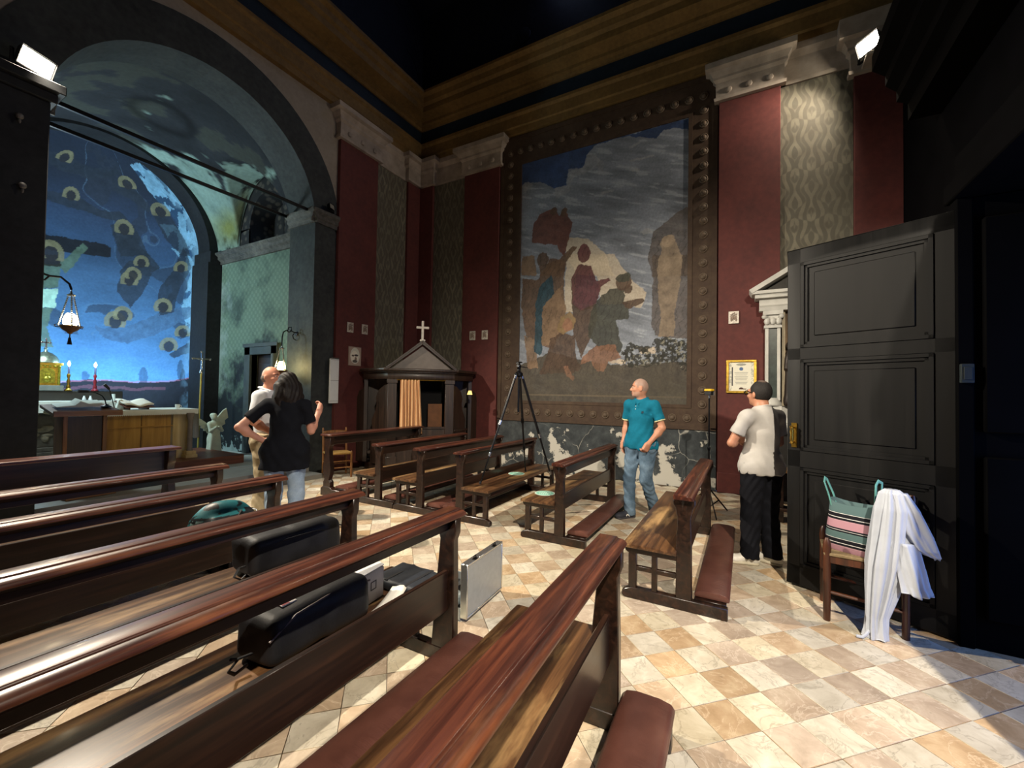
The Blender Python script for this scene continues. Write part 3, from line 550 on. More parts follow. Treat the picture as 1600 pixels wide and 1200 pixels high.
# local: x along leaf from free edge, y: normal (towards camera is -y)
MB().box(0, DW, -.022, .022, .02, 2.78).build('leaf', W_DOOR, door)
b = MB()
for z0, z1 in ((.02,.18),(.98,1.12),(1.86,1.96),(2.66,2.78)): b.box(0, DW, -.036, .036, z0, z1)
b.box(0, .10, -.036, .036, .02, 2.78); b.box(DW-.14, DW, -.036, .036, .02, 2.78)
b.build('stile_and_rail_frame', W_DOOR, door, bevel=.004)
for z0, z1 in ((.18,.98),(1.12,1.86),(1.96,2.66)):
    b = MB(); x0, x1 = .10, DW-.14
    for s in (-1, 1):
        for q in range(2):
            d = .018+q*.022; h = .044-q*.010
            ya, yb2 = sorted((s*.02, s*h))
            b.box(x0+d-.018, x1-d+.018, ya, yb2, z0+d-.018, z0+d+.006); b.box(x0+d-.018, x1-d+.018, ya, yb2, z1-d-.006, z1-d+.018)
            b.box(x0+d-.018, x0+d+.006, ya, yb2, z0+d-.018, z1-d+.018); b.box(x1-d-.006, x1-d+.018, ya, yb2, z0+d-.018, z1-d+.018)
    b.build('panel_moulding', W_DOOR, door)
    MB().box(x0+.09, x1-.09, -.030, .030, z0+.09, z1-.09).build('raised_panel', W_DOOR, door, bevel=.007)
b = MB().box(.035, .075, -.046, -.036, 1.14, 1.34).lathe([(.012,-.07),(.016,-.06),(.010,-.05),(.016,-.02),(.010,0),(.016,.03),(.010,.05),(.017,.07),(.008,.08)], 10, (.055,-.085,1.24)).box(.05,.06,-.085,-.04,1.18,1.19).box(.05,.06,-.085,-.04,1.30,1.31)
b.box(.035,.075,.036,.046,1.14,1.34); lab(b.build('handle', BRASS, door), 'turned brass handle')

# ------------------------------------------------------------------ SANCTUARY
SX0, SX1, SY0, SY1, SZ = 1.25, 5.15, 7.64, 11.2, .17
MAR = plain('sanctuary_marble_step', '#8c8a84', .4, 0, .4, .15, 3, .05)
b = MB(); b.box(X0+.005, X1-.005, YA-.02, YA+.74, -.1, SZ); b.box(SX0, SX1, SY0, SY1+2.1, -.1, SZ-.003)
fs = b.build('floor_sanctuary', MAR); struct(fs, 'pale bluish stone floor of the sanctuary')
for i in range(8):
    for j in range(8):
        x0 = SX0+.002+i*.487; y0 = SY0+.1+j*.487
        MB().box(x0, x0+.481, y0, y0+.481, SZ-.01, SZ+.002).build('tile', STONE, fs, bevel=.002)
struct(MB().box(X0-.0, X1, YA-.42, YA-.02, -.02, .075).build('trim_23', MAR, bevel=.01), 'low marble step before the sanctuary')
struct(MB().box(1.5, 4.45, 8.15, 9.75, SZ, .33).build('trim_24', wood('platform_wood', '#4c2a1c', '#6a3d29', '#845138', .45), bevel=.01), 'reddish wooden altar platform')
# right sanctuary wall with door
LC_Y, LR, LZ = 8.9, .98, 4.95
b = MB()
DY0, DY1, DZ = 8.50, 9.25, 2.27
b.box(SX1, SX1+.25, SY0, DY0, 0, 4.5); b.box(SX1, SX1+.25, DY1, SY1, 0, 4.5); b.box(SX1, SX1+.25, DY0, DY1, DZ, 4.5)
struct(b.build('wall_sanctuary_right', WALLPAPER), 'peeling green wallpapered sanctuary wall')
struct(MB().box(SX0-.25, SX0, SY0, SY1, 0, 4.5).build('wall_sanctuary_left', WALLPAPER), 'unseen left sanctuary wall')
dr = MB().box(SX1+.12, SX1+.16, DY0, DY1, SZ, DZ).build('door_2', W_DARK); struct(dr, 'dark wooden sacristy door standing ajar in the green wall')
for z0, z1 in ((.35,1.1),(1.25,2.1)): MB().box(SX1+.10, SX1+.12, DY0+.1, DY1-.1, z0, z1).build('raised_panel', W_DARK, dr, bevel=.006)
FR_M = plain('grey_stone_door_frame', '#3d4648', .6, 0, .4, .2, 5)
struct(MB().box(SX1-.05, SX1+.12, DY0-.2, DY0, SZ, DZ+.2).box(SX1-.05, SX1+.12, DY1, DY1+.2, SZ, DZ+.2).box(SX1-.05, SX1+.12, DY0-.2, DY1+.2, DZ, DZ+.2).box(SX1-.07, SX1-.05, DY0-.24, DY1+.24, DZ+.16, DZ+.24).build('trim_25', FR_M, bevel=.006), 'grey stone frame of the sacristy door')
SC2 = [(0,4.38),(.04,4.38),(.04,4.44),(.10,4.48),(.10,4.54),(.16,4.58),(.16,4.62),(0,4.64)]
b = MB(); b.prism([(SX1-p,z) for p,z in SC2], 'y', SY0, SY1); b.prism([(SX0+p,z) for p,z in SC2], 'y', SY0, SY1)
struct(b.build('trim_26', SOOTP, bevel=.003), 'chipped plaster cornice of the sanctuary wall')
# corner pilaster at the apse
b = MB(); b.box(4.86, SX1+.1, 10.55, SY1+.06, SZ, 4.38); b.box(4.90, SX1+.1, 10.55, SY1+.06, 4.38, 4.64)
struct(b.build('trim_27', DARKWALL), 'dark damp pilaster at the edge of the apse')
# vault
nu, nv = 110, 110
tt = np.linspace(0, math.pi, nu); yy = np.linspace(SY0-.02, SY1, nv); T, Y = np.meshgrid(tt, yy)
Xv = 3.2+1.95*np.cos(T); Z1 = 4.5+1.95*np.sin(T); dd = np.clip(1.0-((Y-LC_Y)/LR)**2, 0, 1); Z2 = 4.62+1.45*np.sqrt(dd)*(dd > 0)
Zv = np.maximum(Z1, np.where(dd > 0, Z2, 0))
def lin(h): return np.array(srgb(h)[:3], np.float32)
n1 = fbm(Xv*2.2, Y*2.2, 5, 1)[..., None]; n2 = fbm(T*3.1, Y*1.3, 5, 4)[..., None]; n3 = fbm(T*9, Y*5, 5, 9)[..., None]
c = lin('#2b2f35')*(.5+1.0*n1)*np.ones(3)
c = np.where(n1 > .60, lin('#3a3f3d')*np.ones_like(c), c)
d2 = np.hypot((T-.55)*2.2, (Y-10.5))[..., None]
pm = np.clip((n2*.9+n3*.95-d2*.34-.42)*7, 0, 1)
c = c*(1-pm)+pm*(lin('#7b948e')*(.6+.8*n3))
gm = np.clip(1-np.hypot((T-.33)*3.2, (Y-10.1)*1.0), 0, 1)[..., None]; gm = np.clip((gm*1.5-.3+.5*(n3-.5)), 0, 1)
c = c*(1-gm)+gm*(lin('#7d8550')*(.55+.7*n3))
ring = np.exp(-((np.hypot((T-1.45)*1.9, (Y-9.2))-.42)/.10)**2)[..., None]; c = c*(1-.6*ring)
VC = vcol('sooty_vault_plaster', .85, .2, 14)
o = cgrid('ceiling_sanctuary', np.stack([Xv, Y, Zv], -1), c, VC); struct(o, 'sooty barrel vault with flaking green patches')
# lunette wall with dark window opening
b = MB(); LXp = SX1+.02; n = 24
hole = [(LC_Y+.62*math.cos(math.pi*k/n), 5.05+.72*math.sin(math.pi*k/n)) for k in range(n+1)]
oute = [(LC_Y+1.1*math.cos(math.pi*k/n), 5.0+1.25*math.sin(math.pi*k/n)) for k in range(n+1)]
for k in range(n):
    b.add([(LXp,*hole[k]),(LXp,*hole[k+1]),(LXp,*oute[k+1]),(LXp,*oute[k]),(LXp+.5,*hole[k]),(LXp+.5,*hole[k+1])], [(0,1,2,3),(0,4,5,1)])
b.box(LXp, LXp+.02, LC_Y-1.15, LC_Y-.62, 4.5, 5.06); b.box(LXp, LXp+.02, LC_Y+.62, LC_Y+1.15, 4.5, 5.06); b.box(LXp, LXp+.5, LC_Y-.62, LC_Y+.62, 4.5, 4.70)
for a0, a1 in ((LC_Y-.64,LC_Y-.62),(LC_Y+.62,LC_Y+.64)): b.box(LXp, LXp+.5, a0, a1, 4.7, 5.06)
b.box(LXp+.5, LXp+.55, LC_Y-1.2, LC_Y+1.2, 4.5, 6.4)
LUN = NT('ornate_lunette_plaster'); v = LUN.coord(); vo = LUN.new('ShaderNodeTexVoronoi'); vo.inputs['Scale'].default_value = 6.5; LUN.t.links.new(v, vo.inputs['Vector'])
LUN.done(LUN.mix(LUN.ramp(vo.outputs[0], [(.25, 1), (.45, 0)]), '#191a1e', '#4d4842'), .8)
struct(b.build('wall_lunette', LUN.mat), 'dark lunette with a deep arched window opening')
wl = MB().prism([(8.72,4.71),(9.26,4.71),(9.20,4.90),(9.02,5.02),(8.80,5.06)], 'x', LXp+.47, LXp+.49).build('window_2', DAYGLASS); struct(wl, 'sliver of daylight in the lunette window')
# apse: painted half cylinder and semi dome, curved-surface coordinates (arc length a, height s)
AR, ACY, AZ = 1.9, 11.2, 4.7
nu, nv = 330, 420
aa = np.linspace(-math.pi/2, math.pi/2, nu)*AR; ss = np.linspace(SZ, AZ+AR*1.45, nv); A, S = np.meshgrid(aa, ss)
th = A/AR; el = np.clip((S-AZ)/AR, 0, None); rr = AR*np.cos(el); 
P3 = np.stack([3.2+rr*np.sin(th), ACY+rr*np.cos(th), np.where(S > AZ, AZ+AR*np.sin(el), S)], -1)
wa = A+(fbm(A*3, S*3, 3, 2)-.5)*.10+(fbm(A*14, S*14, 2, 6)-.5)*.03; wsn = S+(fbm(A*3, S*3, 3, 3)-.5)*.10+(fbm(A*14, S*14, 2, 8)-.5)*.03
def inpoly(x, y, pts):
    r = np.zeros(x.shape, bool); n = len(pts)
    for i in range(n):
        x0, y0 = pts[i]; x1, y1 = pts[(i+1) % n]
        if y0 == y1: continue
        r ^= ((y0 > y) != (y1 > y)) & (x < (x1-x0)*(y-y0)/(y1-y0)+x0)
    return r
def over(c, mask, col, amt=1.0, var=None):
    a = (mask.astype(np.float32)*amt)[..., None]
    k = col*np.ones_like(c)
    if var is not None: k = k*var
    return c*(1-a)+k*a
f1 = fbm(A*2.2, S*2.2, 5, 5); f2 = fbm(A*9, S*9, 4, 7); f3 = fbm(A*2.5, S*14, 4, 12)
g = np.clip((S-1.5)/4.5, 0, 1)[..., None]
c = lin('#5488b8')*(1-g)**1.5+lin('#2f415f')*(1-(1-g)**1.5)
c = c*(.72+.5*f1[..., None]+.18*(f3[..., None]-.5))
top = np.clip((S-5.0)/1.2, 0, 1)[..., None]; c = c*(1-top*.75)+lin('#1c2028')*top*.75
hor = 1.62+.06*np.sin(A*2.1)+.16*np.clip(A-1.2, 0, 2)
c = over(c, wsn < hor, lin('#1b1d24'), 1, (.7+.7*f2)[..., None])
c = over(c, np.abs(S-hor-.005) < .018, lin('#a5687a'), .55*1)
c = over(c, (np.abs(wsn-hor+.16) < .035) & (A > -.2) & (A < 1.9), lin('#6d4450'), .5)
for (px_, pz_, w_, h_) in ((1.42,1.80,.09,.22),(2.25,1.95,.10,.24),(2.32,1.8,.07,.2),(.4,1.75,.07,.12)):
    c = over(c, ((wa-px_)/w_)**2+((wsn-pz_)/h_)**2 < 1, lin('#16202a'), .55)
PAL = {'pale':'#7fb0cf','dark':'#27303c','veil':'#43607f','cross':'#191a1d','flesh':'#52685c','cloth':'#9fc4b2','hair':'#23211d'}
fl = fbm(A*5, S*5, 5, 21)
sw_ = np.sin(A*2.6+S*1.5+5.5*fbm(A*.9, S*.9, 3, 77)); sm_ = (sw_ > .62) & (S > 2.7) & (fbm(A*2, S*2, 3, 79) > .42)
c = over(c, sm_, lin('#28303d'), .62, (.6+.8*f2)[..., None]); c = over(c, (sw_ > .50) & (sw_ < .56) & (S > 2.7), lin('#5f7d96'), .35)
for key, pts in AP:
    if len(pts) < 3: continue
    msk = inpoly(wa, wsn, pts)
    if key == 'pale': c = over(c, msk & (fl > .44), lin(PAL[key]), .8, (.6+.8*f2)[..., None]); c = over(c, msk & (fl <= .44), lin('#2f5578'), .5)
    else: c = over(c, msk, lin(PAL[key]), .82 if key in ('dark','veil') else .92, (.6+.8*f2)[..., None])
for (x, z, rx, rz) in HL:
    q = np.hypot((A-x)/rx, (S-z)/rz)
    c = over(c, (q < .62), lin('#2a2b30'), .9); c = over(c, (q > .55) & (q < 1) & ((S-z) > -rz*.45), lin('#7a775c'), .8, (.7+.6*f2)[..., None])
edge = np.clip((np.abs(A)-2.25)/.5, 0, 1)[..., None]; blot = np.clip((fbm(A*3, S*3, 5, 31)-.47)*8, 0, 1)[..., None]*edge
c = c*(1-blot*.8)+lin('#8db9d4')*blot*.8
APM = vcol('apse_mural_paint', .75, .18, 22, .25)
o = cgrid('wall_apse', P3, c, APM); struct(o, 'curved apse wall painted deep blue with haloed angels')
b = MB(); n = 32
for (r0, r1, y0, y1) in ((1.76,2.02,10.72,11.22),):
    for k in range(n):
        a0, a1 = math.pi*k/n, math.pi*(k+1)/n
        p = lambda r,a,y: (3.2+r*math.cos(a), y, 4.64+r*math.sin(a))
        b.add([p(r0,a0,y0),p(r0,a1,y0),p(r1,a1,y0),p(r1,a0,y0),p(r0,a0,y1),p(r0,a1,y1)], [(3,2,1,0),(0,1,5,4)])
struct(b.build('trim_28', DARKWALL), 'dark rim arch of the apse')
struct(MB().box(1.0, 5.4, 7.62, 13.5, 6.62, 6.8).box(1.0,1.2,7.62,13.4,4.5,6.7).box(5.75,5.9,7.62,13.4,0,6.7).box(.9,5.9,13.2,13.4,0,6.7).build('wall_outer', DARKWALL), 'unseen outer masonry of the sanctuary')
for (y, z, lb) in ((6.99,4.83,'front iron tie rod across the sanctuary arch'),(7.62,4.82,'rear iron tie rod across the sanctuary vault')):
    b = MB().box(X0-.02, X1+.02, y-.02, y+.02, z-.025, z+.025).box(X1-.03, X1+.01, y-.05, y+.05, z-.06, z+.06).box(X0-.01, X0+.03, y-.05, y+.05, z-.06, z+.06)
    tag(b.build('tie_rod', METAL, bevel=.003), lb, 'tie rod')
# ================================================================== FRESCO
nu, nv = 330, 495
Y0f, Y1f, Z0f, Z1f = .87, 4.10, 1.40, 6.33
yy = np.linspace(Y1f, Y0f, nu); zz = np.linspace(Z0f, Z1f, nv); Yg, Zg = np.meshgrid(yy, zz)
wy = Yg+(fbm(Yg*5, Zg*5, 3, 41)-.5)*.06+(fbm(Yg*22, Zg*22, 2, 42)-.5)*.03; wz = Zg+(fbm(Yg*5, Zg*5, 3, 43)-.5)*.06+(fbm(Yg*22, Zg*22, 2, 44)-.5)*.03
g1 = fbm(Yg*1.6+Zg*.7, Zg*5.0-Yg*1.6, 5, 51); g2 = fbm(Yg*9, Zg*9, 4, 53); g3 = fbm(Yg*3, Zg*18-Yg*6, 4, 55)
c = lin('#7d838e')*(.20+.90*g1+.46*g3)[..., None]
c = over(c, g3 > .66, lin('#9aa0a6'), .55)
PF = {'sky':'#31466f','ridge':'#989a9f','streak':'#a9aaaa','dawn':'#bcae98','cave':'#54483f','ground':'#4c4438','cream':'#c3b4a2','linen':'#8d7d6b','brick':'#6b443a','tan':'#826b56','brown':'#66503f','blue':'#2a4856','maroon':'#5c3035','umber':'#544236','green':'#41423a','skin':'#84614d','gold':'#8a7352','leaf':'#2b2b26'}
amt = {'ridge':.55,'streak':.5,'dawn':.72,'cave':.75,'linen':.85}
def fpoly(key, pts): 
    global c
    var = (.45+.70*g2)[..., None] if key not in ('dawn',) else (.70+.6*g1)[..., None]
    c = over(c, inpoly(wy, wz, pts), lin(PF[key]), amt.get(key, .92), var)
for i, (key, pts) in enumerate(FR): 
    fpoly(key, pts)
for key, y, z, ry, rz in EL:
    if key == 'leaf':
        k = ((wy-y)/ry)**2+((wz-z)/rz)**2
        c = over(c, (k < 1.1) & (fbm(Yg*20, Zg*20, 3, 61) > .40), lin(PF[key]), .92)
        c = over(c, (k < 1.0) & (fbm(Yg*24, Zg*24, 2, 63) > .70), lin('#8d8a7c'), .6)
    else: c = over(c, ((wy-y)/ry)**2+((wz-z)/rz)**2 < 1, lin(PF[key]), .92, (.62+.75*g2)[..., None])
# folds: dark strokes over the robes
fold = (np.abs(np.sin((Yg*9+wz*2.2+3*g1)*3.0)) < .22) & (Zg < 4.4) & (Zg > 1.9)
c = over(c, fold & (c.mean(-1) < .12), lin('#1c1612'), .35)
c = over(c, np.abs(Zg-1.52) < .012, lin('#6d6250'), .5)
blk = np.clip((fbm(Yg*2.1, Zg*2.1, 5, 71)-.50)*3, 0, .5)[..., None]*np.clip((2.6-Zg)/1.2, 0, 1)[..., None]
c = c*(1-blk)+lin('#4a463c')*blk
fr = thing('fresco', 'huge wall painting of robed figures by a mountain lake in a studded border', 'painting', (XW, 2.5, 1.0))
FPM = vcol('fresco_paint', .7, .22, 26, .25)
Pp = np.stack([np.full_like(Yg, -.034), Yg-2.5, Zg-1.0], -1)
o = cgrid('painted_panel', Pp, c, FPM, fr)
BORD = mk_red('studded_border_paint', '#33261f', '#43342a', '#544536')
def rb(b, y0, y1, z0, z1, d0, d1): b.box(-d1, -d0, y0-2.5, y1-2.5, z0-1.0, z1-1.0)
b = MB(); rb(b, .42, .87, 1.0, 6.93, .0, .04); rb(b, 4.10, 4.60, 1.0, 6.93, 0, .04); rb(b, .87, 4.10, 1.0, 1.40, 0, .04); rb(b, .87, 4.10, 6.33, 6.93, 0, .04)
rb(b, .42, .50, 1.0, 6.93, .04, .055); rb(b, 4.52, 4.60, 1.0, 6.93, .04, .055); rb(b, .42, 4.6, .98, 1.02, .04, .055); rb(b, .42, 4.6, 6.86, 6.95, .04, .06)
rb(b, .80, .87, 1.34, 6.39, .04, .051); rb(b, 4.10, 4.16, 1.34, 6.39, .04, .051); rb(b, .80, 4.16, 1.34, 1.40, .04, .052); rb(b, .80, 4.16, 6.33, 6.39, .04, .052)
b.build('border', BORD, fr)
ROS = plain('rosette_boss', '#54473b', .65, 0, .25, .3, 30)
rm = MB().lathe([(.066,0),(.071,.010),(.060,.022),(.045,.018),(.040,.030),(.026,.042),(.010,.046)], 12, (0,0,0), 0, Matrix.Rotation(R(-90), 4, 'Y')).mesh('rosette', [ROS])
pts = [(y, z) for y in (4.37, .63) for z in np.linspace(1.17, 6.62, 24)]+[(y, z) for z in (1.17, 6.62) for y in np.linspace(.63, 4.37, 17)[1:-1]]
for y, z in pts:
    r = bpy.data.objects.new('rosette', rm); COL.objects.link(r); r.parent = fr; r.location = (-.038, y-2.5, z-1.0)
    r.rotation_euler = (rnd.uniform(0, 6), 0, 0)

# ================================================================== PEWS
def pew_parts(root, L, zs=1.0, taper=False, rail_w=.135):
    Z = lambda z: z*zs; kz = .045 if taper else 0; sd = .07 if taper else 0
    FT = [(-.285,0),(.43+sd,0),(.445+sd,.02),(.44+sd,.055),(.41+sd,.07),(.37+sd,.085),(-.285,.085)]
    for x0 in (0, L-.055):
        MB().prism(FT, 'x', x0, x0+.055).build('foot', W_PEW, root, bevel=.006)
        if taper: P = [(-.058,.08),(.10,.08),(.075,.40),(.048,Z(.68)),(.064,Z(.72)),(.064,Z(.80)),(-.064,Z(.80)),(-.064,Z(.72)),(-.048,Z(.68)),(-.056,.40)]
        else: P = [(-.055,.08),(.055,.08),(.050,.55),(.045,.66),(.06,.73),(.075,.76),(.075,.80),(-.075,.80),(-.075,.76),(-.06,.73),(-.045,.66),(-.050,.55)]
        MB().prism(P, 'x', x0+.002, x0+.053).build('post', W_PEW, root, bevel=.005)
        MB().box(x0+.006, x0+.049, .335+sd, .395+sd, .083, .39).build('leg', W_PEW, root, bevel=.004)
        MB().box(x0+.010, x0+.045, .185+sd/2, .225+sd/2, .083, .39).build('upright_bar', W_PEW, root, bevel=.003)
        MB().box(x0+.012, x0+.043, .05, .34+sd, .215, .25).build('cross_bar', W_PEW, root, bevel=.003)
        MB().prism([(.05,.345),(.40+sd,.345),(.42+sd,.36),(.42+sd,.388),(.05,.388)], 'x', x0+.003, x0+.052).build('seat_bracket', W_PEW, root, bevel=.003)
    MB().box(-.03, L+.03, .045, .435+sd, .388, .42).build('seat', W_SEAT, root, bevel=.010, seg=2)
    h = rail_w/2
    MB().prism([(-h,Z(.80)),(h,Z(.80)),(h+.003,Z(.806)),(h+.003,Z(.828)),(h-.004,Z(.836)),(-h+.046,Z(.836)),(-h+.042,Z(.829)),(-h+.034,Z(.829)),(-h+.018,Z(.827)),(-h+.004,Z(.819)),(-h-.002,Z(.808))], 'x', -.045, L+.045).build('top_rail', W_RAIL, root, bevel=.0025)
    MB().box(.0, L, -.016, .016, Z(.735 if taper else .685), Z(.80)).prism([(.016,Z(.77)),(.042,Z(.80)),(.016,Z(.80))], 'x', .0, L).prism([(-.016,Z(.80)),(-.042,Z(.80)),(-.016,Z(.77))], 'x', .0, L).build('rail_board', W_PEW, root, bevel=.002)
    MB().box(.02, L-.02, -.014, .014, .30 if taper else .33, .53 if taper else .50).build('back_board', W_PEW, root, bevel=.004)
    MB().box(.03, L-.03, -.275, -.07, .080+kz, .098+kz).build('kneeler_board', W_PEW, root, bevel=.003)
    prof = [(-.295,.100),(-.297,.125),(-.280,.142),(-.23,.152),(-.13,.152),(-.085,.142),(-.066,.125),(-.066,.100)]; prof = [(a, b+kz) for a, b in prof]
    if taper:
        for x0 in (.1, L-.2): MB().box(x0, x0+.06, -.24, -.10, .0, .085+kz).build('kneeler_block', W_PEW, root, bevel=.004)
    k = MB().prism(prof, 'x', .004 if taper else .06, L-(.004 if taper else .06)).build('kneeler_pad', LEATHER, root, bevel=.012, seg=2)
def pew(name, label, loc, rotz, L, group, **kw):
    t = thing(name, label, 'pew', loc, rotz, group); pew_parts(t, L, **kw); return t
GR, GL = 'pews right of the aisle', 'pews left of the aisle'
pB = pew('church_pew', 'wooden pew with a teal sticker on its seat end, before the man in teal', (4.05, 1.675, 0), 0, 1.97, GR)
dup(pB, (3.28, .385, 0), 0, 'wooden pew with a worn patchy seat, beside the man in the white T-shirt', GR)
dup(pB, (6.10, 3.00, 0), math.pi, 'wooden pew turned the other way, camera tripod standing on its seat', GR)
dup(pB, (4.10, 3.60, 0), 0, 'wooden pew back to back with the pew under the tripod', GR)
dup(pB, (4.10, 4.335, 0), 0, 'wooden pew just behind the kneeling desk near the confessional', GR)
pL = pew('church_pew', 'varnished wooden pew nearest the camera, its broad glossy rail pointing at the aisle', (2.0, .56, 0), math.pi, 2.95, GL, taper=True, zs=1.035)
# mirrored direction: build the left pews from the aisle end towards -x
bpy.data.objects.remove
for ch in list(pL.children):
    for v in ch.data.vertices: v.co.x = -v.co.x
    ch.data.flip_normals()
pL.rotation_euler = (0, 0, 0)
LP = [((2.0, 1.495, 0), 'varnished pew holding the black bag, white carton and dark pouch on its seat'),
      ((2.0, 2.335, 0), 'varnished pew with the black duffel bag on its pale worn seat'),
      ((2.03, 3.24, 0), 'varnished pew with the teal backpack on its seat'),
      ((2.05, 4.13, 0), 'varnished pew with open floor and a cable in front of it')]
for k_, (loc, lb) in enumerate(LP):
    q_ = dup(pL, loc, 0, lb, GL)
    if k_ in (1, 2):
        for c_ in list(q_.children):
            if c_.name.startswith('kneeler'): bpy.data.objects.remove(c_)
pL.rotation_euler = (0, 0, R(1.5))
def kneeling_desk(label, loc, L, sgn, deep, rail_z=.90):
    t = thing('kneeling_desk', label, 'kneeler', loc, 0, 'kneeling desks at the front')
    S = lambda a, b: tuple(sorted((sgn*a, sgn*b)))
    for x0 in (0, L-.07):
        a, b2 = S(x0, x0+.07)
        P = [(-.08,.12),(.07,.12),(.07,.20),(.045,.24),(.075,.32),(.085,.40),(.06,.52),(.045,.66),(.05,rail_z-.18),(.07,rail_z-.16),(.07,rail_z-.03),(-.07,rail_z-.03),(-.07,rail_z-.16),(-.05,rail_z-.18),(-.045,.66),(-.06,.52),(-.085,.40),(-.075,.32),(-.045,.24),(-.08,.20)]
        MB().prism(P, 'x', a, b2).build('baluster_post', W_PEW, t, bevel=.004)
        MB().prism([(-.40,0),(.12,0),(.12,.10),(.08,.13),(-.10,.13),(-.12,.10),(-.40,.10)], 'x', a-.006, b2+.006).build('foot', W_PEW, t, bevel=.005)
    a, b2 = S(-.03, L+.03); MB().box(a, b2, -.12, .12, rail_z-.03, rail_z).build('desk_top', W_RAIL, t, bevel=.006)
    a, b2 = S(.02, L-.02); MB().box(a, b2, .02, .05, rail_z-deep, rail_z-.03).build('front_board', W_PEW, t, bevel=.004)
    a, b2 = S(.05, L-.05); MB().box(a, b2, -.40, -.12, .10, .118).build('kneeler_board', W_PEW, t, bevel=.003)
    MB().prism([(-.42,.12),(-.42,.145),(-.40,.165),(-.30,.175),(-.20,.165),(-.13,.145),(-.13,.12)], 'x', a, b2).build('kneeler_pad', LEATHER, t, bevel=.01, seg=2)
kneeling_desk('kneeling desk with carved baluster post before the confessional', (4.10, 5.37, 0), 1.97, 1, .17)
kneeling_desk('kneeling desk at the front of the left rows, before the lectern', (2.26, 5.52, 0), 2.6, -1, .33)
TEAL = plain('teal_sticker', '#7fc0ab', .5, 0, .4, .05)
for (x, y, lb) in ((5.21, 2.80, 'round teal floor sticker on the seat under the tripod'), (4.37, 1.98, 'round teal sticker on the seat end of the pew before the man in teal')):
    b = MB().lathe([(.115,0),(.115,.002)], 28, (0,0,0), 0).lathe([(.098,.002),(.098,.0026)], 28, (0,0,0), 1)
    for k in range(7): 
        w = math.sqrt(max(0,.07**2-(-.06+k*.02)**2)); b.box(-w, w, -.06+k*.02-.004, -.06+k*.02+.004, .0026, .003, 0)
    o = b.build('seat_sticker', [plain('sticker_pale', '#c9e0d3', .5), TEAL], loc=(x, y, .4205), rot=(0,0,.6)); tag(o, lb, 'sticker', 'teal seat stickers')

# ================================================================== CONFESSIONAL
cf = thing('confessional', 'dark wooden confessional with pediment in the corner of the red walls', 'confessional', (6.27, 5.49, 0), R(-45))
HB, DB = .545, .95; WX, WY = 1.046, .55
MB().prism([(-HB,0),(HB,0),(WX,WY),(WX,WY+.5),(-WX,WY+.5),(-WX,WY)], 'z', 0, .14).build('plinth', W_DARK, cf, bevel=.008)
for s in (-1, 1):
    MB().box(s*HB-.085, s*HB+.085, -.01, .12, .14, 1.78).build('pilaster', W_DARK, cf, bevel=.006)
    MB().box(s*HB-.10, s*HB+.10, -.03, .13, 1.70, 1.78).build('pilaster_capital', W_DARK, cf, bevel=.006)
    MB().box(s*HB-.10, s*HB+.10, -.03, .13, .14, .30).build('pilaster_base', W_DARK, cf, bevel=.006)
    MB().box(s*HB-.02, s*HB+.02, .10, DB, .14, 1.85).build('side_wall', W_DARK, cf)
    # scrolled side screen running back along the wing
    prof = [(0,.14),(.46,.14),(.46,.78),(.42,.80),(.44,.98),(.34,1.16),(.30,1.30),(.33,1.42),(.26,1.56),(.10,1.66),(0,1.68)]
    M = Matrix.Translation((s*(HB+.07), .03, 0)) @ Matrix.Rotation(math.atan2(WY, WX-HB) if s > 0 else math.pi-math.atan2(WY, WX-HB), 4, 'Z')
    o = MB().prism([(p[0], p[1]) for p in prof], 'y', -.018, .018, 0, M).build('scrolled_screen', W_DARK, cf, bevel=.004)
    o = MB().prism([(.0,.76),(.47,.76),(.48,.80),(.0,.80)], 'y', -.05, .05, 0, M).build('arm_ledge', W_DARK, cf, bevel=.006)
    MB().box(s*WX-.04, s*WX+.04, WY-.02, WY+.06, .14, 1.80).build('wing_post', W_DARK, cf, bevel=.006)
    pr2 = [(0,.14),(.38,.14),(.38,.76),(.34,.98),(.26,1.20),(.24,1.34),(.16,1.54),(0,1.62)]
    M2 = Matrix.Translation((s*WX, WY+.03, 0)) @ Matrix.Rotation(R(35) if s > 0 else R(145), 4, 'Z')
    MB().prism(pr2, 'y', -.018, .018, 0, M2).build('scrolled_screen', W_DARK, cf, bevel=.004)
    MB().box(min(s*HB,s*WX), max(s*HB,s*WX), DB-.12, DB-.08, .14, 1.8).build('back_panel', W_DARK, cf)
    MB().box(min(s*HB,s*WX)+.05, max(s*HB,s*WX)-.05, .50, .80, .30, .36).build('kneeling_step', W_DARK, cf, bevel=.005)
def entab(z0, z1, p):
    return MB().prism([(-HB-.09-p,-.03-p),(HB+.09+p,-.03-p),(WX+.06+p,WY-.02-p*.3),(WX+.06+p,WY+.45),(-WX-.06-p,WY+.45),(-WX-.06-p,WY-.02-p*.3)], 'z', z0, z1)
entab(1.78, 1.90, .0).build('frieze', W_DARK, cf, bevel=.004)
e1 = entab(1.90, 1.93, .03); e1.prism([(-HB-.16,-.10),(HB+.16,-.10),(WX+.13,WY-.05),(WX+.13,WY+.45),(-WX-.13,WY+.45),(-WX-.13,WY-.05)], 'z', 1.93, 1.985)
e1.build('cornice', W_DARK, cf, bevel=.005)
MB().prism([(-.56,1.985),(.56,1.985),(0,2.42)], 'y', -.02, .5).build('pediment_panel', plain('pediment_grey_wood', '#5d544d', .4, 0, .5, .2, 8), cf)
b = MB(); 
for s in (-1, 1): b.bar((s*.66,-.03,1.975), (0,-.03,2.485), .16, .055); b.bar((s*.64,-.09,2.0), (0,-.09,2.52), .05, .03)
b.build('raking_cornice', W_DARK, cf, bevel=.004)
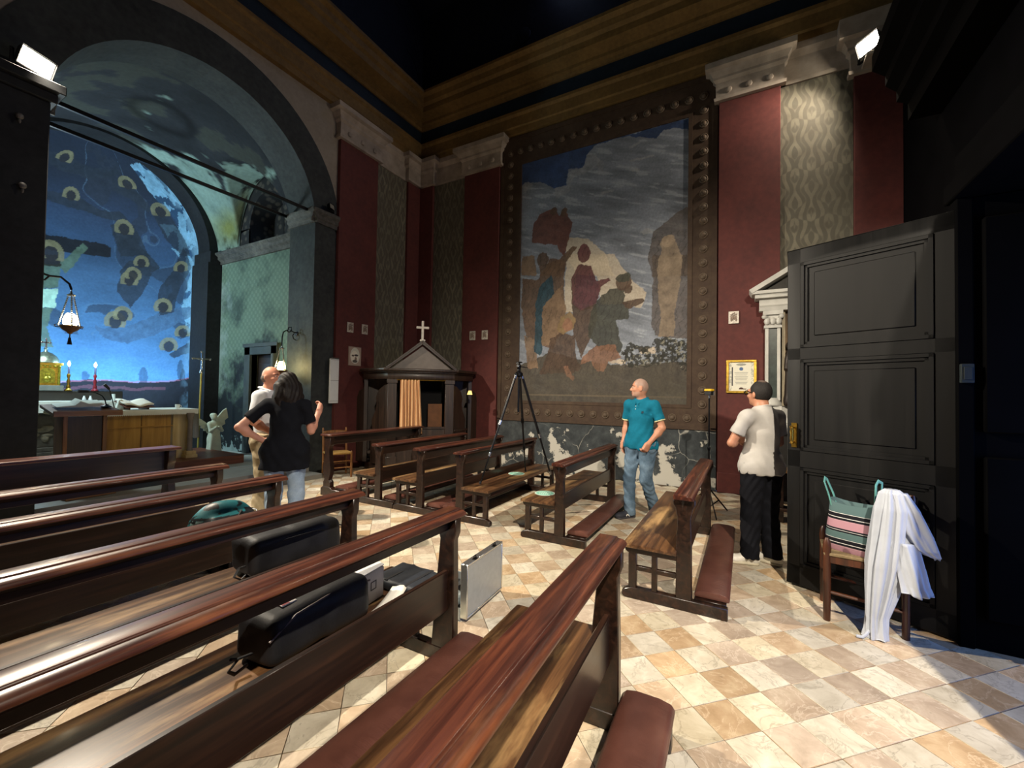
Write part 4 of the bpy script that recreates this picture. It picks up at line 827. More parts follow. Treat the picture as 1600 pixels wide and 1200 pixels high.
MB().box(-HB+.08, HB-.08, .70, .74, .14, 1.78).build('inner_back', plain('confessional_dark_inside', '#07070a', .9), cf)
o = MB().box(.16, .44, .34, .37, .80, 1.30).build('inner_panel', plain('brown_fibreboard', '#7a4f2f', .7), cf); lab(o, 'brown board inside the booth')
MB().box(-HB+.08, HB-.08, .02, .05, .14, .82).box(-HB+.08, HB-.08, .0, .07, .82, .86).build('half_door', W_DARK, cf, bevel=.005)
CUR = NT('striped_orange_curtain'); v = CUR.sep(CUR.coord()); w = CUR.math('FRACT', CUR.math('MULTIPLY', v[0], 21))
CUR.done(CUR.ramp(w, [(0, '#b8855a'), (.30, '#c79a6e'), (.42, '#dcc7a0'), (.55, '#bd8559'), (.75, '#a5643f'), (.9, '#d3b284')]), .85, 0, .2)
def curt(u, v):
    spread = .36+.06*v; x = -.40+u*spread*(1 if True else 0); y = -.035+.030*math.sin(u*38+v*1.2)*(.5+.5*v)-.02*v
    return (x+.02*v*math.sin(u*9), y, 1.77-v*(.96+.05*max(0,u-.7)*6))
o = MB().grid(80, 16, curt).build('curtain', CUR.mat, cf, sharp=180); lab(o, 'orange striped half-drawn curtain')
md = o.modifiers.new('s', 'SOLIDIFY'); md.thickness = .004
MB().cyl((-HB+.08,-.03,1.765), (HB-.08,-.03,1.765), .008, n=8).build('curtain_rod', BRASS, cf)
o = MB().box(.93,.97,.02,.06,1.50,1.56).prism([(.90,1.50),(1.0,1.50),(.98,1.58),(.93,1.58)],'y',.0,.05).build('small_lamp', emis('warm_lamp_shade', '#ffcf7a', .8), cf)
t = tag(MB().box(-.022,.022,-.02,.02,.03,.40).box(-.12,.12,-.02,.02,.245,.29).box(-.05,.05,-.04,.04,0,.035).build('cross', plain('white_stone_cross', '#cfc8be', .6), loc=(6.27+.0, 5.49+.0, 2.52), rot=(0,0,R(-45)), bevel=.006), 'white cross on top of the confessional pediment', 'cross')
# rush chair left of the confessional
def rush_chair(t, wm, rushm, W=.40, D=.36, H=.86, SH=.44):
    for sx in (-1, 1):
        x = sx*W/2
        MB().lathe([(.018,0),(.021,.2),(.021,SH-.03),(.017,SH+.02),(.008,SH+.03)], 10, (x, D/2, 0)).build('front_leg', wm, t)
        MB().tube([(x,-D/2,0),(x,-D/2,SH),(x*1.0,-D/2-.05,H-.03),(x,-D/2-.055,H)], [.018,.020,.018,.012], 10).build('back_leg', wm, t)
        for z in (.14,.26): MB().cyl((x,-D/2,z), (x,D/2,z), .010, n=8).build('side_stretcher', wm, t)
    for z in (.18,.29): MB().cyl((-W/2,D/2,z), (W/2,D/2,z), .011, n=8).build('front_stretcher', wm, t)
    MB().cyl((-W/2,-D/2,.20), (W/2,-D/2,.20), .011, n=8).build('rear_stretcher', wm, t)
    for z in (SH+.16, SH+.30):
        MB().grid(9, 2, lambda u, v: (-W/2+u*W, -D/2-.035-.02*math.sin(math.pi*u), z+v*.06+.012*math.sin(math.pi*u)*v)).build('back_slat', wm, t).modifiers.new('s','SOLIDIFY').thickness = .014
    b = MB(); h = W/2+.012; d = D/2+.012; top = SH+.008
    b.add([(-h,-d,SH-.03),(h,-d,SH-.03),(h,d,SH-.03),(-h,d,SH-.03),(-h,-d,SH),(h,-d,SH),(h,d,SH),(-h,d,SH),(0,0,top-.016)],
          [(3,2,1,0),(0,1,5,4),(1,2,6,5),(2,3,7,6),(3,0,4,7),(4,5,8),(5,6,8),(6,7,8),(7,4,8)])
    b.build('rush_seat', rushm, t, bevel=.006)
RUSH = plain('straw_rush', '#a9854c', .8, 0, .2, .25, 40, .4)
ch = thing('rush_chair', 'straw-seated wooden chair left of the confessional behind the kneeling desk', 'chair', (5.12, 6.42, 0), R(155)); rush_chair(ch, W_CHAIRL, RUSH)

# ================================================================== SMALL WALL THINGS
def print_vcol(w, h, nx, ny, fn, name, off):
    xs = np.linspace(-w/2, w/2, nx); zs = np.linspace(-h/2, h/2, ny); X, Z = np.meshgrid(xs, zs)
    return np.stack([X, np.full_like(X, off), Z], -1), fn(X, Z)
VPR = vcol('printed_paper', .55, .06, 60, .3, 0)
SILV = plain('silver_relief', '#b9b2a8', .45, .3, .5, .25, 40)
def plaque(loc, rotz, label, w=.15, h=.20, tilt=0):
    t = thing('wall_plaque', label, 'plaque', loc, rotz, 'small relief plaques of the stations')
    MB().box(-w/2, w/2, -.018, 0, -h/2, h/2).build('frame', SILV, t, bevel=.004)
    b = MB()
    for k in range(4): b.ell((-.035+.023*k, -.02, -.02+.012*((k*7) % 3)), (.013,.010,.05), 8); b.ell((-.035+.023*k, -.022, .045+.012*((k*7) % 3)), (.011,.010,.013), 8)
    b.bar((-.05,-.018,.02), (.05,-.018,.055), .012, .008)
    b.build('relief', plain('relief_dark', '#7c6c60', .5, .2), t)
plaque((5.67, YA-.085, 2.79), 0, 'small silvery relief plaque, the one nearer the arch, above the portrait')
plaque((6.03, YA-.085, 2.80), 0, 'small silvery relief plaque on the red pilaster, nearer the damask panel')
plaque((XW-.085, 5.24, 2.79), R(-90), 'small silvery relief plaque on the pilaster right of the confessional, nearer the damask')
plaque((XW-.085, 4.92, 2.79), R(-90), 'small silvery relief plaque on the red pilaster, nearer the fresco border')
plaque((XW-.085, .17, 2.82), R(-90), 'single small relief plaque above the gilt framed certificate')
t = thing('portrait_print', 'pale portrait print of an old man on the red pilaster beside the arch', 'picture', (5.80, YA-.083, 2.23))
MB().box(-.155, .155, -.012, 0, -.19, .19).build('backing', plain('portrait_mount', '#8d7a6c', .6), t, bevel=.003)
def pf(X, Z):
    c = lin('#a08d80')*np.ones(X.shape+(3,)); c = over(c, ((X/.115)**2+((Z-.01)/.16)**2 < 1), lin('#c9c8ba'))
    c = over(c, ((X+.01)/.085)**2+((Z+.01)/.115)**2 < 1, lin('#dcd6c6')); c = over(c, ((X-.03)/.05)**2+((Z-.02)/.02)**2 < 1, lin('#3a3230')); c = over(c, ((X+.05)/.03)**2+((Z-.01)/.018)**2 < 1, lin('#4a403c'))
    c = over(c, ((X-.02)/.03)**2+((Z+.05)/.035)**2 < 1, lin('#7c6a60')); c = over(c, ((X-.0)/.06)**2+((Z+.10)/.03)**2 < 1, lin('#55504a')); return c
P, cc = print_vcol(.29, .36, 44, 54, pf, 'p', -.014); cgrid('print', P, cc, VPR, t)
t = thing('framed_certificate', 'gilt framed certificate hanging on the red pilaster right of the fresco', 'frame', (XW-.082, .06, 1.87), R(-90))
b = MB(); w, h, q = .21, .265, .035
for x0, x1, z0, z1 in ((-w,w,h-q,h),(-w,w,-h,-h+q),(-w,-w+q,-h+q,h-q),(w-q,w,-h+q,h-q)): b.box(x0, x1, -.03, 0, z0, z1); b.box(x0+.008, x1-.008, -.036, -.03, z0+.008, z1-.008)
b.build('gilt_frame', GOLD, t, bevel=.004)
def cfn(X, Z):
    c = lin('#dcd9c9')*np.ones(X.shape+(3,)); q = fbm(X*60, Z*60, 3, 5)
    c = over(c, (np.abs(X) > .135) & (q > .5), lin('#8c8f86'), .6); c = over(c, (X/.028)**2+((Z-.12)/.028)**2 < 1, lin('#4c6690')); c = over(c, (X/.07)**2+((Z-.19)/.02)**2 < 1, lin('#7d8078'), .8)
    for k in range(9): c = over(c, (np.abs(Z-.06+k*.022) < .004) & (np.abs(X) < .095-.01*(k % 3)), lin('#8f8f88'), .8)
    c = over(c, (np.abs(X+.125) < .009) & (np.abs(Z) < .15), lin('#3c3c40')); c = over(c, ((X-.0)/.03)**2+((Z+.19)/.016)**2 < 1, lin('#4a2f2a')); c = over(c, (np.abs(X-.02) < .05) & (np.abs(Z+.2) < .006), lin('#4a2f2a')); return c
P, cc = print_vcol(2*(w-q)+.004, 2*(h-q)+.004, 80, 100, cfn, 'c', -.012); cgrid('sheet', P, cc, VPR, t)
gl = NT('picture_glass'); gl.b.inputs['Transmission Weight'].default_value = 1; gl.b.inputs['IOR'].default_value = 1.1; gl.done('#ffffff', .04)
t = thing('wall_heater', 'long white panel fixed upright beside the red pilaster at the arch', 'panel', (5.30, YA-.10, 1.30))
MB().box(-.095, .095, -.045, 0, 0, .84).build('panel', plain('white_enamel', '#d6dadb', .4, 0, .4, .03), t, bevel=.008)
MB().box(-.085, .085, -.046, -.040, .835, .86).box(-.06, -.03, .0, .03, .1, .16).box(.03, .06, .0, .03, .7, .76).build('bracket', STEEL, t)
for k in range(3): MB().box(-.088, .088, -.048, -.0445, .04+k*.39-.002, .04+k*.39+.002).build('seam', METAL, t)

# ================================================================== FLOODLIGHTS
GLOW = emis('floodlight_glass', '#fff1d6', 60)
def floodlight(label, loc, rotz, pitch, s=1.0):
    t = thing('floodlight', label, 'floodlight', loc, rotz)
    M = Matrix.Rotation(pitch, 4, 'X')
    b = MB().prism([(-.09*s,-.075*s),(.09*s,-.075*s),(.07*s,.07*s),(-.07*s,.07*s)], 'x', -.15*s, .15*s)
    M2 = Matrix.Translation((0,0,.17*s)) @ M
    hb = MB()
    hb.add([(-.15*s,.07*s,-.10*s),(.15*s,.07*s,-.10*s),(.15*s,.07*s,.10*s),(-.15*s,.07*s,.10*s),(-.10*s,-.07*s,-.07*s),(.10*s,-.07*s,-.07*s),(.10*s,-.07*s,.07*s),(-.10*s,-.07*s,.07*s)],
           [(0,1,5,4),(1,2,6,5),(2,3,7,6),(3,0,4,7),(4,5,6,7)], 0, M2)
    for k in range(4): hb.box(-.08*s, .08*s, -.10*s, -.07*s, -.05*s+k*.03*s, -.04*s+k*.03*s, 0, M2)
    hb.build('housing', METAL, t)
    MB().box(-.135*s, .135*s, .055*s, .062*s, -.085*s, .085*s, 0, M2).build('glass', GLOW, t)
    b = MB().bar((-.17*s,0,.0), (-.17*s,0,.19*s), .012, .03).bar((.17*s,0,.0), (.17*s,0,.19*s), .012, .03).box(-.18*s, .18*s, -.02, .02, 0, .012)
    b.build('bracket', METAL, t); return t
for x_, z_, lb_ in ((1.253, 4.33, 'upper small porcelain insulator on the dark pier under the left floodlight'), (1.292, 3.62, 'lower small porcelain insulator on the dark pier under the left floodlight')):
    t = thing('porcelain_insulator', lb_, 'insulator', (x_, YA-.30, z_)); MB().cyl((0,0,0),(0,-.03,0),.018,n=10).build('pin', METAL, t); MB().ell((0,-.05,0),(.030,.026,.034),12).ell((0,-.05,-.05),(.012,.012,.03),8).build('porcelain_body', plain('grey_porcelain', '#5b5a58', .4), t)
floodlight('floodlight glaring on the dark pier left of the sanctuary arch', (1.34, 6.64, 4.82), R(180+22), R(-22))
floodlight('floodlight high on the unseen wall behind the camera', (-1.09, -1.765, 4.93), R(-48), R(-25))
struct(MB().box(XL, -.92, YB, -1.67, 4.85, 4.925).build('trim_29', PLASTER, bevel=.005), 'ledge of the rear floodlight')
floodlight('floodlight glaring on the corner capital above the damask panel', (7.36, -1.50, 6.29), R(40), R(-20))
struct(MB().box(7.24, 7.62, -1.86, -1.43, 6.24, 6.285).build('trim_30', PLASTER, bevel=.005), 'ledge under the right floodlight')
t = floodlight('small dim floodlight on the impost right of the arch', (5.14, 6.80, 4.885), R(200), R(10), .5)
g_ = [c_ for c_ in t.children if c_.name.startswith('glass')][0]; g_.data.materials.clear(); g_.data.materials.append(plain('dead_lamp_glass', '#8d8a80', .2))
# ================================================================== SDF surfaces (smooth union of round cones and ellipsoids)
class SDF:
    def __init__(s, res=.008): s.p = []; s.res = res
    def cone(s, a, b, r1, r2=None, k=.02, sy=1.0, cut=None):
        s.p.append(('c', np.array(a, float), np.array(b, float), r1, r1 if r2 is None else r2, k, sy, cut)); return s
    def ell(s, c, r, k=.02, rot=None, cut=None):
        s.p.append(('e', np.array(c, float), np.array(r, float), rot, None, k, 1.0, cut)); return s
    def box(s, c, h, rad, k=.02, rot=None, cut=None):
        s.p.append(('b', np.array(c, float), np.array(h, float), rot, rad, k, 1.0, cut)); return s
    def mesh(s, warp=None, mask=None):
        lo = np.full(3, 1e9); hi = -lo; bb = []
        for q in s.p:
            if q[0] == 'c':
                r = max(q[3], q[4])*max(1, q[6]); l = np.minimum(q[1], q[2])-r; h = np.maximum(q[1], q[2])+r
            elif q[0] == 'e': r = max(q[2]); l = q[1]-r; h = q[1]+r
            else: r = np.linalg.norm(q[2])+q[4]; l = q[1]-r; h = q[1]+r
            bb.append((l, h)); lo = np.minimum(lo, l); hi = np.maximum(hi, h)
        rs = s.res; lo = lo-4*rs; n = np.ceil((hi+4*rs-lo)/rs).astype(int)+1
        F = np.full(n, .5, np.float32); ax = [lo[i]+rs*np.arange(n[i]) for i in range(3)]
        for q, (l, h) in zip(s.p, bb):
            k = q[5]; mg = k+3*rs
            i0 = np.maximum(0, np.floor((l-mg-lo)/rs).astype(int)); i1 = np.minimum(n, np.ceil((h+mg-lo)/rs).astype(int)+1)
            sl = tuple(slice(a, b) for a, b in zip(i0, i1))
            X, Y, Z = np.meshgrid(*[ax[i][sl[i]] for i in range(3)], indexing='ij'); P = np.stack([X, Y, Z], -1).astype(np.float32)
            if q[0] == 'c':
                a, b, r1, r2, sy = q[1], q[2], q[3], q[4], q[6]
                ab = b-a; t = np.clip(((P-a) @ ab)/max(1e-9, ab @ ab), 0, 1); D = P-a-t[..., None]*ab; D[..., 1] /= sy
                d = np.sqrt((D**2).sum(-1))-(r1+(r2-r1)*t)
            else:
                D = P-q[1]
                if q[3] is not None: D = D @ q[3]
                if q[0] == 'e':
                    k0 = np.sqrt(((D/q[2])**2).sum(-1)); k1 = np.sqrt(((D/q[2]**2)**2).sum(-1)); d = k0*(k0-1)/np.maximum(k1, 1e-6)
                else:
                    Q = np.abs(D)-q[2]; d = np.sqrt((np.maximum(Q, 0)**2).sum(-1))+np.minimum(Q.max(-1), 0)-q[4]
            if q[7] is not None:
                for (pt, nn) in q[7]:
                    nn = np.array(nn, float); nn /= np.linalg.norm(nn); d = np.maximum(d, (P-np.array(pt)) @ nn)
            f = F[sl]
            if k > 0:
                hh = np.clip(.5+.5*(f-d)/k, 0, 1); F[sl] = f*(1-hh)+d*hh-k*hh*(1-hh)
            else: F[sl] = np.minimum(f, d)
        if warp or mask:
            X, Y, Z = np.meshgrid(*ax, indexing='ij')
            if warp: F = F+warp(X, Y, Z)
            if mask: F = np.maximum(F, mask(X, Y, Z))
        F[0] = F[-1] = .5; F[:, 0] = F[:, -1] = .5; F[:, :, 0] = F[:, :, -1] = .5
        return s.nets(F, lo, rs)
    @staticmethod
    def nets(F, lo, rs):
        S = F < 0; n = np.array(F.shape); c = n-1
        cnt = np.zeros(c, np.int8); pos = np.zeros(tuple(c)+(3,), np.float32)
        corners = [(i, j, k) for i in (0,1) for j in (0,1) for k in (0,1)]
        def V(A, o): return A[o[0]:o[0]+c[0], o[1]:o[1]+c[1], o[2]:o[2]+c[2]]
        for a in range(3):
            for o in corners:
                if o[a]: continue
                o2 = list(o); o2[a] = 1
                f0, f1 = V(F, o), V(F, o2); x = V(S, o) != V(S, o2)
                idx = np.nonzero(x); t = f0[idx]/(f0[idx]-f1[idx])
                cnt[idx] += 1
                for b in range(3): pos[idx+(np.full(len(idx[0]), b),)] += (t if b == a else o[b])
        act = np.nonzero(cnt > 0); vid = np.full(c, -1, np.int64); vid[act] = np.arange(len(act[0]))
        verts = (np.stack(act, -1)+pos[act]/cnt[act][:, None])*rs+lo
        faces = []
        for a in range(3):
            b1, b2 = [(1,2),(2,0),(0,1)][a]
            sl0 = [slice(1,-1)]*3; sl0[a] = slice(0,-1); sl1 = list(sl0); sl1[a] = slice(1,None)
            A, B = S[tuple(sl0)], S[tuple(sl1)]
            for flip, msk in ((False, A & ~B), (True, ~A & B)):
                e = np.stack(np.nonzero(msk), -1)
                if not len(e): continue
                off = np.array([1,1,1]); off[a] = 0; e = e+off
                def g(d1, d2):
                    q = e.copy(); q[:, b1] -= d1; q[:, b2] -= d2; return vid[q[:,0], q[:,1], q[:,2]]
                qd = np.stack([g(1,1), g(0,1), g(0,0), g(1,0)], -1)
                if flip: qd = qd[:, ::-1]
                faces.append(qd)
        return verts, np.concatenate(faces)
    def build(s, name, mats, parent=None, color=None, **kw):
        v, f = s.mesh(**kw); me = bpy.data.meshes.new(name)
        me.vertices.add(len(v)); me.vertices.foreach_set('co', v.astype(np.float32).ravel())
        me.loops.add(f.size); me.loops.foreach_set('vertex_index', f.astype(np.int32).ravel())
        me.polygons.add(len(f)); me.polygons.foreach_set('loop_start', np.arange(len(f), dtype=np.int32)*4)
        me.update(calc_edges=True); me.polygons.foreach_set('use_smooth', [True]*len(f))
        for m in (mats if isinstance(mats, list) else [mats]): me.materials.append(m)
        if color is not None:
            at = me.color_attributes.new('Col', 'FLOAT_COLOR', 'POINT'); c4 = np.ones((len(v), 4), np.float32); c4[:, :3] = color(v); at.data.foreach_set('color', c4.ravel())
        o = bpy.data.objects.new(name, me); COL.objects.link(o)
        if parent: o.parent = parent
        return o
def rotz3(a): return np.array([[math.cos(a), -math.sin(a), 0], [math.sin(a), math.cos(a), 0], [0, 0, 1]])

# ================================================================== SANCTUARY FURNITURE
PZ = .33
al = thing('altar_table', 'wooden mass altar with grey colonnettes standing on the reddish platform', 'altar', (2.95, 8.85, PZ))
W2, AH = .84, .84
MB().box(-W2, W2, -.32, .38, AH-.05, AH).build('table_top', W_OAKL, al, bevel=.006)
for i, (x0, x1) in enumerate(((-.80,-.34),(-.33,.11),(.12,.52))): MB().box(x0, x1, -.26, -.22, 0, AH-.05).build('front_panel', W_OAK, al, bevel=.005)
MB().box(-.80, .54, -.285, -.26, .56, .575).build('panel_moulding', W_OAK, al)
MB().box(.54, .80, -.28, -.2, 0, AH-.05).build('pale_end_panel', W_OAKL, al, bevel=.005)
GST = plain('grey_column_stone', '#7d746a', .5, 0, .4, .12, 8)
for x in (.76,):
    b = MB(); b.lathe([(.05,.12),(.048,.14),(.040,.16),(.038,.66),(.045,.68),(.055,.74),(.06,.78)], 16, (x,-.36,0)); b.build('colonnette', GST, al)
    MB().box(x-.09, x+.09, -.45, -.27, 0, .06).box(x-.075, x+.075, -.435, -.285, .06, .12).build('column_base', W_OAKL, al, bevel=.006)
MB().box(.78, .82, .30, .34, 0, AH-.05).box(.70, .72, .28, .32, 0, AH-.05).build('rear_leg', METAL, al, bevel=.004)
cl = thing('altar_cloth', 'white scallop-edged cloth over the wooden mass altar', 'cloth', (2.95, 8.85, PZ+AH))
b = MB(); x0, x1, y0, y1 = -.87, .88, -.35, .42; n = 70
vs = []; b.box(x0, x1, y0, y1, .001, .008)
for k in range(n):
    a = x0+(x1-x0)*k/n; a2 = x0+(x1-x0)*(k+1)/n; m_ = (a+a2)/2
    b.add([(a,y0-.004,.006),(a2,y0-.004,.006),(a2,y0-.010,-.07),(m_,y0-.012,-.088),(a,y0-.010,-.07)], [(4,3,2,1,0),(0,1,2,3,4)])
def side(u, v): return (x1+.006+.018*v+.014*math.sin(u*24)*v, y0+u*(y1-y0), .006-v*(.50+.03*math.sin(u*7)))
b.grid(40, 12, side); b.grid(40, 12, lambda u, v: (side(1-u, v)[0]+.006, side(1-u, v)[1], side(1-u, v)[2]))
b.build('cloth', LINEN, cl)
t = thing('lectern', 'dark wooden lectern with sloping top before the altar', 'lectern', (2.12, 7.62, SZ))
MB().box(-.17, .17, -.03, .0, .0, .98).build('front_panel', W_DARK, t, bevel=.004)
for s in (-1, 1): MB().box(s*.19-.022, s*.19+.022, -.05, .28, 0, 1.0).build('side_panel', wood('lectern_edge_wood', '#5a3a20', '#74502c', '#8a6439', .45, axis='z') if s > 0 else W_CHAIRL, t, bevel=.004)
MB().box(-.24, .24, -.10, .34, -.0, .05).build('base', W_DARK, t, bevel=.006)
MB().prism([(-.16,.99),(.36,1.09),(.36,1.13),(-.16,1.03)], 'x', -.33, .33).box(-.33, .33, -.18, -.15, .99, 1.06).build('sloping_top', wood('lectern_top_wood', '#5b3d27', '#744f33', '#8a6443', .4), t, bevel=.004)
def mic(t, base, pts, head):
    MB().lathe([(.055,0),(.058,.012),(.03,.025),(.012,.04)], 16, base).build('base', METAL, t)
    MB().tube(pts, .007, 8).build('gooseneck', METAL, t)
    d = (Vector(head)-Vector(pts[-1])).normalized(); MB().cyl(pts[-1], head, .018, .022, 12).build('microphone_head', BLACKFAB, t)
t = thing('microphone', 'gooseneck microphone curving up from the lectern', 'microphone', (2.36, 7.72, SZ+1.09))
mic(t, (0,0,0), [(0,0,.03),(-.015,0,.10),(-.05,-.01,.16),(-.12,-.02,.20),(-.19,-.02,.215)], (-.29,-.02,.215))
t = thing('microphone', 'black table microphone standing on the white altar cloth', 'microphone', (2.72, 8.58, PZ+AH+.008))
mic(t, (0,0,0), [(0,0,.03),(-.02,0,.12),(-.045,0,.24),(-.07,0,.33)], (-.13,0,.40))
t = thing('missal_stand', 'open book on a small stand on the altar', 'book stand', (3.02, 8.72, PZ+AH+.008), R(12))
MB().prism([(-.12,.03),(.14,.12),(.14,.135),(-.12,.045)], 'x', -.17, .17).box(-.15,-.12,-.1,.12,0,.06).box(.12,.15,-.1,.12,0,.06).build('stand', W_CHAIR, t, bevel=.003)
t2 = thing('missal', 'open missal with curling pages lying on the altar stand', 'book', (3.02, 8.72, PZ+AH+.055), R(12))
b = MB(); b.grid(17, 5, lambda u, v: (-.20+u*.40, -.13+v*.26, .005+.09*v*.9+.045*abs(math.sin((u-.5)*math.pi*1.2))))
o = b.build('pages', PAPER, t2); o.modifiers.new('s','SOLIDIFY').thickness = .02
MB().prism([(-.14,-.012),(.15,.088),(.15,.094),(-.14,-.004)], 'x', -.21, .21).build('cover', plain('missal_cover', '#5a3122', .5), t2)
t = tag(MB().prism([(-.08,0),(.07,0),(.02,.13),(-.02,.17),(-.05,.15)], 'y', -.04, .04).build('folded_napkin', LINEN, loc=(2.86, 8.74, PZ+AH+.009), bevel=.01, seg=2), 'peaked folded white napkin beside the missal', 'napkin')
t = thing('white_cup', 'small white cup at the right end of the mass altar', 'cup', (3.60, 8.70, PZ+AH+.008))
MB().lathe([(.025,0),(.032,.01),(.036,.075),(.033,.075),(.029,.012),(.001,.012)], 16).build('body', plain('white_ceramic', '#e3e6e2', .25), t)
MB().tube([(.034,0,.06),(.056,0,.055),(.058,0,.03),(.035,0,.02)], .005, 6).build('handle', plain('white_ceramic_handle', '#e3e6e2', .25), t)
t = tag(MB().prism([(-.22,0),(.02,.0),(.20,.02),(.22,.06),(.08,.05),(.0,.085),(-.05,.03),(-.22,.012)], 'y', -.12, .1).build('crumpled_cloth', LINEN, loc=(2.08, 7.76, SZ+1.115), bevel=.012, seg=2, rot=(R(10),0,0)), 'crumpled white cloth lying on the lectern top', 'cloth')
# high altar
HX, HY, HA = 2.62, 11.35, 1.27
SH_ = plain('dark_carved_stone', '#3f3a33', .7, 0, .3, .45, 7, .8)
t = thing('high_altar', 'dark carved stone high altar at the back of the sanctuary', 'altar', (HX, HY, SZ))
MB().box(-1.2, 1.2, -.22, .4, 0, .16).box(-1.14, 1.14, -.18, .4, .16, .24).build('plinth', SH_, t, bevel=.01)
MB().box(-1.05, 1.05, -.10, .4, .24, 1.0).build('front_block', SH_, t, bevel=.01)
b = MB(); r2 = random.Random(4)
for k in range(46): b.ell((r2.uniform(-.95,.95), -.10, r2.uniform(.36,.92)), (r2.uniform(.04,.12), .035, r2.uniform(.03,.09)), 8)
b.build('carved_relief', plain('carved_relief_stone', '#6a6152', .6, 0, .3, .35, 9), t)
MB().box(-1.22, 1.22, -.26, .42, 1.0, 1.08).build('mensa', SH_, t, bevel=.012)
MB().box(-1.15, 1.15, .14, .42, 1.08, 1.28).build('gradine', plain('gradine_stone', '#2a2622', .5), t, bevel=.01)
t = thing('high_altar_cloth', 'white embroidered cloth hanging along the front of the high altar', 'cloth', (HX, HY, SZ+1.08))
MB().box(-1.235, 1.235, -.275, .13, .001, .007).box(-1.235, 1.235, -.282, -.275, -.20, .007).box(1.235, 1.243, -.28, .13, -.30, .007).build('cloth', LINEN, t)
b = MB()
for k in range(13): x = -1.14+k*.19; b.prism([(x-.06,-.045),(x+.06,-.045),(x,-.115)], 'y', -.2835, -.2822).prism([(x-.02,-.115),(x+.02,-.115),(x,-.145)], 'y', -.2835, -.2822)
lab(b.build('embroidery', plain('grey_embroidery', '#8b9a92', .8), t), 'grey triangular embroidery')
# tabernacle
t = thing('tabernacle', 'gilded domed tabernacle on the high altar', 'tabernacle', (2.66, 11.62, SZ+1.28))
MB().box(-.22, .22, -.16, .16, 0, .10).build('base', plain('tabernacle_base_stone', '#6d7370', .6), t, bevel=.006)
MB().box(-.18, .18, -.13, .13, .10, .48).build('body', GOLD, t, bevel=.004)
b = MB()
for s in (-1, 1): b.lathe([(.018,.12),(.024,.14),(.018,.18),(.018,.42),(.026,.46)], 8, (s*.155,-.14,0))
b.prism([(-.10,.14)]+[(.10*math.cos(math.pi*(1-k/10)), .33+.10*math.sin(math.pi*(1-k/10))) for k in range(11)]+[(.10,.14)], 'y', -.145, -.13); b.ell((0,-.15,.30),(.035,.02,.04),8); b.ell((0,-.15,.22),(.05,.02,.06),8)
for k in range(6): b.ell((-.16+.064*k,-.14,.46),(.02,.015,.02),8)
b.build('relief_door', plain('gilt_relief', '#a8a03c', .35, .8, .5, .4, 30), t)
MB().box(-.21, .21, -.15, .15, .48, .53).build('cornice', GOLD, t, bevel=.006)
MB().lathe([(.19,.53),(.185,.58),(.15,.65),(.09,.71),(.03,.74),(.02,.78),(.03,.80),(.01,.83)], 16).build('dome', plain('silvered_dome', '#8f9a8c', .35, .8, .5, .3, 25, .4), t)
MB().box(-.012,.012,-.01,.01,.82,.98).box(-.055,.055,-.01,.01,.90,.925).ell((0,0,.98),(.02,.015,.02),8).ell((-.055,0,.912),(.02,.015,.02),8).ell((.055,0,.912),(.02,.015,.02),8).build('finial_cross', STEEL, t)
BULB = glow_glass('candle_bulb_glow', '#bfe9ff', 40)
for i, (x, c1, lb) in enumerate(((2.95, BRASS, 'gilt candlestick with a glowing bulb nearer the tabernacle'), (3.33, plain('red_enamel_stick', '#7c1f2a', .35, .2, .5, .1), 'red based candlestick with a glowing bulb'))):
    t = thing('candlestick', lb, 'candlestick', (x, 11.20+.30, SZ+1.28), 0, 'candlesticks with electric flames')
    MB().lathe([(.055,0),(.058,.02),(.03,.05),(.035,.09),(.018,.13),(.03,.18),(.015,.24),(.028,.30),(.02,.33)], 14).build('stem', c1, t)
    MB().lathe([(.016,.33),(.016,.47),(.006,.48)], 12).build('candle', plain('dark_candle', '#3a3f58', .5), t)
    MB().lathe([(.006,.48),(.020,.50),(.024,.525),(.014,.56),(.002,.585)], 12).build('flame_bulb', BULB, t)
for l_, x in zip(LC, (2.95, 3.33)): l_.location = (x, 11.40, SZ+1.28+.54)
t = thing('white_candle', 'short white candle on the end of the high altar', 'candle', (3.56, 11.3, SZ+1.087)); MB().lathe([(.03,0),(.03,.13),(.024,.135)], 14).build('wax', LINEN, t); MB().cyl((0,0,.133),(0,0,.155),.003,n=6).build('wick', METAL, t)
t = thing('cruet_tray', 'tray with two little white cruets on the high altar', 'tray', (3.17, 11.32, SZ+1.087))
MB().lathe([(.11,0),(.13,.02),(.125,.022),(.10,.006),(.001,.006)], 20).build('tray', STEEL, t)
for x in (-.04, .05): MB().lathe([(.022,.007),(.03,.03),(.018,.07),(.012,.09),(.018,.10)], 12, (x,0,0)).build('cruet', plain('cruet_white', '#dfe6ea', .3), t)
# LED bar behind the high altar
t = thing('led_bar', 'blue-white light bar on the floor behind the high altar', 'light', (3.0, 11.98, SZ+1.0)); MB().box(-1.1,1.1,-.05,.05,-.02,.06).build('housing', METAL, t); MB().box(-1.08,1.08,-.04,.04,.06,.066).build('diffuser', emis('led_diffuser', '#bcd9ff', 6), t)
MB().box(-.03,.03,-.03,.03,-1.0,-.02).build('post', METAL, t)
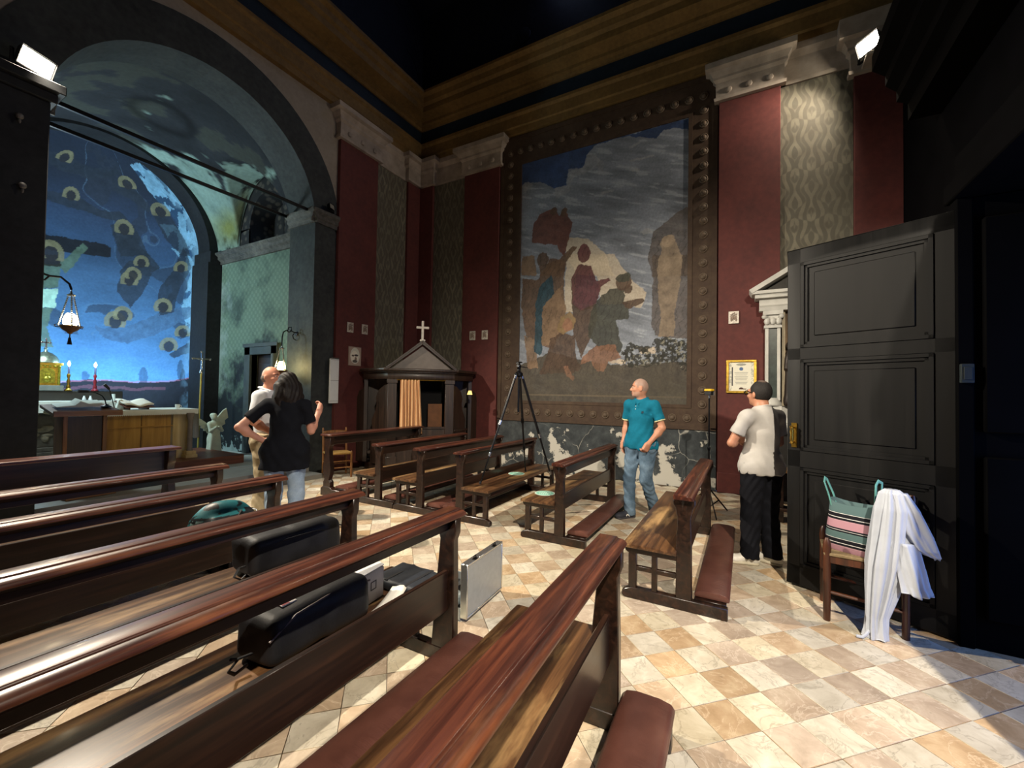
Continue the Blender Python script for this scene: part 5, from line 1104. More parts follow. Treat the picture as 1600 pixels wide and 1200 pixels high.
# processional cross
t = thing('processional_cross', 'tall gilt pole with a silver crucifix beside the altar', 'cross', (4.50, 9.95, SZ))
MB().lathe([(.14,0),(.15,.03),(.05,.06),(.02,.10)], 16).build('base', BRASS, t); MB().cyl((0,0,.08),(.02,0,1.72),.017,n=10).build('pole', plain('pale_gilt_pole', '#c8b25a', .35, .5), t)
b = MB().box(.008,.032,-.012,.012,1.72,2.12).box(-.13,.17,-.012,.012,1.97,2.0).lathe([(.03,1.68),(.035,1.72),(.02,1.76)], 10, (.02,0,0)); 
for p in ((.02,0,2.13),(-.14,0,1.985),(.18,0,1.985)): b.ell(p,(.028,.014,.028),8)
b.build('crucifix', STEEL, t)
s_ = SDF(.006); s_.cone((.02,-.022,1.95),(.02,-.022,1.84),.020,.014,.01).cone((.02,-.022,1.95),(-.08,-.02,1.985),.008,.006,.01).cone((.02,-.022,1.95),(.12,-.02,1.985),.008,.006,.01).ell((.022,-.028,1.985),(.014,.015,.018),.008).cone((.02,-.022,1.84),(.025,-.025,1.75),.012,.008,.01)
s_.build('figure', STEEL, t)
# angel statue
ST = plain('white_plaster_statue', '#c3cdbd', .7, 0, .3, .08, 12)
t = thing('angel_statue', 'white angel statue with a raised wing right of the altar', 'statue', (4.50, 9.35, SZ), R(8))
s_ = SDF(.009); s_.cone((0,0,.02),(0,0,.35),.13,.10,.05).cone((0,0,.35),(0,0,.62),.10,.085,.05).cone((-.07,0,.66),(.07,0,.66),.05,.05,.05).cone((0,0,.68),(0,0,.75),.035,.03,.03).ell((-.01,-.015,.80),(.052,.06,.07),.02).ell((-.01,.01,.83),(.06,.06,.05),.02)
s_.cone((-.09,0,.66),(-.11,-.07,.52),.035,.028,.03).cone((-.11,-.07,.52),(-.03,-.12,.60),.027,.022,.02).cone((.09,0,.66),(.12,-.07,.52),.035,.028,.03).cone((.12,-.07,.52),(.02,-.12,.60),.027,.022,.02)
for k in range(5): s_.cone((-.11+.05*k,-.08,.05),(-.06+.03*k,-.06,.5),.03,.015,.03)
s_.build('figure', ST, t)
for sx, L, tl in ((1, 1.0, R(28)), (-1, .62, R(40))):
    M = Matrix.Translation((sx*.03,.085,.58)) @ Matrix.Rotation(tl, 4, 'Y') if sx > 0 else Matrix.Translation((sx*.03,.085,.58)) @ Matrix.Rotation(-tl, 4, 'Y')
    o_ = [(0,-.04),(.10,-.14),(.16,-.10),(.13,-.02),(.19,.04),(.15,.10),(.20,.17),(.15,.23),(.19,.31),(.12,.40),(.06,.47),(.02,.40),(-.02,.22),(-.03,.06)]
    b = MB(); pr = [(sx*x*L, z*L) for x, z in o_]; b.prism(pr, 'y', -.012, .020, 0, M)
    for q in range(5): b.bar(tuple(M @ Vector((sx*.02*L,-.014,(-.02+q*.07)*L))), tuple(M @ Vector((sx*(.16-.005*q)*L,-.014,(-.02+q*.095)*L))), .012, .05*L)
    b.build('wing', ST, t, bevel=.006)
MB().box(-.17,.17,-.15,.15,0,.05).build('base', ST, t, bevel=.01)
# hanging lamp
IRON = plain('wrought_iron', '#161619', .5, .6, .4, .1); FLAME = glow_glass('lamp_flame_glass', '#ffe7b4', 16); FLAMEY = glow_glass('lantern_flame_glass', '#ffdf80', 18)
def oil_lamp(t, glow, rope=True):
    # origin at the bowl centre
    MB().lathe([(.005,-.085),(.02,-.08),(.03,-.06),(.075,-.03),(.095,.0),(.11,.012),(.105,.022),(.09,.018)], 18).build('bowl', plain('copper_lamp_bowl', '#8a5e3c', .35, .7, .5, .2), t)
    MB().lathe([(.055,.015),(.068,.05),(.070,.10),(.055,.15),(.035,.18)], 16).build('glass', glow, t)
    for k in range(3):
        a = 2*math.pi*k/3+.4; b = MB(); p0 = Vector((.115*math.cos(a),.115*math.sin(a),.02)); p1 = Vector((.03*math.cos(a),.03*math.sin(a),.40)); n = 16
        for i in range(n): 
            q = p0.lerp(p1, (i+.5)/n); b.ell(q, (.011,.011,.014), 6)
        b.build('chain', STEEL, t)
        MB().tube([(.10*math.cos(a),.10*math.sin(a),.01),(.14*math.cos(a),.14*math.sin(a),.0),(.15*math.cos(a),.15*math.sin(a),.03),(.13*math.cos(a),.13*math.sin(a),.035)], .006, 6).build('scroll', IRON, t)
    MB().lathe([(.01,.40),(.04,.405),(.045,.42),(.015,.44),(.008,.47)], 12).build('crown', STEEL, t)
t = thing('hanging_lamp', 'glowing sanctuary oil lamp hanging on chains before the tabernacle', 'lamp', (1.95, 7.62, 2.30)); oil_lamp(t, FLAME)
MB().cyl((0,0,-.085),(0,0,-.13),.006,n=6).lathe([(.012,-.13),(.022,-.20),(.026,-.22),(.002,-.222)], 10).build('tassel', IRON, t)
MB().cyl((0,0,.46),(0,0,.50),.006,n=6).build('hook', IRON, t)
MB().tube([(0,0,.49),(-.02,0,.56),(-.10,0,.63),(-.20,0,.62),(-.27,0,.64),(-.36,0,.66),(-.478,0,.66)], .013, 8).tube([(-.20,0,.62),(-.24,0,.56),(-.30,0,.55),(-.34,0,.60),(-.30,0,.62)], .010, 8).build('bracket_arm', IRON, t)
t = thing('wall_lantern', 'glowing yellow lantern on a curled iron bracket of the arch jamb', 'lamp', (4.62, 7.36, 1.87)); oil_lamp(t, FLAMEY)
MB().tube([(0,0,.47),(.0,0,.62),(.02,0,.72),(.08,0,.76),(.13,0,.73),(.18,0,.76),(.23,0,.74),(.275,0,.74)], .011, 8).tube([(.10,0,.75),(.12,0,.82),(.17,0,.83),(.18,0,.78),(.15,0,.77)], .009, 8).tube([(.275,0,.60),(.22,0,.62),(.20,0,.68),(.23,0,.72)], .010, 8).lathe([(.0,0),(.045,.003),(.04,.012),(.0,.014)], 12, (0,0,0), 0, Matrix.Translation((.278,0,.72)) @ Matrix.Rotation(R(-90), 4, 'Y')).build('bracket_arm', IRON, t)
# boards and cable on the floor, plaster fragments
t = tag(MB().box(-.24,.24,-.12,.12,0,.03).build('floor_board', wood('scrap_board', '#6a4a2a', '#8a6238', '#a57a4a', .6), loc=(2.05, 7.20, SZ+.002), rot=(0,0,.1), bevel=.004), 'short wooden board lying on the sanctuary threshold before the lectern', 'board')
b = MB(); pts = []
for k in range(40): a = k/39*7.2; pts.append((2.40+.11*math.cos(a)+.010*k, 7.20+.08*math.sin(a)*(1-k/80)+.005*k, SZ+.008+.004*(k % 2)))
tag(b.tube(pts, .006, 6).build('floor_cable', BLACKFAB), 'black cable looped on the threshold floor beside the wooden board', 'cable')
# side altar on the painting wall (mostly behind the door)
t = thing('side_altar', 'white marble side altar with pediment, partly behind the dark door leaf', 'altar', (7.55, -.92, 0), R(-90))
# local x -> world -y? rotz -90: local x=(0,-1), local y=(1,0) (into the wall)
MB().box(-.78,.78,-.25,.08,0,.10).box(-.72,.72,-.18,.08,.10,.20).build('step', SH_, t, bevel=.01)
MB().box(-.66,.66,-.12,.08,.20,1.02).build('base_block', plain('side_altar_dark_base', '#3a3836', .5), t, bevel=.008)
MB().box(-.72,.72,-.20,.08,1.02,1.10).box(-.70,.70,-.17,.08,1.10,1.16).build('table', MARBLEW, t, bevel=.008)
MB().box(-.72,.72,.0,.08,1.16,1.42).build('gradine', MARBLEW, t, bevel=.006)
for s in (-1, 1):
    x = s*.56
    MB().box(x-.12,x+.12,-.10,.08,1.30,1.42).lathe([(.12,1.42),(.125,1.45),(.10,1.50),(.085,1.54)], 16, (x,-.02,0)).build('column_base', MARBLEW, t, bevel=.005)
    for a, b2 in ((-.10,-.055),(.055,.10)): MB().box(x+a,x+b2,-.08,.06,1.5,2.62).build('column_edge', MARBLEW, t, bevel=.004)
    MB().box(x-.056,x+.056,-.06,.06,1.5,2.62).build('column_inlay', MARBLEG, t)
    b = MB().box(x-.115,x+.115,-.10,.06,2.60,2.64).box(x-.13,x+.13,-.12,.06,2.80,2.86)
    for k in range(3): b.ell((x-.075+.075*k,-.09,2.70),(.045,.04,.06),8)
    for q in (-.11,.11): b.ell((x+q,-.10,2.77),(.04,.03,.035),8)
    b.box(x-.10,x+.10,-.08,.06,2.62,2.82); b.build('column_capital', MARBLEW, t, bevel=.003)
E1 = [(-.02,2.86),(.12,2.86),(.13,2.92),(.15,2.94),(.15,3.02),(.20,3.06),(.24,3.10),(.24,3.14),(-.02,3.14)]
b = MB(); b.prism([(-p,z) for p,z in E1], 'x', -.74, .74); b.box(-.84,.84,-.26,.06,3.10,3.15); b.box(-.80,.80,-.22,.06,3.04,3.10); b.build('entablature', MARBLEW, t, bevel=.004)
b = MB()
for s in (-1, 1): b.bar((s*.86,-.10,3.14),(0,-.10,3.66),.34,.07); b.bar((s*.80,-.20,3.17),(0,-.20,3.64),.10,.05)
b.build('raking_cornice', MARBLEW, t, bevel=.004)
MB().prism([(-.74,3.14),(.74,3.14),(0,3.58)], 'y', -.06, .06).build('tympanum', plain('tympanum_grey', '#4c4a46', .7), t)
MB().box(-.44,.44,.03,.07,1.42,2.86).build('altar_picture', plain('dim_altar_picture', '#6d5a44', .7, 0, .3, .5, 3), t)
for a in (-.44,.40): MB().box(a,a+.04,-.03,.05,1.42,2.86).build('picture_frame', plain('picture_frame_pale', '#a69a80', .6), t)
s_ = SDF(.012); s_.cone((-.34,-.02,1.50),(-.34,-.02,2.0),.075,.06,.05).cone((-.34,-.02,2.0),(-.34,-.02,2.22),.065,.05,.04).ell((-.34,-.03,2.33),(.05,.055,.065),.02).cone((-.34,-.02,1.47),(-.34,-.02,1.52),.08,.075,.03).cone((-.38,-.02,2.16),(-.39,-.07,1.98),.025,.02,.02)
o = s_.build('dark_statuette', plain('dark_bronze', '#241a16', .5, .3), t)
t = thing('wooden_bench', 'dark wooden kneeling bench by the side altar behind the man in white', 'bench', (6.42, -.78, 0), R(-90))
for s in (-.42,.36): MB().box(s,s+.06,-.22,.24,0,.60).build('end_panel', W_PEW, t, bevel=.005)
MB().box(-.45,.45,-.14,.14,.60,.64).build('arm_rest', wood('bench_pale_top', '#5a4126', '#7a5a36', '#94734a', .5), t, bevel=.006)
MB().box(-.42,.42,-.24,-.05,.14,.18).build('kneeling_step', W_PEW, t, bevel=.005); MB().box(-.42,.42,.10,.13,.2,.6).build('back_board', W_PEW, t)

# ================================================================== TRIPODS AND GEAR
CARB = plain('tripod_black_tube', '#121214', .3, .4, .5, .1)
t = thing('camera_tripod', 'tall camera tripod without a camera, straddling the pew seats', 'tripod', (4.86, 2.60, 0))
AP_ = Vector((0,0,1.80)); feet = (Vector((5.41-4.86,2.76-2.60,.421)), Vector((4.38-4.86,2.86-2.60,.421)), Vector((5.46-4.86,2.25-2.60,.001)))
for k, f in enumerate(feet):
    d = (f-AP_).normalized(); hp = AP_+Vector((d.x,d.y,0)).normalized()*.05+Vector((0,0,-.02)); L = (f-hp).length
    lg = MB().tube([hp, hp+d*.02+Vector((0,0,-.02))], .018, 10).build('hinge', STEEL, t)
    a = hp+(f-hp)*.0; b1 = hp+(f-hp)*.45; b2 = hp+(f-hp)*.74
    o = MB().cyl(a, b1, .017, n=10).cyl(b1, b2, .013, n=10).cyl(b2, f, .010, n=10).build('leg', CARB, t)
    MB().cyl(b1-d*.03, b1+d*.03, .022, n=10).cyl(b2-d*.025, b2+d*.025, .018, n=10).build('leg_clamp', STEEL if k != 0 else METAL, o)
    MB().lathe([(.014,0),(.016,.01),(.011,.03)], 10, f).build('rubber_foot', BLACKFAB, o)
MB().cyl((0,0,1.30),(0,0,1.90),.014,n=12).build('centre_column', CARB, t)
MB().lathe([(.03,1.76),(.055,1.775),(.055,1.81),(.03,1.83),(.022,1.86)], 14).build('spider', METAL, t)
b = MB().lathe([(.022,1.86),(.026,1.88),(.03,1.905),(.022,1.925),(.014,1.93)], 12).box(-.035,.035,-.03,.03,1.945,1.96).box(-.015,.015,-.012,.012,1.92,1.95).cyl((0,0,1.90),(.10,-.08,1.885),.006,n=8); b.build('head', METAL, t, bevel=.002)
MB().cyl((-.03,.0,1.935),(-.05,.0,1.935),.018,n=12).ell((-.03,0,1.90),(.018,.018,.018),10).build('head_knob', STEEL, t)
t = thing('light_stand', 'thin black light stand carrying a yellow device right of the fresco', 'stand', (6.15, .42, 0))
MB().cyl((0,0,.05),(0,0,.85),.013,n=10).cyl((0,0,.85),(0,0,1.52),.010,n=10).build('pole', CARB, t)
for k in range(3):
    a = R(200+120*k); c, s = math.cos(a), math.sin(a)
    MB().bar((.02*c,.02*s,.32),(.33*c,.33*s,.012),.012,.016).bar((.02*c,.02*s,.09),(.17*c,.17*s,.16),.010,.012).build('leg', CARB, t)
MB().lathe([(.022,.29),(.026,.31),(.022,.34)], 10).lathe([(.02,.07),(.024,.09),(.02,.11)], 10).lathe([(.018,.83),(.022,.86),(.016,.88)], 10).build('collar', METAL, t)
t2 = thing('laser_device', 'small yellow and white measuring device on the thin stand', 'device', (6.15, .42, 1.52), R(62))
MB().cyl((0,0,0),(0,0,.045),.012,n=10).build('mount', STEEL, t2)
MB().box(-.045,.045,-.035,.035,.045,.095).build('body', BLACKFAB, t2, bevel=.004)
MB().box(-.05,.05,-.04,.04,.095,.125).build('yellow_cap', plain('device_yellow', '#e2b21c', .4), t2, bevel=.006)
MB().box(-.035,.035,-.058,-.036,.04,.11).build('white_front', plain('device_white', '#e8ebea', .4), t2, bevel=.004)
# bags on the left pews
def noisew(a, f, sd=0): 
    return lambda X, Y, Z: (a*(np.sin(X*f+1.3*np.sin(Y*f*.7)+sd)*np.sin(Z*f*1.1+sd)+.5*np.sin(Y*f*1.7+X*9))).astype(np.float32)
t = thing('black_duffel_bag', 'black padded duffel bag lying on the second row seat, loop strap at its end', 'bag', (1.73, 2.62, .421), R(-3))
s_ = SDF(.008); s_.box((0,0,.125), (.25,.09,.065), .05, .03); s_.box((.12,.02,.13),(.12,.08,.06),.05,.03); s_.build('body', BLACKFAB, t, warp=noisew(.005, 19))
MB().tube([(-.28,-.13,.18),(-.1,-.145,.20),(.1,-.145,.20),(.28,-.13,.17)], .005, 6).build('zip', plain('zip_black', '#26262a', .4), t)
MB().tube([(.28,-.02,.12),(.34,-.04,.16),(.40,-.05,.14),(.41,-.05,.08),(.36,-.04,.03),(.30,-.02,.06)], .010, 8, flat=.5).build('loop_strap', BLACKFAB, t)
MB().tube([(-.28,-.06,.08),(-.34,-.08,.09),(-.37,-.09,.05),(-.33,-.08,.02),(-.29,-.06,.03)], .008, 8, flat=.5).build('end_strap', BLACKFAB, t)
t = thing('black_camera_bag', 'long black padded camera bag with white tag beside the carton', 'bag', (1.27, 1.765, .421), R(3))
s_ = SDF(.008); s_.box((0,0,.105), (.215,.075,.05), .052, .03); s_.box((.13,.0,.10),(.08,.08,.05),.05,.03); s_.build('body', BLACKFAB, t, warp=noisew(.004, 15, 2))
MB().tube([(-.27,-.12,.13),(-.15,-.115,.185),(.08,-.11,.20),(.26,-.12,.17)], .005, 6).build('piping', plain('bag_piping', '#5a4a46', .5), t)
MB().box(-.17,-.10,-.05,-.01,.207,.212).build('label_patch', plain('white_patch', '#c9c4c4', .6), t)
MB().box(-.165,-.13,-.048,-.030,.2121,.2128).build('patch_mark', plain('patch_red', '#8d3038', .6), t)
MB().tube([(-.28,-.03,.07),(-.34,-.04,.085),(-.37,-.03,.05),(-.34,-.02,.02),(-.29,-.02,.03)], .008, 8, flat=.5).tube([(-.34,-.03,.08),(-.38,-.06,.11)], .006, 6).build('end_strap', BLACKFAB, t)
t = thing('carton', 'small grey-white cardboard carton with an open flap on the pew seat', 'box', (1.625, 1.80, .421), R(8))
CARD = plain('grey_white_card', '#b5aea6', .7, 0, .2, .08)
MB().box(-.085,.085,-.065,.065,0,.16).build('body', CARD, t, bevel=.003)
o = MB().box(-.085,.085,-.0,.13,-.002,.002).build('flap', plain('white_card', '#dcdcdc', .7), t, loc=(0,-.065,.168), rot=(R(14),0,0))
b = MB()
for x0, x1, z0, z1 in ((-.022,.022,.105,.110),(-.022,.022,.065,.070),(-.022,-.017,.065,.11),(.017,.022,.065,.11)): b.box(x0,x1,-.0665,-.065,z0,z1)
b.build('printed_square', plain('print_dark', '#3a3432', .6), t)
t = tag(MB().grid(8, 5, lambda u, v: (-.10+u*.20, -.045+v*.09, .012+.04*u*u+.008*math.sin(v*5))).build('paper_sheet', PAPER, loc=(1.66, 1.64, .422), rot=(0,0,.25)), 'folded printed white leaflet lying on the seat by the carton', 'paper'); t.modifiers.new('s','SOLIDIFY').thickness = .003
t = thing('dark_pouch', 'flat bluish black equipment pouch on the end of the pew seat', 'pouch', (1.885, 1.72, .421), R(-2))
s_ = SDF(.008); s_.box((0,0,.03),(.105,.15,.006),.022,.02); s_.build('body', plain('bluish_black_fabric', '#23272f', .6, 0, .35, .25, 30, .3), t, warp=noisew(.004, 30, 1))
for y in (-.09, .06): MB().bar((-.12,y,.056),(.12,y+.01,.056),.02,.004).build('strap', BLACKFAB, t)
MB().box(.06,.10,.15,.175,.02,.04).build('buckle', METAL, t)
t = thing('teal_backpack', 'teal and grey sports backpack on the third row seat', 'backpack', (1.77, 3.50, .421), R(-8))
def tealc(v):
    c = np.ones((len(v),3))*lin('#1d6a72'); k = fbm(v[:,0]*12, v[:,2]*14+v[:,1]*8, 3, 3)
    c[(v[:,1] < -.02) & (v[:,2] < .16)] = lin('#8fb0ae'); c[(k > .60) & (v[:,1] < .02)] = lin('#10161a'); c[(np.abs(v[:,2]-.17) < .008)] = lin('#0e1418'); return c
s_ = SDF(.008); s_.ell((0,0,.13),(.20,.13,.14),.03).box((.03,-.06,.09),(.12,.05,.05),.04,.04).ell((-.10,0,.10),(.12,.12,.10),.03)
s_.build('body', vcol('backpack_nylon', .45, .12, 40, .4), t, color=tealc, warp=noisew(.005, 21, 4))
MB().tube([(-.18,-.08,.06),(-.10,-.15,.12),(.02,-.16,.13),(.08,-.12,.2)], .010, 8, flat=.5).build('strap', BLACKFAB, t)
MB().tube([(.16,-.06,.19),(.20,-.08,.17),(.20,-.1,.12)], .006, 6).build('zip_pull', STEEL, t)
# aluminium case
t = thing('aluminium_case', 'open aluminium flight case with its lid raised on the aisle floor', 'case', (2.60, 1.66, 0), R(3))
MB().box(-.25,.25,-.022,.022,.035,.385).build('lid', ALU, t, bevel=.004)
b = MB()
for z in (.035,.385): b.box(-.256,.256,-.027,.027,z-.008,z+.008)
for x in (-.25,.25): b.box(x-.008,x+.008,-.027,.027,.03,.39)
b.build('lid_edge', plain('polished_edge', '#c9cdcd', .25, .9, .5, .04), t, bevel=.003)
b = MB(); h = .09
b.box(-.25,.25,.03,.40,0,.008); 
for a in ((-.25,.25,.03,.036),(-.25,.25,.394,.40),(-.25,-.244,.036,.394),(.244,.25,.036,.394)): b.box(a[0],a[1],a[2],a[3],.008,h)
b.build('tray', ALU, t, bevel=.002); MB().box(-.243,.243,.037,.393,.008,.03).build('foam', plain('grey_foam', '#2a2c2e', .9), t)
for x in (-.14,.14): MB().box(x-.022,x+.022,-.026,-.0,.386,.396).tube([(x-.018,-.012,.395),(x-.012,-.012,.415),(x+.012,-.012,.415),(x+.018,-.012,.395)], .004, 6).build('latch', METAL, t, bevel=.001)
MB().box(-.256,-.25,.0,.02,.33,.385).box(.25,.256,.0,.02,.33,.385).build('corner_cap', METAL, t)
tag(MB().box(-.045,.045,-.02,.02,0,.045).box(-.02,.02,-.026,-.02,.01,.035).build('yellow_tool', plain('tool_yellow', '#d9a514', .45), loc=(2.45,1.93,.085), rot=(.2,.15,.4), bevel=.006), 'yellow tool lying in the open aluminium case', 'tool')
s_ = SDF(.006); s_.box((0,0,.04),(.05,.045,.02),.02,.02); o = s_.build('clear_plastic_bag', plain('crinkled_clear_plastic', '#b8c2c6', .15, 0, .9, .3, 30, .8), warp=noisew(.009, 60, 2)); o.location = (2.44, 1.83, .031); tag(o, 'crumpled clear plastic bag in the aluminium case', 'bag')
tag(MB().cyl((-.07,0,.018),(.07,.02,.02),.017,n=10).lathe([(.020,-.01),(.022,.01),(.018,.02)],10,(-.07,0,.018)).build('battery_tube', METAL, loc=(2.63,1.86,.03), rot=(0,0,.6)), 'dark metal tube lying in the case foam', 'tool')
s_ = SDF(.008); s_.box((0,0,.06),(.06,.05,.03),.03,.03); o = s_.build('grey_pouch', plain('grey_pouch_cloth', '#4a4f50', .7), warp=noisew(.006, 30)); o.location = (2.47, 2.08, .0); tag(o, 'dark grey pouch on the floor behind the open case', 'pouch')
# chair with tote and white garment
t = thing('wooden_chair', 'dark brown wooden chair before the door leaf carrying the tote and white garment', 'chair', (3.83, -.72, 0), R(-4))
W3, D3, H3, SH3 = .33, .41, .93, .46
for sx in (-1, 1):
    x = sx*W3/2
    MB().lathe([(.021,0),(.024,.3),(.022,.44),(.026,.50),(.020,.55),(.010,.57)], 12, (x, D3/2, 0)).build('front_leg', W_CHAIR, t)
    MB().tube([(x,-D3/2,0),(x,-D3/2,SH3),(x,-D3/2-.03,H3-.03),(x,-D3/2-.032,H3)], [.021,.023,.022,.014], 12).build('back_leg', W_CHAIR, t)
    MB().cyl((x,-D3/2,.17),(x,D3/2,.20),.012,n=8).build('side_stretcher', W_CHAIR, t); MB().box(x-.012,x+.012,-D3/2,D3/2,SH3-.06,SH3-.01).build('side_rail', W_CHAIR, t, bevel=.003)
for y in (-D3/2,D3/2): MB().box(-W3/2,W3/2,y-.012,y+.012,SH3-.06,SH3-.01).build('cross_rail', W_CHAIR, t, bevel=.003); MB().cyl((-W3/2,y,.24),(W3/2,y,.24),.011,n=8).build('stretcher', W_CHAIR, t)
for z in (.62,.80): MB().box(-W3/2,W3/2,-D3/2-.036,-D3/2-.014,z,z+.07).build('back_slat', W_CHAIR, t, bevel=.004)
MB().box(-W3/2-.02,W3/2+.02,-D3/2-.01,D3/2+.02,SH3-.01,SH3+.012).build('seat', plain('woven_chair_seat', '#7a6a50', .8, 0, .2, .25, 50, .3), t, bevel=.005)
TOTE = NT('striped_tote_cloth'); tz = TOTE.sep(TOTE.coord()); 
TOTE.done(TOTE.ramp(TOTE.math('DIVIDE', tz[2], .36), [(0, '#94707a'), (.10, '#a3838b'), (.11, '#15151a'), (.155, '#c8c6c6'), (.165, '#15161c'), (.235, '#d0cfcf'), (.245, '#4d6465'), (.36, '#5b7474'), (.37, '#14161c'), (.40, '#c8c6c6'), (.41, '#1a1c22'), (.44, '#a9808c'), (.585, '#ae8a95'), (.595, '#17171d'), (.64, '#cccccc'), (.65, '#15161c'), (.72, '#d0cfcf'), (.73, '#4c6264'), (.99, '#55706f')][:32], 'CONSTANT'), .85, 0, .15)
t = thing('striped_tote_bag', 'striped grey, pink and black tote bag sitting on the dark chair', 'bag', (3.80, -.68, .473), R(62))
b = MB(); prof = [(0,.150,.095),(.02,.160,.10),(.10,.165,.10),(.22,.150,.085),(.34,.140,.075)]
def ring(z, hx, hy): 
    o_ = []
    for k in range(24):
        a = 2*math.pi*k/24; cx, sx = math.cos(a), math.sin(a); e = .62
        o_.append((hx*math.copysign(abs(cx)**e, cx), hy*math.copysign(abs(sx)**e, sx), z+.012*math.cos(2*a)*(z > .3)))
    return o_
vs = []
for z, hx, hy in prof: vs += ring(z, hx, hy)
fs = [(i*24+j, i*24+(j+1) % 24, (i+1)*24+(j+1) % 24, (i+1)*24+j) for i in range(4) for j in range(24)]+[tuple(range(23,-1,-1))]
o = b.add(vs, fs).build('body', TOTE.mat, t); md = o.modifiers.new('s','SOLIDIFY'); md.thickness = .006
MB().add(ring(.27,.135,.07), [tuple(range(24))]).build('red_lining', plain('red_lining', '#8c2436', .8), t)
TL = plain('teal_webbing', '#5f9a90', .7)
MB().tube([(-.13,-.04,.30),(-.135,-.045,.40),(-.14,-.04,.50),(-.13,.0,.515),(-.13,.04,.49),(-.13,.05,.40),(-.125,.05,.30)], .013, 8, flat=.35).build('handle', TL, t)
MB().tube([(.125,-.05,.30),(.15,-.05,.38),(.185,-.045,.47),(.18,.0,.485),(.17,.04,.46),(.14,.05,.38),(.12,.05,.30)], .013, 8, flat=.35).build('handle', TL, t)
# white garment draped over the chair back
t = thing('white_garment', 'white cloth garment draped over the chair back and hanging to the floor', 'cloth', (3.61, -.835, 0))
WG = plain('white_garment_cloth', '#aeb4bf', .9, 0, .15, .05, 8, .08)
def drape(secs, folds, amp, seed, n=84):
    vs = []; r4 = random.Random(seed); ph = [r4.uniform(0,6) for _ in range(4)]
    for i, (x, y, z, rx, ry) in enumerate(secs):
        for j in range(n):
            a = 2*math.pi*j/n; w = 1+amp*(1.5*abs(math.sin(folds*a*.5+ph[0]+.10*math.sin(i*.3+a)))-.9+.45*math.sin((folds*2-1)*a+ph[1]-i*.13)+.35*math.sin(3*a+ph[2]+i*.17))
            vs.append((x+rx*w*math.cos(a), y+ry*w*math.sin(a), z+.012*math.sin(3*a+ph[3])*(i == len(secs)-1)))
    k = len(secs); fs = [(i*n+j, (i+1)*n+j, (i+1)*n+(j+1) % n, i*n+(j+1) % n) for i in range(k-1) for j in range(n)]
    fs += [tuple(range(n)), tuple(range(k*n-1, (k-1)*n-1, -1))]
    return MB().add(vs, fs)
def ss(a, n=5):
    out_ = []
    for i in range(len(a)-1):
        for k in range(n): q = k/n; q = q*q*(3-2*q); out_.append(tuple(a[i][d]*(1-q)+a[i+1][d]*q for d in range(5)))
    return out_+[a[-1]]
DR = lambda secs, folds, amp, seed, nm: drape(ss(secs), folds, amp, seed).build(nm, WG, t, sharp=180)
DR([(.0,.0,.962,.030,.035),(-.005,.0,.94,.045,.060),(-.015,.0,.84,.060,.085),(-.02,.015,.66,.060,.092),(-.03,.038,.48,.062,.094),(-.035,.065,.30,.056,.074),(-.035,.088,.14,.046,.052),(-.04,.092,.05,.048,.054),(-.04,.092,.004,.052,.060)], 7, .21, 3, 'main_fall')
DR([(-.01,-.03,.945,.040,.045),(-.02,-.07,.84,.050,.065),(-.025,-.115,.70,.050,.075),(-.03,-.155,.61,.045,.060),(-.03,-.19,.575,.030,.035),(-.03,-.205,.565,.012,.016)], 5, .20, 8, 'sleeve')
DR([(-.03,-.04,.64,.055,.075),(-.04,-.065,.50,.060,.078),(-.045,-.085,.38,.058,.075),(-.05,-.095,.335,.060,.080)], 7, .22, 12, 'cuff_fall')
MB().tube([(-.07,.13,.05),(-.09,.15,.03),(-.10,.17,.012),(-.10,.20,.010)], .010, 8).build('cord_end', WG, t)
# ================================================================== PEOPLE (local frame: facing +Y, right hand +X)
def V3(*a): return np.array(a, float)
def hand(s, w, d, n, side, curl=.35, r=.0085, sc=1.0):
    # w wrist, d direction of the hand, n palm normal, side=+1 right hand / -1 left
    d = d/np.linalg.norm(d); n = n-d*(n @ d); n = n/np.linalg.norm(n); l = np.cross(n, d)*side
    s.box(w+d*.045*sc, V3(.032,.012,.036)*sc, .010, .018, rot=np.stack([l, n, d], 1))
    s.cone(w-d*.01, w+d*.03, .024, .024, .02)
    for off, L in ((.030,.070),(.010,.080),(-.010,.076),(-.029,.060)):
        p = w+d*.083*sc+l*off*sc; a = curl
        for q, seg in enumerate((.45,.30,.25)):
            dd = d*math.cos(a)+n*math.sin(a); p2 = p+dd*L*seg*sc
            s.cone(p, p2, r*(1-.06*q), r*(.94-.06*q), .004); p = p2; a += curl*1.1
    p = w+d*.022*sc+l*.030*sc; t1 = p+(d*.55+l*.75+n*.25)/1.0*.038*sc; t2 = t1+(d*.85+l*.30+n*.35)*.032*sc
    s.cone(p, t1, r*1.25, r*1.1, .010); s.cone(t1, t2, r*1.1, r*.9, .004)
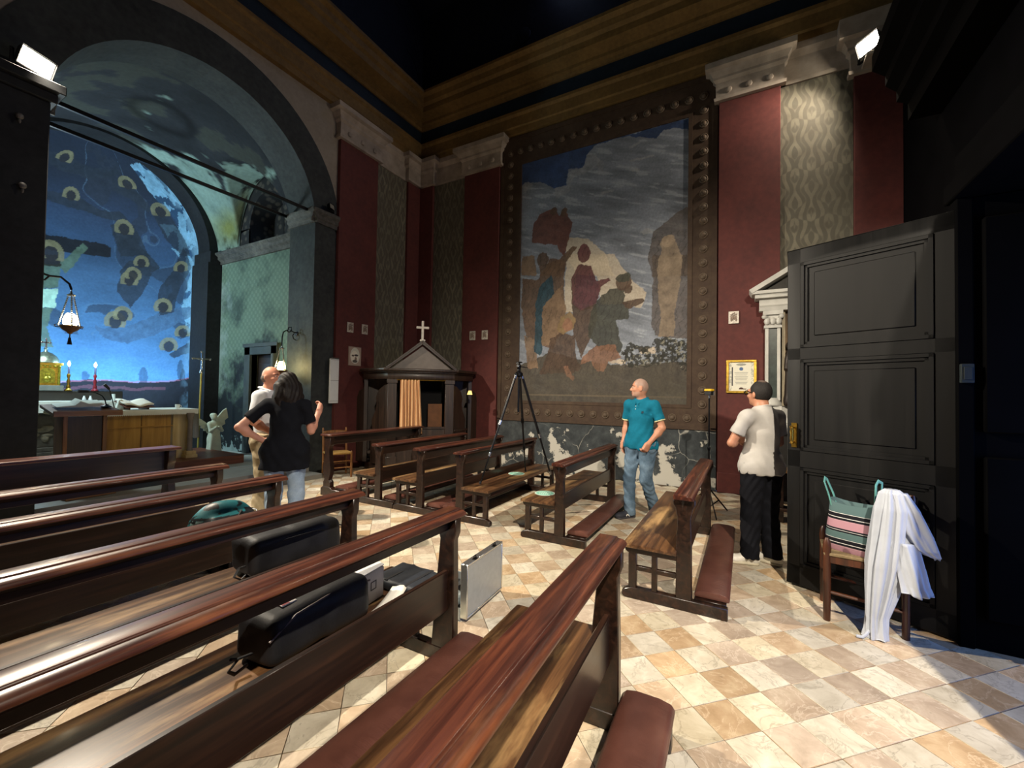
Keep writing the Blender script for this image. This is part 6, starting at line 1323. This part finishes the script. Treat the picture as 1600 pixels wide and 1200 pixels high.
def figure(name, label, loc, rotz, P):
    S = P.get('S', 1.0); J = {k: V3(*v)*S for k, v in P['J'].items()}; yaw = P.get('yaw', 0); bl = P.get('build', 1.0)
    HR = rotz3(yaw); skin = P['skin']
    b = SDF(.0075)
    # torso, neck
    b.cone(J['hipL'], J['hipR'], .095*bl, .095*bl, .05); pel = (J['hipL']+J['hipR'])/2; che = (J['shL']+J['shR'])/2-V3(0,0,.14)*S
    b.cone(pel+V3(0,0,.05), che, .10*bl, .105*bl, .05, sy=.75); b.cone(J['shL'], J['shR'], .050, .050, .05); b.cone(che+V3(0,-.005,.06), J['neck'], .078, .056, .05, sy=.8)
    hc = J['head']
    for c in 'LR': b.cone(J['neck']-V3(0,0,.035), J['sh'+c]*.85+J['neck']*.15-V3(0,0,.01), .045, .045, .04)
    b.cone(J['neck']-V3(0,0,.03), hc+HR @ V3(0,-.015,-.05), .058*P.get('nk',1), .052*P.get('nk',1), .03)
    b.ell(hc+HR @ V3(0,-.005,.015), V3(.077,.098,.108)*S, .02, rot=HR)
    b.ell(hc+HR @ V3(0,.030,-.055), V3(.060,.066,.062)*S, .035, rot=HR)        # jaw
    b.ell(hc+HR @ V3(0,.074,-.088), V3(.028,.022,.020), .02, rot=HR)           # chin
    b.cone(hc+HR @ V3(0,.088,.018), hc+HR @ V3(0,.112,-.022), .009, .013, .012) # nose
    for s in (-1, 1):
        b.ell(hc+HR @ V3(s*.014,.100,-.026), V3(.009,.010,.008), .008, rot=HR)
        b.ell(hc+HR @ V3(s*.079,-.008,-.008), V3(.010,.022,.034), .010, rot=HR @ rotz3(s*.35))  # ears
        b.cone(hc+HR @ V3(s*.014,.089,.034), hc+HR @ V3(s*.052,.074,.034), .010, .009, .012)    # brow
        b.ell(hc+HR @ V3(s*.045,.068,-.020), V3(.022,.02,.018), .02, rot=HR)                    # cheek
    b.ell(hc+HR @ V3(0,.094,-.058), V3(.024,.010,.006), .006, rot=HR); b.ell(hc+HR @ V3(0,.093,-.067), V3(.020,.010,.006), .006, rot=HR)
    for s, c in ((-1,'L'), (1,'R')):
        b.cone(J['sh'+c], J['el'+c], .050*bl, .040*bl, .03); b.cone(J['el'+c], J['wr'+c], .041*bl, .027, .015)
        mid = J['el'+c]*.72+J['wr'+c]*.28; b.ell(mid, V3(.042,.042,.055)*bl, .03)
        hd = P.get('hand'+c); d = V3(*hd[0]) if hd else J['wr'+c]-J['el'+c]; n = V3(*hd[1]) if hd else V3(-s,0,0); cu = hd[2] if hd else .35
        hand(b, J['wr'+c], d, n, s, cu)
        b.cone(J['hip'+c], J['kn'+c], .085*bl, .058, .03); b.cone(J['kn'+c], J['an'+c], .056, .040, .02); b.ell(J['kn'+c]*.7+J['an'+c]*.3+V3(0,-.015,0), V3(.052,.058,.11), .03)
        fd = V3(*P['toe'+c]); fd = fd/np.linalg.norm(fd); b.cone(J['an'+c]-V3(0,0,.03)-fd*.03, J['an'+c]-V3(0,0,.045*S)+fd*.13, .036, .028, .03)
    hl = P.get('scalp')
    def col(v):
        c = np.ones((len(v), 3))*lin(skin); q = (v-hc) @ HR
        near = (np.linalg.norm(q, axis=1) < .17)
        c = c*(.93+.14*fbm(v[:, 0]*22, v[:, 2]*22+v[:, 1]*9, 3, 2))[:, None]
        lips = near & (np.abs(q[:, 2]+.062) < .011) & (np.abs(q[:, 0]) < .024) & (q[:, 1] > .07); c[lips] = lin('#a0564a')
        if hl:
            hm = near & (q[:, 2] > .012+.028*(q[:, 1] > .04)-.05*(q[:, 1] < -.02)) & (q[:, 1] < hl[1]) & ~((np.abs(q[:, 0]) > .075) & (q[:, 2] < .03)); c[hm] = c[hm]*.35+lin(hl[0])*.65
            if len(hl) > 2:
                bm_ = near & (q[:, 2] < -.045) & (q[:, 1] > .005) & ~lips; c[bm_] = c[bm_]*.6+lin(hl[2])*.4
        return c
    o = b.build(name, SKINM, None, color=col); o.location = loc; o.rotation_euler = (0, 0, rotz); tag(o, label, 'person')
    for s in (-1, 1):   # eyes
        e = MB().ell(tuple(hc+HR @ V3(s*.032,.082,.012)), (.013,.011,.009), 10, 0, None).build('eye', EYEW, o)
        MB().ell(tuple(hc+HR @ V3(s*.032+.0,.090,.012)), (.006,.005,.006), 8).build('iris', EYED, e)
        MB().tube([tuple(hc+HR @ V3(s*.016,.101,.034)), tuple(hc+HR @ V3(s*.034,.098,.040)), tuple(hc+HR @ V3(s*.052,.084,.034))], [.004,.005,.003], 6).build('eyebrow', P.get('browm', EYED), o)
    # ---- trousers
    t = SDF(.009); w = P.get('waist', 1.0)*S
    t.cone(J['hipL']+V3(0,0,.02), J['hipR']+V3(0,0,.02), .128*bl, .128*bl, .04, cut=[(V3(0,0,w), (0,0,1))]); t.cone(pel+V3(0,0,.02), V3(pel[0],pel[1],w+.1), .132*bl, .135*bl, .05, sy=.82, cut=[(V3(0,0,w),(0,0,1))])
    for c in 'LR':
        hem = V3(0,0,P.get('hem', .035)); kx = P.get('leg', 1.0)
        t.cone(J['hip'+c], J['kn'+c], .108*bl*kx, .078*kx, .035); e = J['an'+c]+(J['an'+c]-J['kn'+c])*.12
        t.cone(J['kn'+c], e, .078*kx, .070*kx, .02, cut=[(V3(0,0,J['an'+c][2]-P.get('tcut', .045)), (0,0,-1))])
    tw = lambda X, Y, Z: (.004*np.sin(Z*55+6*np.sin(X*20)+5*np.sin(Y*18))+.003*np.sin(Z*23+X*31+Y*17)).astype(np.float32)
    t.build('trousers', P['trM'], o, warp=tw)
    if P.get('belt'): 
        MB().grid(28, 2, lambda u, v: (pel[0]+.140*bl*math.cos(u*6.2832), pel[1]+.118*bl*math.sin(u*6.2832), w-.035+v*.035)).build('belt', P['belt'], o)
    # ---- shirt
    h = SDF(.009); hz = P['shem']*S; cut0 = [(V3(0,0,hz), (0,0,-1))]; be = P.get('belly', 1.0)*1.03
    h.cone(V3(pel[0],pel[1],hz-.12), che-V3(0,0,.02), .152*bl*P.get('hemw', 1), .148*bl, .06, sy=.78*be, cut=cut0)
    if be > 1: h.ell(pel+V3(0,.03,.14), V3(.15,.125,.15)*bl, .06, cut=cut0)
    h.cone(J['shL']*.9+J['shR']*.1+V3(0,0,-.012), J['shR']*.9+J['shL']*.1+V3(0,0,-.012), .060, .060, .05)
    for c in 'LR': h.cone(J['neck']-V3(0,0,.045), J['sh'+c]*.9+J['neck']*.1-V3(0,0,.012), .060, .058, .05)
    if hz < .90*S: h.cone(J['hipL']*.96+J['hipR']*.04+V3(0,0,.02), J['hipR']*.96+J['hipL']*.04+V3(0,0,.02), .138*bl*P.get('hemw', 1), None, .06, cut=cut0); h.cone(J['hipL']-V3(0,0,.14), J['hipR']-V3(0,0,.14), .128*bl*P.get('hemw', 1), None, .06, cut=cut0); h.cone(che+V3(0,0,-.02), che+V3(0,0,.10), .137*bl, .105*bl, .07, sy=.82)
    ncut = [(J['neck']+V3(0,.0,.012), P.get('neckn', (0,.35,1)))]
    h.cone(che+V3(0,-.01,.08), J['neck']+V3(0,0,.03), .10, .066, .05, cut=ncut)
    sl = P.get('sleeve', .62)
    for c in 'LR':
        a, e = J['sh'+c], J['el'+c]; d = (e-a)/np.linalg.norm(e-a); L = np.linalg.norm(e-a)
        if sl <= 1: h.cone(a, e, .058*bl, .066*bl*P.get('slw', 1), .035, cut=[(a+d*L*sl, d)])
        else:
            h.cone(a, e, .068*bl, .056, .035); w2 = J['wr'+c]; d2 = (w2-e)/np.linalg.norm(w2-e); h.cone(e, w2, .054, .044, .02, cut=[(w2-d2*.01, d2)])
    sw = lambda X, Y, Z: (.0045*np.sin(Z*34+7*np.sin(X*9+1)+4*np.sin(Y*13))*np.clip((1.40*S-Z)*3, .15, 1)+.0025*np.sin(X*47+Z*39)).astype(np.float32)
    h.build('shirt', P['shM'], o, warp=sw)
    for c in 'LR':
        fd = V3(*P['toe'+c]); fd = fd/np.linalg.norm(fd); an = J['an'+c]; f0 = an[2]-.082*S; ang = math.atan2(-fd[0], fd[1]); RZ = rotz3(ang); base = V3(an[0], an[1], f0)
        q = SDF(.007); fl = [(base+V3(0,0,.022), (0,0,-1))]
        q.ell(base+fd*.135+V3(0,0,.035), V3(.050,.085,.045), .03, rot=RZ, cut=fl); q.ell(base-fd*.025+V3(0,0,.045), V3(.042,.062,.060), .03, rot=RZ, cut=fl); q.cone(base+V3(0,0,.07)-fd*.01, base+fd*.06+V3(0,0,.055), .042, .040, .03, cut=fl)
        sh = q.build('shoe', P['shoeM'], o)
        q = SDF(.007); q.cone(base-fd*.035+V3(0,0,.014), base+fd*.16+V3(0,0,.014), .046, .050, .02, cut=[(base+V3(0,0,.026), (0,0,1)), (base, (0,0,-1))]); q.build('sole', P['soleM'], sh)
        lg = np.cross(fd, V3(0,0,1)); bb = MB()
        for k in range(4): 
            m_ = base+fd*(.045+.022*k)+V3(0,0,.098-.010*k); bb.tube([tuple(m_-lg*.026-V3(0,0,.008)), tuple(m_+V3(0,0,.002)), tuple(m_+lg*.026-V3(0,0,.008))], .004, 6)
        bb.build('laces', P.get('laceM', PAPER), sh)
    return o, J, HR, hc
def mk_skin():
    return vcol('skin_tone', .5, .05, 40, .4, .06)
SKINM = mk_skin(); EYEW = plain('eye_white', '#d8cfc8', .3); EYED = plain('eye_dark', '#2a1d18', .4)
def cloth(name, c, var=.1, sc=14, bump=.12, rough=.88): return plain(name, c, rough, 0, .15, var, sc, bump)
def denim(name, c1, c2, c3):
    n = NT(name); v = n.coord(); a = n.noise(v, 5, 5, .6); b_ = n.noise(n.coord((60,60,20)), 3, 3)
    col = n.mix(.25, n.ramp(a, [(.3, c1), (.52, c2), (.75, c3)]), n.ramp(b_, [(.3, c1), (.7, c3)])); n.bump(b_, .15, .003); return n.done(col, .85, 0, .15)

# --- man in teal polo, stepping between the pews, looking left
P = dict(S=1.0, skin='#c18a70', yaw=R(-56), build=1.02, scalp=('#8d837c', .062, '#a79c94'), nk=1.0,
  J=dict(head=(0,.03,1.635), neck=(0,-.01,1.49), shL=(-.19,-.01,1.425), shR=(.19,-.01,1.425), elR=(.245,-.05,1.14), wrR=(.235,.03,.94), elL=(-.275,-.03,1.15), wrL=(-.20,.16,.955),
    hipL=(-.095,0,.90), hipR=(.095,0,.90), knR=(.105,.09,.50), anR=(.085,.10,.082), knL=(-.10,.04,.50), anL=(-.10,-.18,.095)),
  toeL=(-.25,.9,0), toeR=(.30,.9,0), handR=((.05,.10,-1),(-1,0,0),.25), handL=((.35,.35,-.85),(.7,-.3,.2),.75), waist=.98, shem=.885, sleeve=.66, belly=1.06, hemw=1.0, neckn=(0,.55,1),
  trM=denim('washed_blue_jeans', '#3f5468', '#5b7288', '#7f94a6'), shM=cloth('teal_polo_pique', '#136a85', .08, 40, .2), shoeM=plain('dark_trainer', '#2a2c36', .7), soleM=plain('trainer_sole_dark', '#3c3a3e', .7), laceM=plain('grey_lace', '#8b8b90', .8), leg=.96)
o, J, HR, hc = figure('person', 'man in a teal polo shirt and blue jeans walking between pews, looking left', (5.48, 1.16, 0), R(70), P)
b = MB()      # collar, placket, cuffs
b.tube([(-.075,.035,1.472),(-.082,-.02,1.50),(-.05,-.07,1.515),(0,-.085,1.518),(.05,-.07,1.515),(.082,-.02,1.50),(.075,.035,1.472)], [.012,.017,.019,.019,.019,.017,.012], 8, flat=.55).bar((-.075,.04,1.468),(-.018,.098,1.425),.010,.040).bar((.075,.04,1.468),(.018,.098,1.425),.010,.040)
b.build('collar', P['shM'], o, bevel=.003); 
bt = MB().ell((0,.128,1.375),(.006,.003,.006),8).ell((0,.122,1.41),(.006,.003,.006),8); bt.build('button', PAPER, o)
for c, s in (('L',-1),('R',1)):
    a, e = J['sh'+c], J['el'+c]; d = (e-a)/np.linalg.norm(e-a); p0 = a+d*np.linalg.norm(e-a)*.655; p1 = p0+d*.012
    MB().tube([tuple(p0), tuple(p1)], .0665, 18).build('sleeve_band', plain('pale_yellow_trim', '#d8d6a8', .8), o)
MB().box(-.105,-.080,.112,.120,1.325,1.35).build('chest_emblem', plain('navy_emblem', '#143040', .8), o)
for c, sx in (('L',1),('R',-1)):
    an = J['an'+c]; fd = V3(*P['toe'+c]); fd /= np.linalg.norm(fd); lg = np.cross(fd, V3(0,0,1))
    for s in (-1,1):
        q = V3(an[0],an[1],an[2]-.082)+fd*.06+lg*s*.046+V3(0,0,.045)
        MB().bar(tuple(q-fd*.022+V3(0,0,-.012)), tuple(q+fd*.012+V3(0,0,.014)), .006, .012).bar(tuple(q+fd*.012+V3(0,0,.014)), tuple(q+fd*.028+V3(0,0,-.010)), .006, .010).build('side_mark', PAPER, o)

# --- man in white T-shirt, back to the camera, arms folded
P = dict(S=.965, skin='#b07c62', yaw=R(4), build=.95, scalp=('#2b2826', .058), nk=1.12,
  J=dict(head=(0,.03,1.635), neck=(0,-.01,1.49), shL=(-.195,-.01,1.42), shR=(.195,-.01,1.42), elL=(-.285,.07,1.155), wrL=(-.08,.225,1.175), elR=(.285,.07,1.15), wrR=(.06,.235,1.13),
    hipL=(-.095,0,.92), hipR=(.095,0,.92), knL=(-.105,.02,.50), anL=(-.125,.01,.082), knR=(.10,.02,.50), anR=(.095,-.04,.082)),
  toeL=(-.9,.55,0), toeR=(-.35,.9,0), tcut=.02, handL=((.9,.15,.15),(0,-1,.3),.3), handR=((-1,.05,.25),(.0,-.6,.6),.35), waist=.98, shem=.885, sleeve=.66, slw=1.15, belly=1.10, hemw=1.04, neckn=(0,.30,1),
  trM=cloth('black_trousers', '#0f1016', .2), shM=cloth('white_cotton_tee', '#aeaba7', .04, 20, .1), shoeM=plain('white_trainer', '#d3cfc4', .5), soleM=plain('cream_sole', '#bdb59f', .6), laceM=plain('dark_lace', '#2a2a2c', .8), leg=1.10, hem=.02)
o, J, HR, hc = figure('person', 'man in a white T-shirt and black trousers seen from behind, arms folded, with glasses', (4.60, -.135, 0), R(-46), P)
s_ = SDF(.006); s_.ell(hc+HR @ V3(0,-.020,.022), V3(.086,.096,.108), .02, rot=HR, cut=[(hc+HR @ V3(0,.045,.05), tuple(HR @ V3(0,1,-.55))), (hc+V3(0,0,-.055), (0,0,-1))])
def hc1(v): 
    c = np.ones((len(v),3))*lin('#201d1c'); q = (v-hc) @ HR; c[(np.hypot(q[:,0], q[:,1]+.035) < .042) & (q[:,2] > .08)] = lin('#5a4a42'); return c
s_.build('hair', vcol('short_dark_hair', .7, .4, 90, .3, .6), o, color=hc1)
b = MB(); BK = plain('black_frame', '#0a0a0b', .3)
for s in (-1, 1):
    b.tube([tuple(hc+HR @ V3(s*.083,-.02,.010)), tuple(hc+HR @ V3(s*.082,.05,.018)), tuple(hc+HR @ V3(s*.072,.108,.018))], .0042, 6)
    b.tube([tuple(hc+HR @ V3(s*.038+.030*math.cos(a)*1.05, .112-.010*abs(s*.038+.03*math.cos(a))/.07, .010+.020*math.sin(a))) for a in np.linspace(0, 6.2832, 15)[:-1]], .0042, 6, closed=True)
b.tube([tuple(hc+HR @ V3(-.010,.113,.014)), tuple(hc+HR @ V3(.010,.113,.014))], .004, 6); b.build('glasses', BK, o)
MB().tube([tuple(J['neck']+V3(.066*math.cos(a), .055*math.sin(a)-.012, .016-.020*math.sin(a))) for a in np.linspace(0, 6.2832, 25)[:-1]], .008, 8, closed=True).build('neckband', P['shM'], o)

# --- woman in black, back to the camera, hand on hip, other hand raised
P = dict(S=.975, skin='#c08a74', yaw=R(18), build=.92, nk=.85,
  J=dict(head=(0,.03,1.635), neck=(0,-.01,1.49), shL=(-.185,-.01,1.425), shR=(.185,-.01,1.425), elL=(-.405,-.10,1.20), wrL=(-.195,-.005,1.045), elR=(.235,.06,1.14), wrR=(.295,.20,1.345),
    hipL=(-.10,0,.92), hipR=(.10,0,.92), knL=(-.10,.02,.50), anL=(-.11,.0,.082), knR=(.11,.03,.50), anR=(.12,.0,.082)),
  toeL=(-.2,1,0), toeR=(.25,1,0), handL=((.75,.35,-.45),(.3,-.9,0),.35), handR=((.12,.55,.75),(-.9,.2,.1),.55), waist=1.0, shem=.76, sleeve=.66, slw=1.15, belly=1.0, hemw=1.16, neckn=(0,.3,1),
  trM=denim('pale_blue_jeans', '#6d8299', '#8ea2b8', '#a9bacb'), shM=cloth('black_loose_tee', '#101218', .2, 20), shoeM=plain('white_sneaker', '#c9c6bf', .6), soleM=plain('white_sole', '#d0cdc6', .6), leg=.98)
o, J, HR, hc = figure('person', 'woman with dark wavy hair in a loose black T-shirt, one hand on hip, other raised', (2.66, 4.13, 0), R(-42), P)
s_ = SDF(.007); s_.ell(hc+HR @ V3(0,-.020,.025), V3(.096,.108,.115), .03, rot=HR, cut=[(hc+HR @ V3(0,.060,.02), tuple(HR @ V3(0,1,-.35)))])
for k in range(13):
    a = math.pi*(1.0+k/12.0); x, y = .088*math.cos(a)*1.0, .080*math.sin(a); L = .235+.04*math.sin(k*2.3); wv = .018*math.sin(k*1.7)
    p0 = hc+HR @ V3(x,y*1.0-.01,.0); p1 = hc+HR @ V3(x*1.18+wv,y*1.25-.01,-L*.5); p2 = hc+HR @ V3(x*1.32-wv,y*1.28-.012,-L)
    s_.cone(p0, p1, .036, .034, .025); s_.cone(p1, p2, .034, .016, .022)
s_.build('hair', vcol('dark_wavy_hair', .6, .5, 60, .25, .8), o, color=lambda v: lin('#15100e')*(1+1.2*np.clip((hc[2]-.10-v[:,2])*6, 0, 1)+.5*fbm(v[:,0]*60+v[:,1]*60, v[:,2]*9, 3, 5))[:,None], warp=lambda X, Y, Z: (.003*np.sin((X+Y)*110+3*np.sin(Z*19))+.003*np.sin(Z*41+X*30)).astype(np.float32))
MB().tube([tuple(hc+HR @ V3(.082,.01,-.05)), tuple(hc+HR @ V3(.084,.012,-.09))], .004, 6).build('earring', STEEL, o)

# --- bald man in white shirt and khaki trousers behind her
P = dict(S=1.03, skin='#c4876c', yaw=R(-12), build=1.0, scalp=('#a58b78', -.03), nk=1.05,
  J=dict(head=(0,.03,1.635), neck=(0,-.01,1.49), shL=(-.19,-.01,1.425), shR=(.19,-.01,1.425), elR=(.25,-.02,1.15), wrR=(.21,.17,1.02), elL=(-.25,-.02,1.15), wrL=(-.20,.20,1.03),
    hipL=(-.095,0,.92), hipR=(.095,0,.92), knL=(-.10,.02,.50), anL=(-.12,.0,.082), knR=(.10,.02,.50), anR=(.12,-.02,.082)),
  toeL=(-.3,1,0), toeR=(.3,1,0), handR=((-.2,.9,-.2),(-.8,0,-.2),.5), handL=((.3,.9,-.1),(.8,0,-.2),.5), waist=1.0, shem=.97, sleeve=.72, slw=1.1, belly=1.08, hemw=.98, neckn=(0,.5,1),
  trM=cloth('khaki_trousers', '#a89a7e', .1), shM=cloth('pale_striped_shirt', '#cfd4da', .05, 30), shoeM=plain('brown_shoe', '#4a3426', .5), soleM=plain('brown_sole', '#2c211b', .7), belt=plain('dark_belt', '#17161a', .4), leg=1.05)
o, J, HR, hc = figure('person', 'bald man in a pale shirt and khaki trousers, half hidden behind the woman', (2.90, 4.86, 0), R(-146), P)
b = MB(); b.tube([(-.075,.045,1.525),(-.086,-.02,1.55),(-.05,-.075,1.565),(0,-.09,1.568),(.05,-.075,1.565),(.086,-.02,1.55),(.075,.045,1.525)], [.012,.017,.02,.02,.02,.017,.012], 8, flat=.55).bar((-.075,.05,1.522),(-.02,.10,1.475),.010,.042).bar((.075,.05,1.522),(.02,.10,1.475),.010,.042).build('collar', P['shM'], o, bevel=.003)
s_ = SDF(.006); s_.ell(hc+HR @ V3(0,-.022,-.012), V3(.084,.094,.062), .02, rot=HR, cut=[(hc+HR @ V3(0,.02,0), tuple(HR @ V3(0,1,.2))), (hc+V3(0,0,.032), (0,0,1)), (hc+V3(0,0,-.06), (0,0,-1))]); s_.build('hair_fringe', vcol('grey_cropped_hair', .7, .3, 90, .2), o, color=lambda v: np.ones((len(v),3))*lin('#5b5049'))
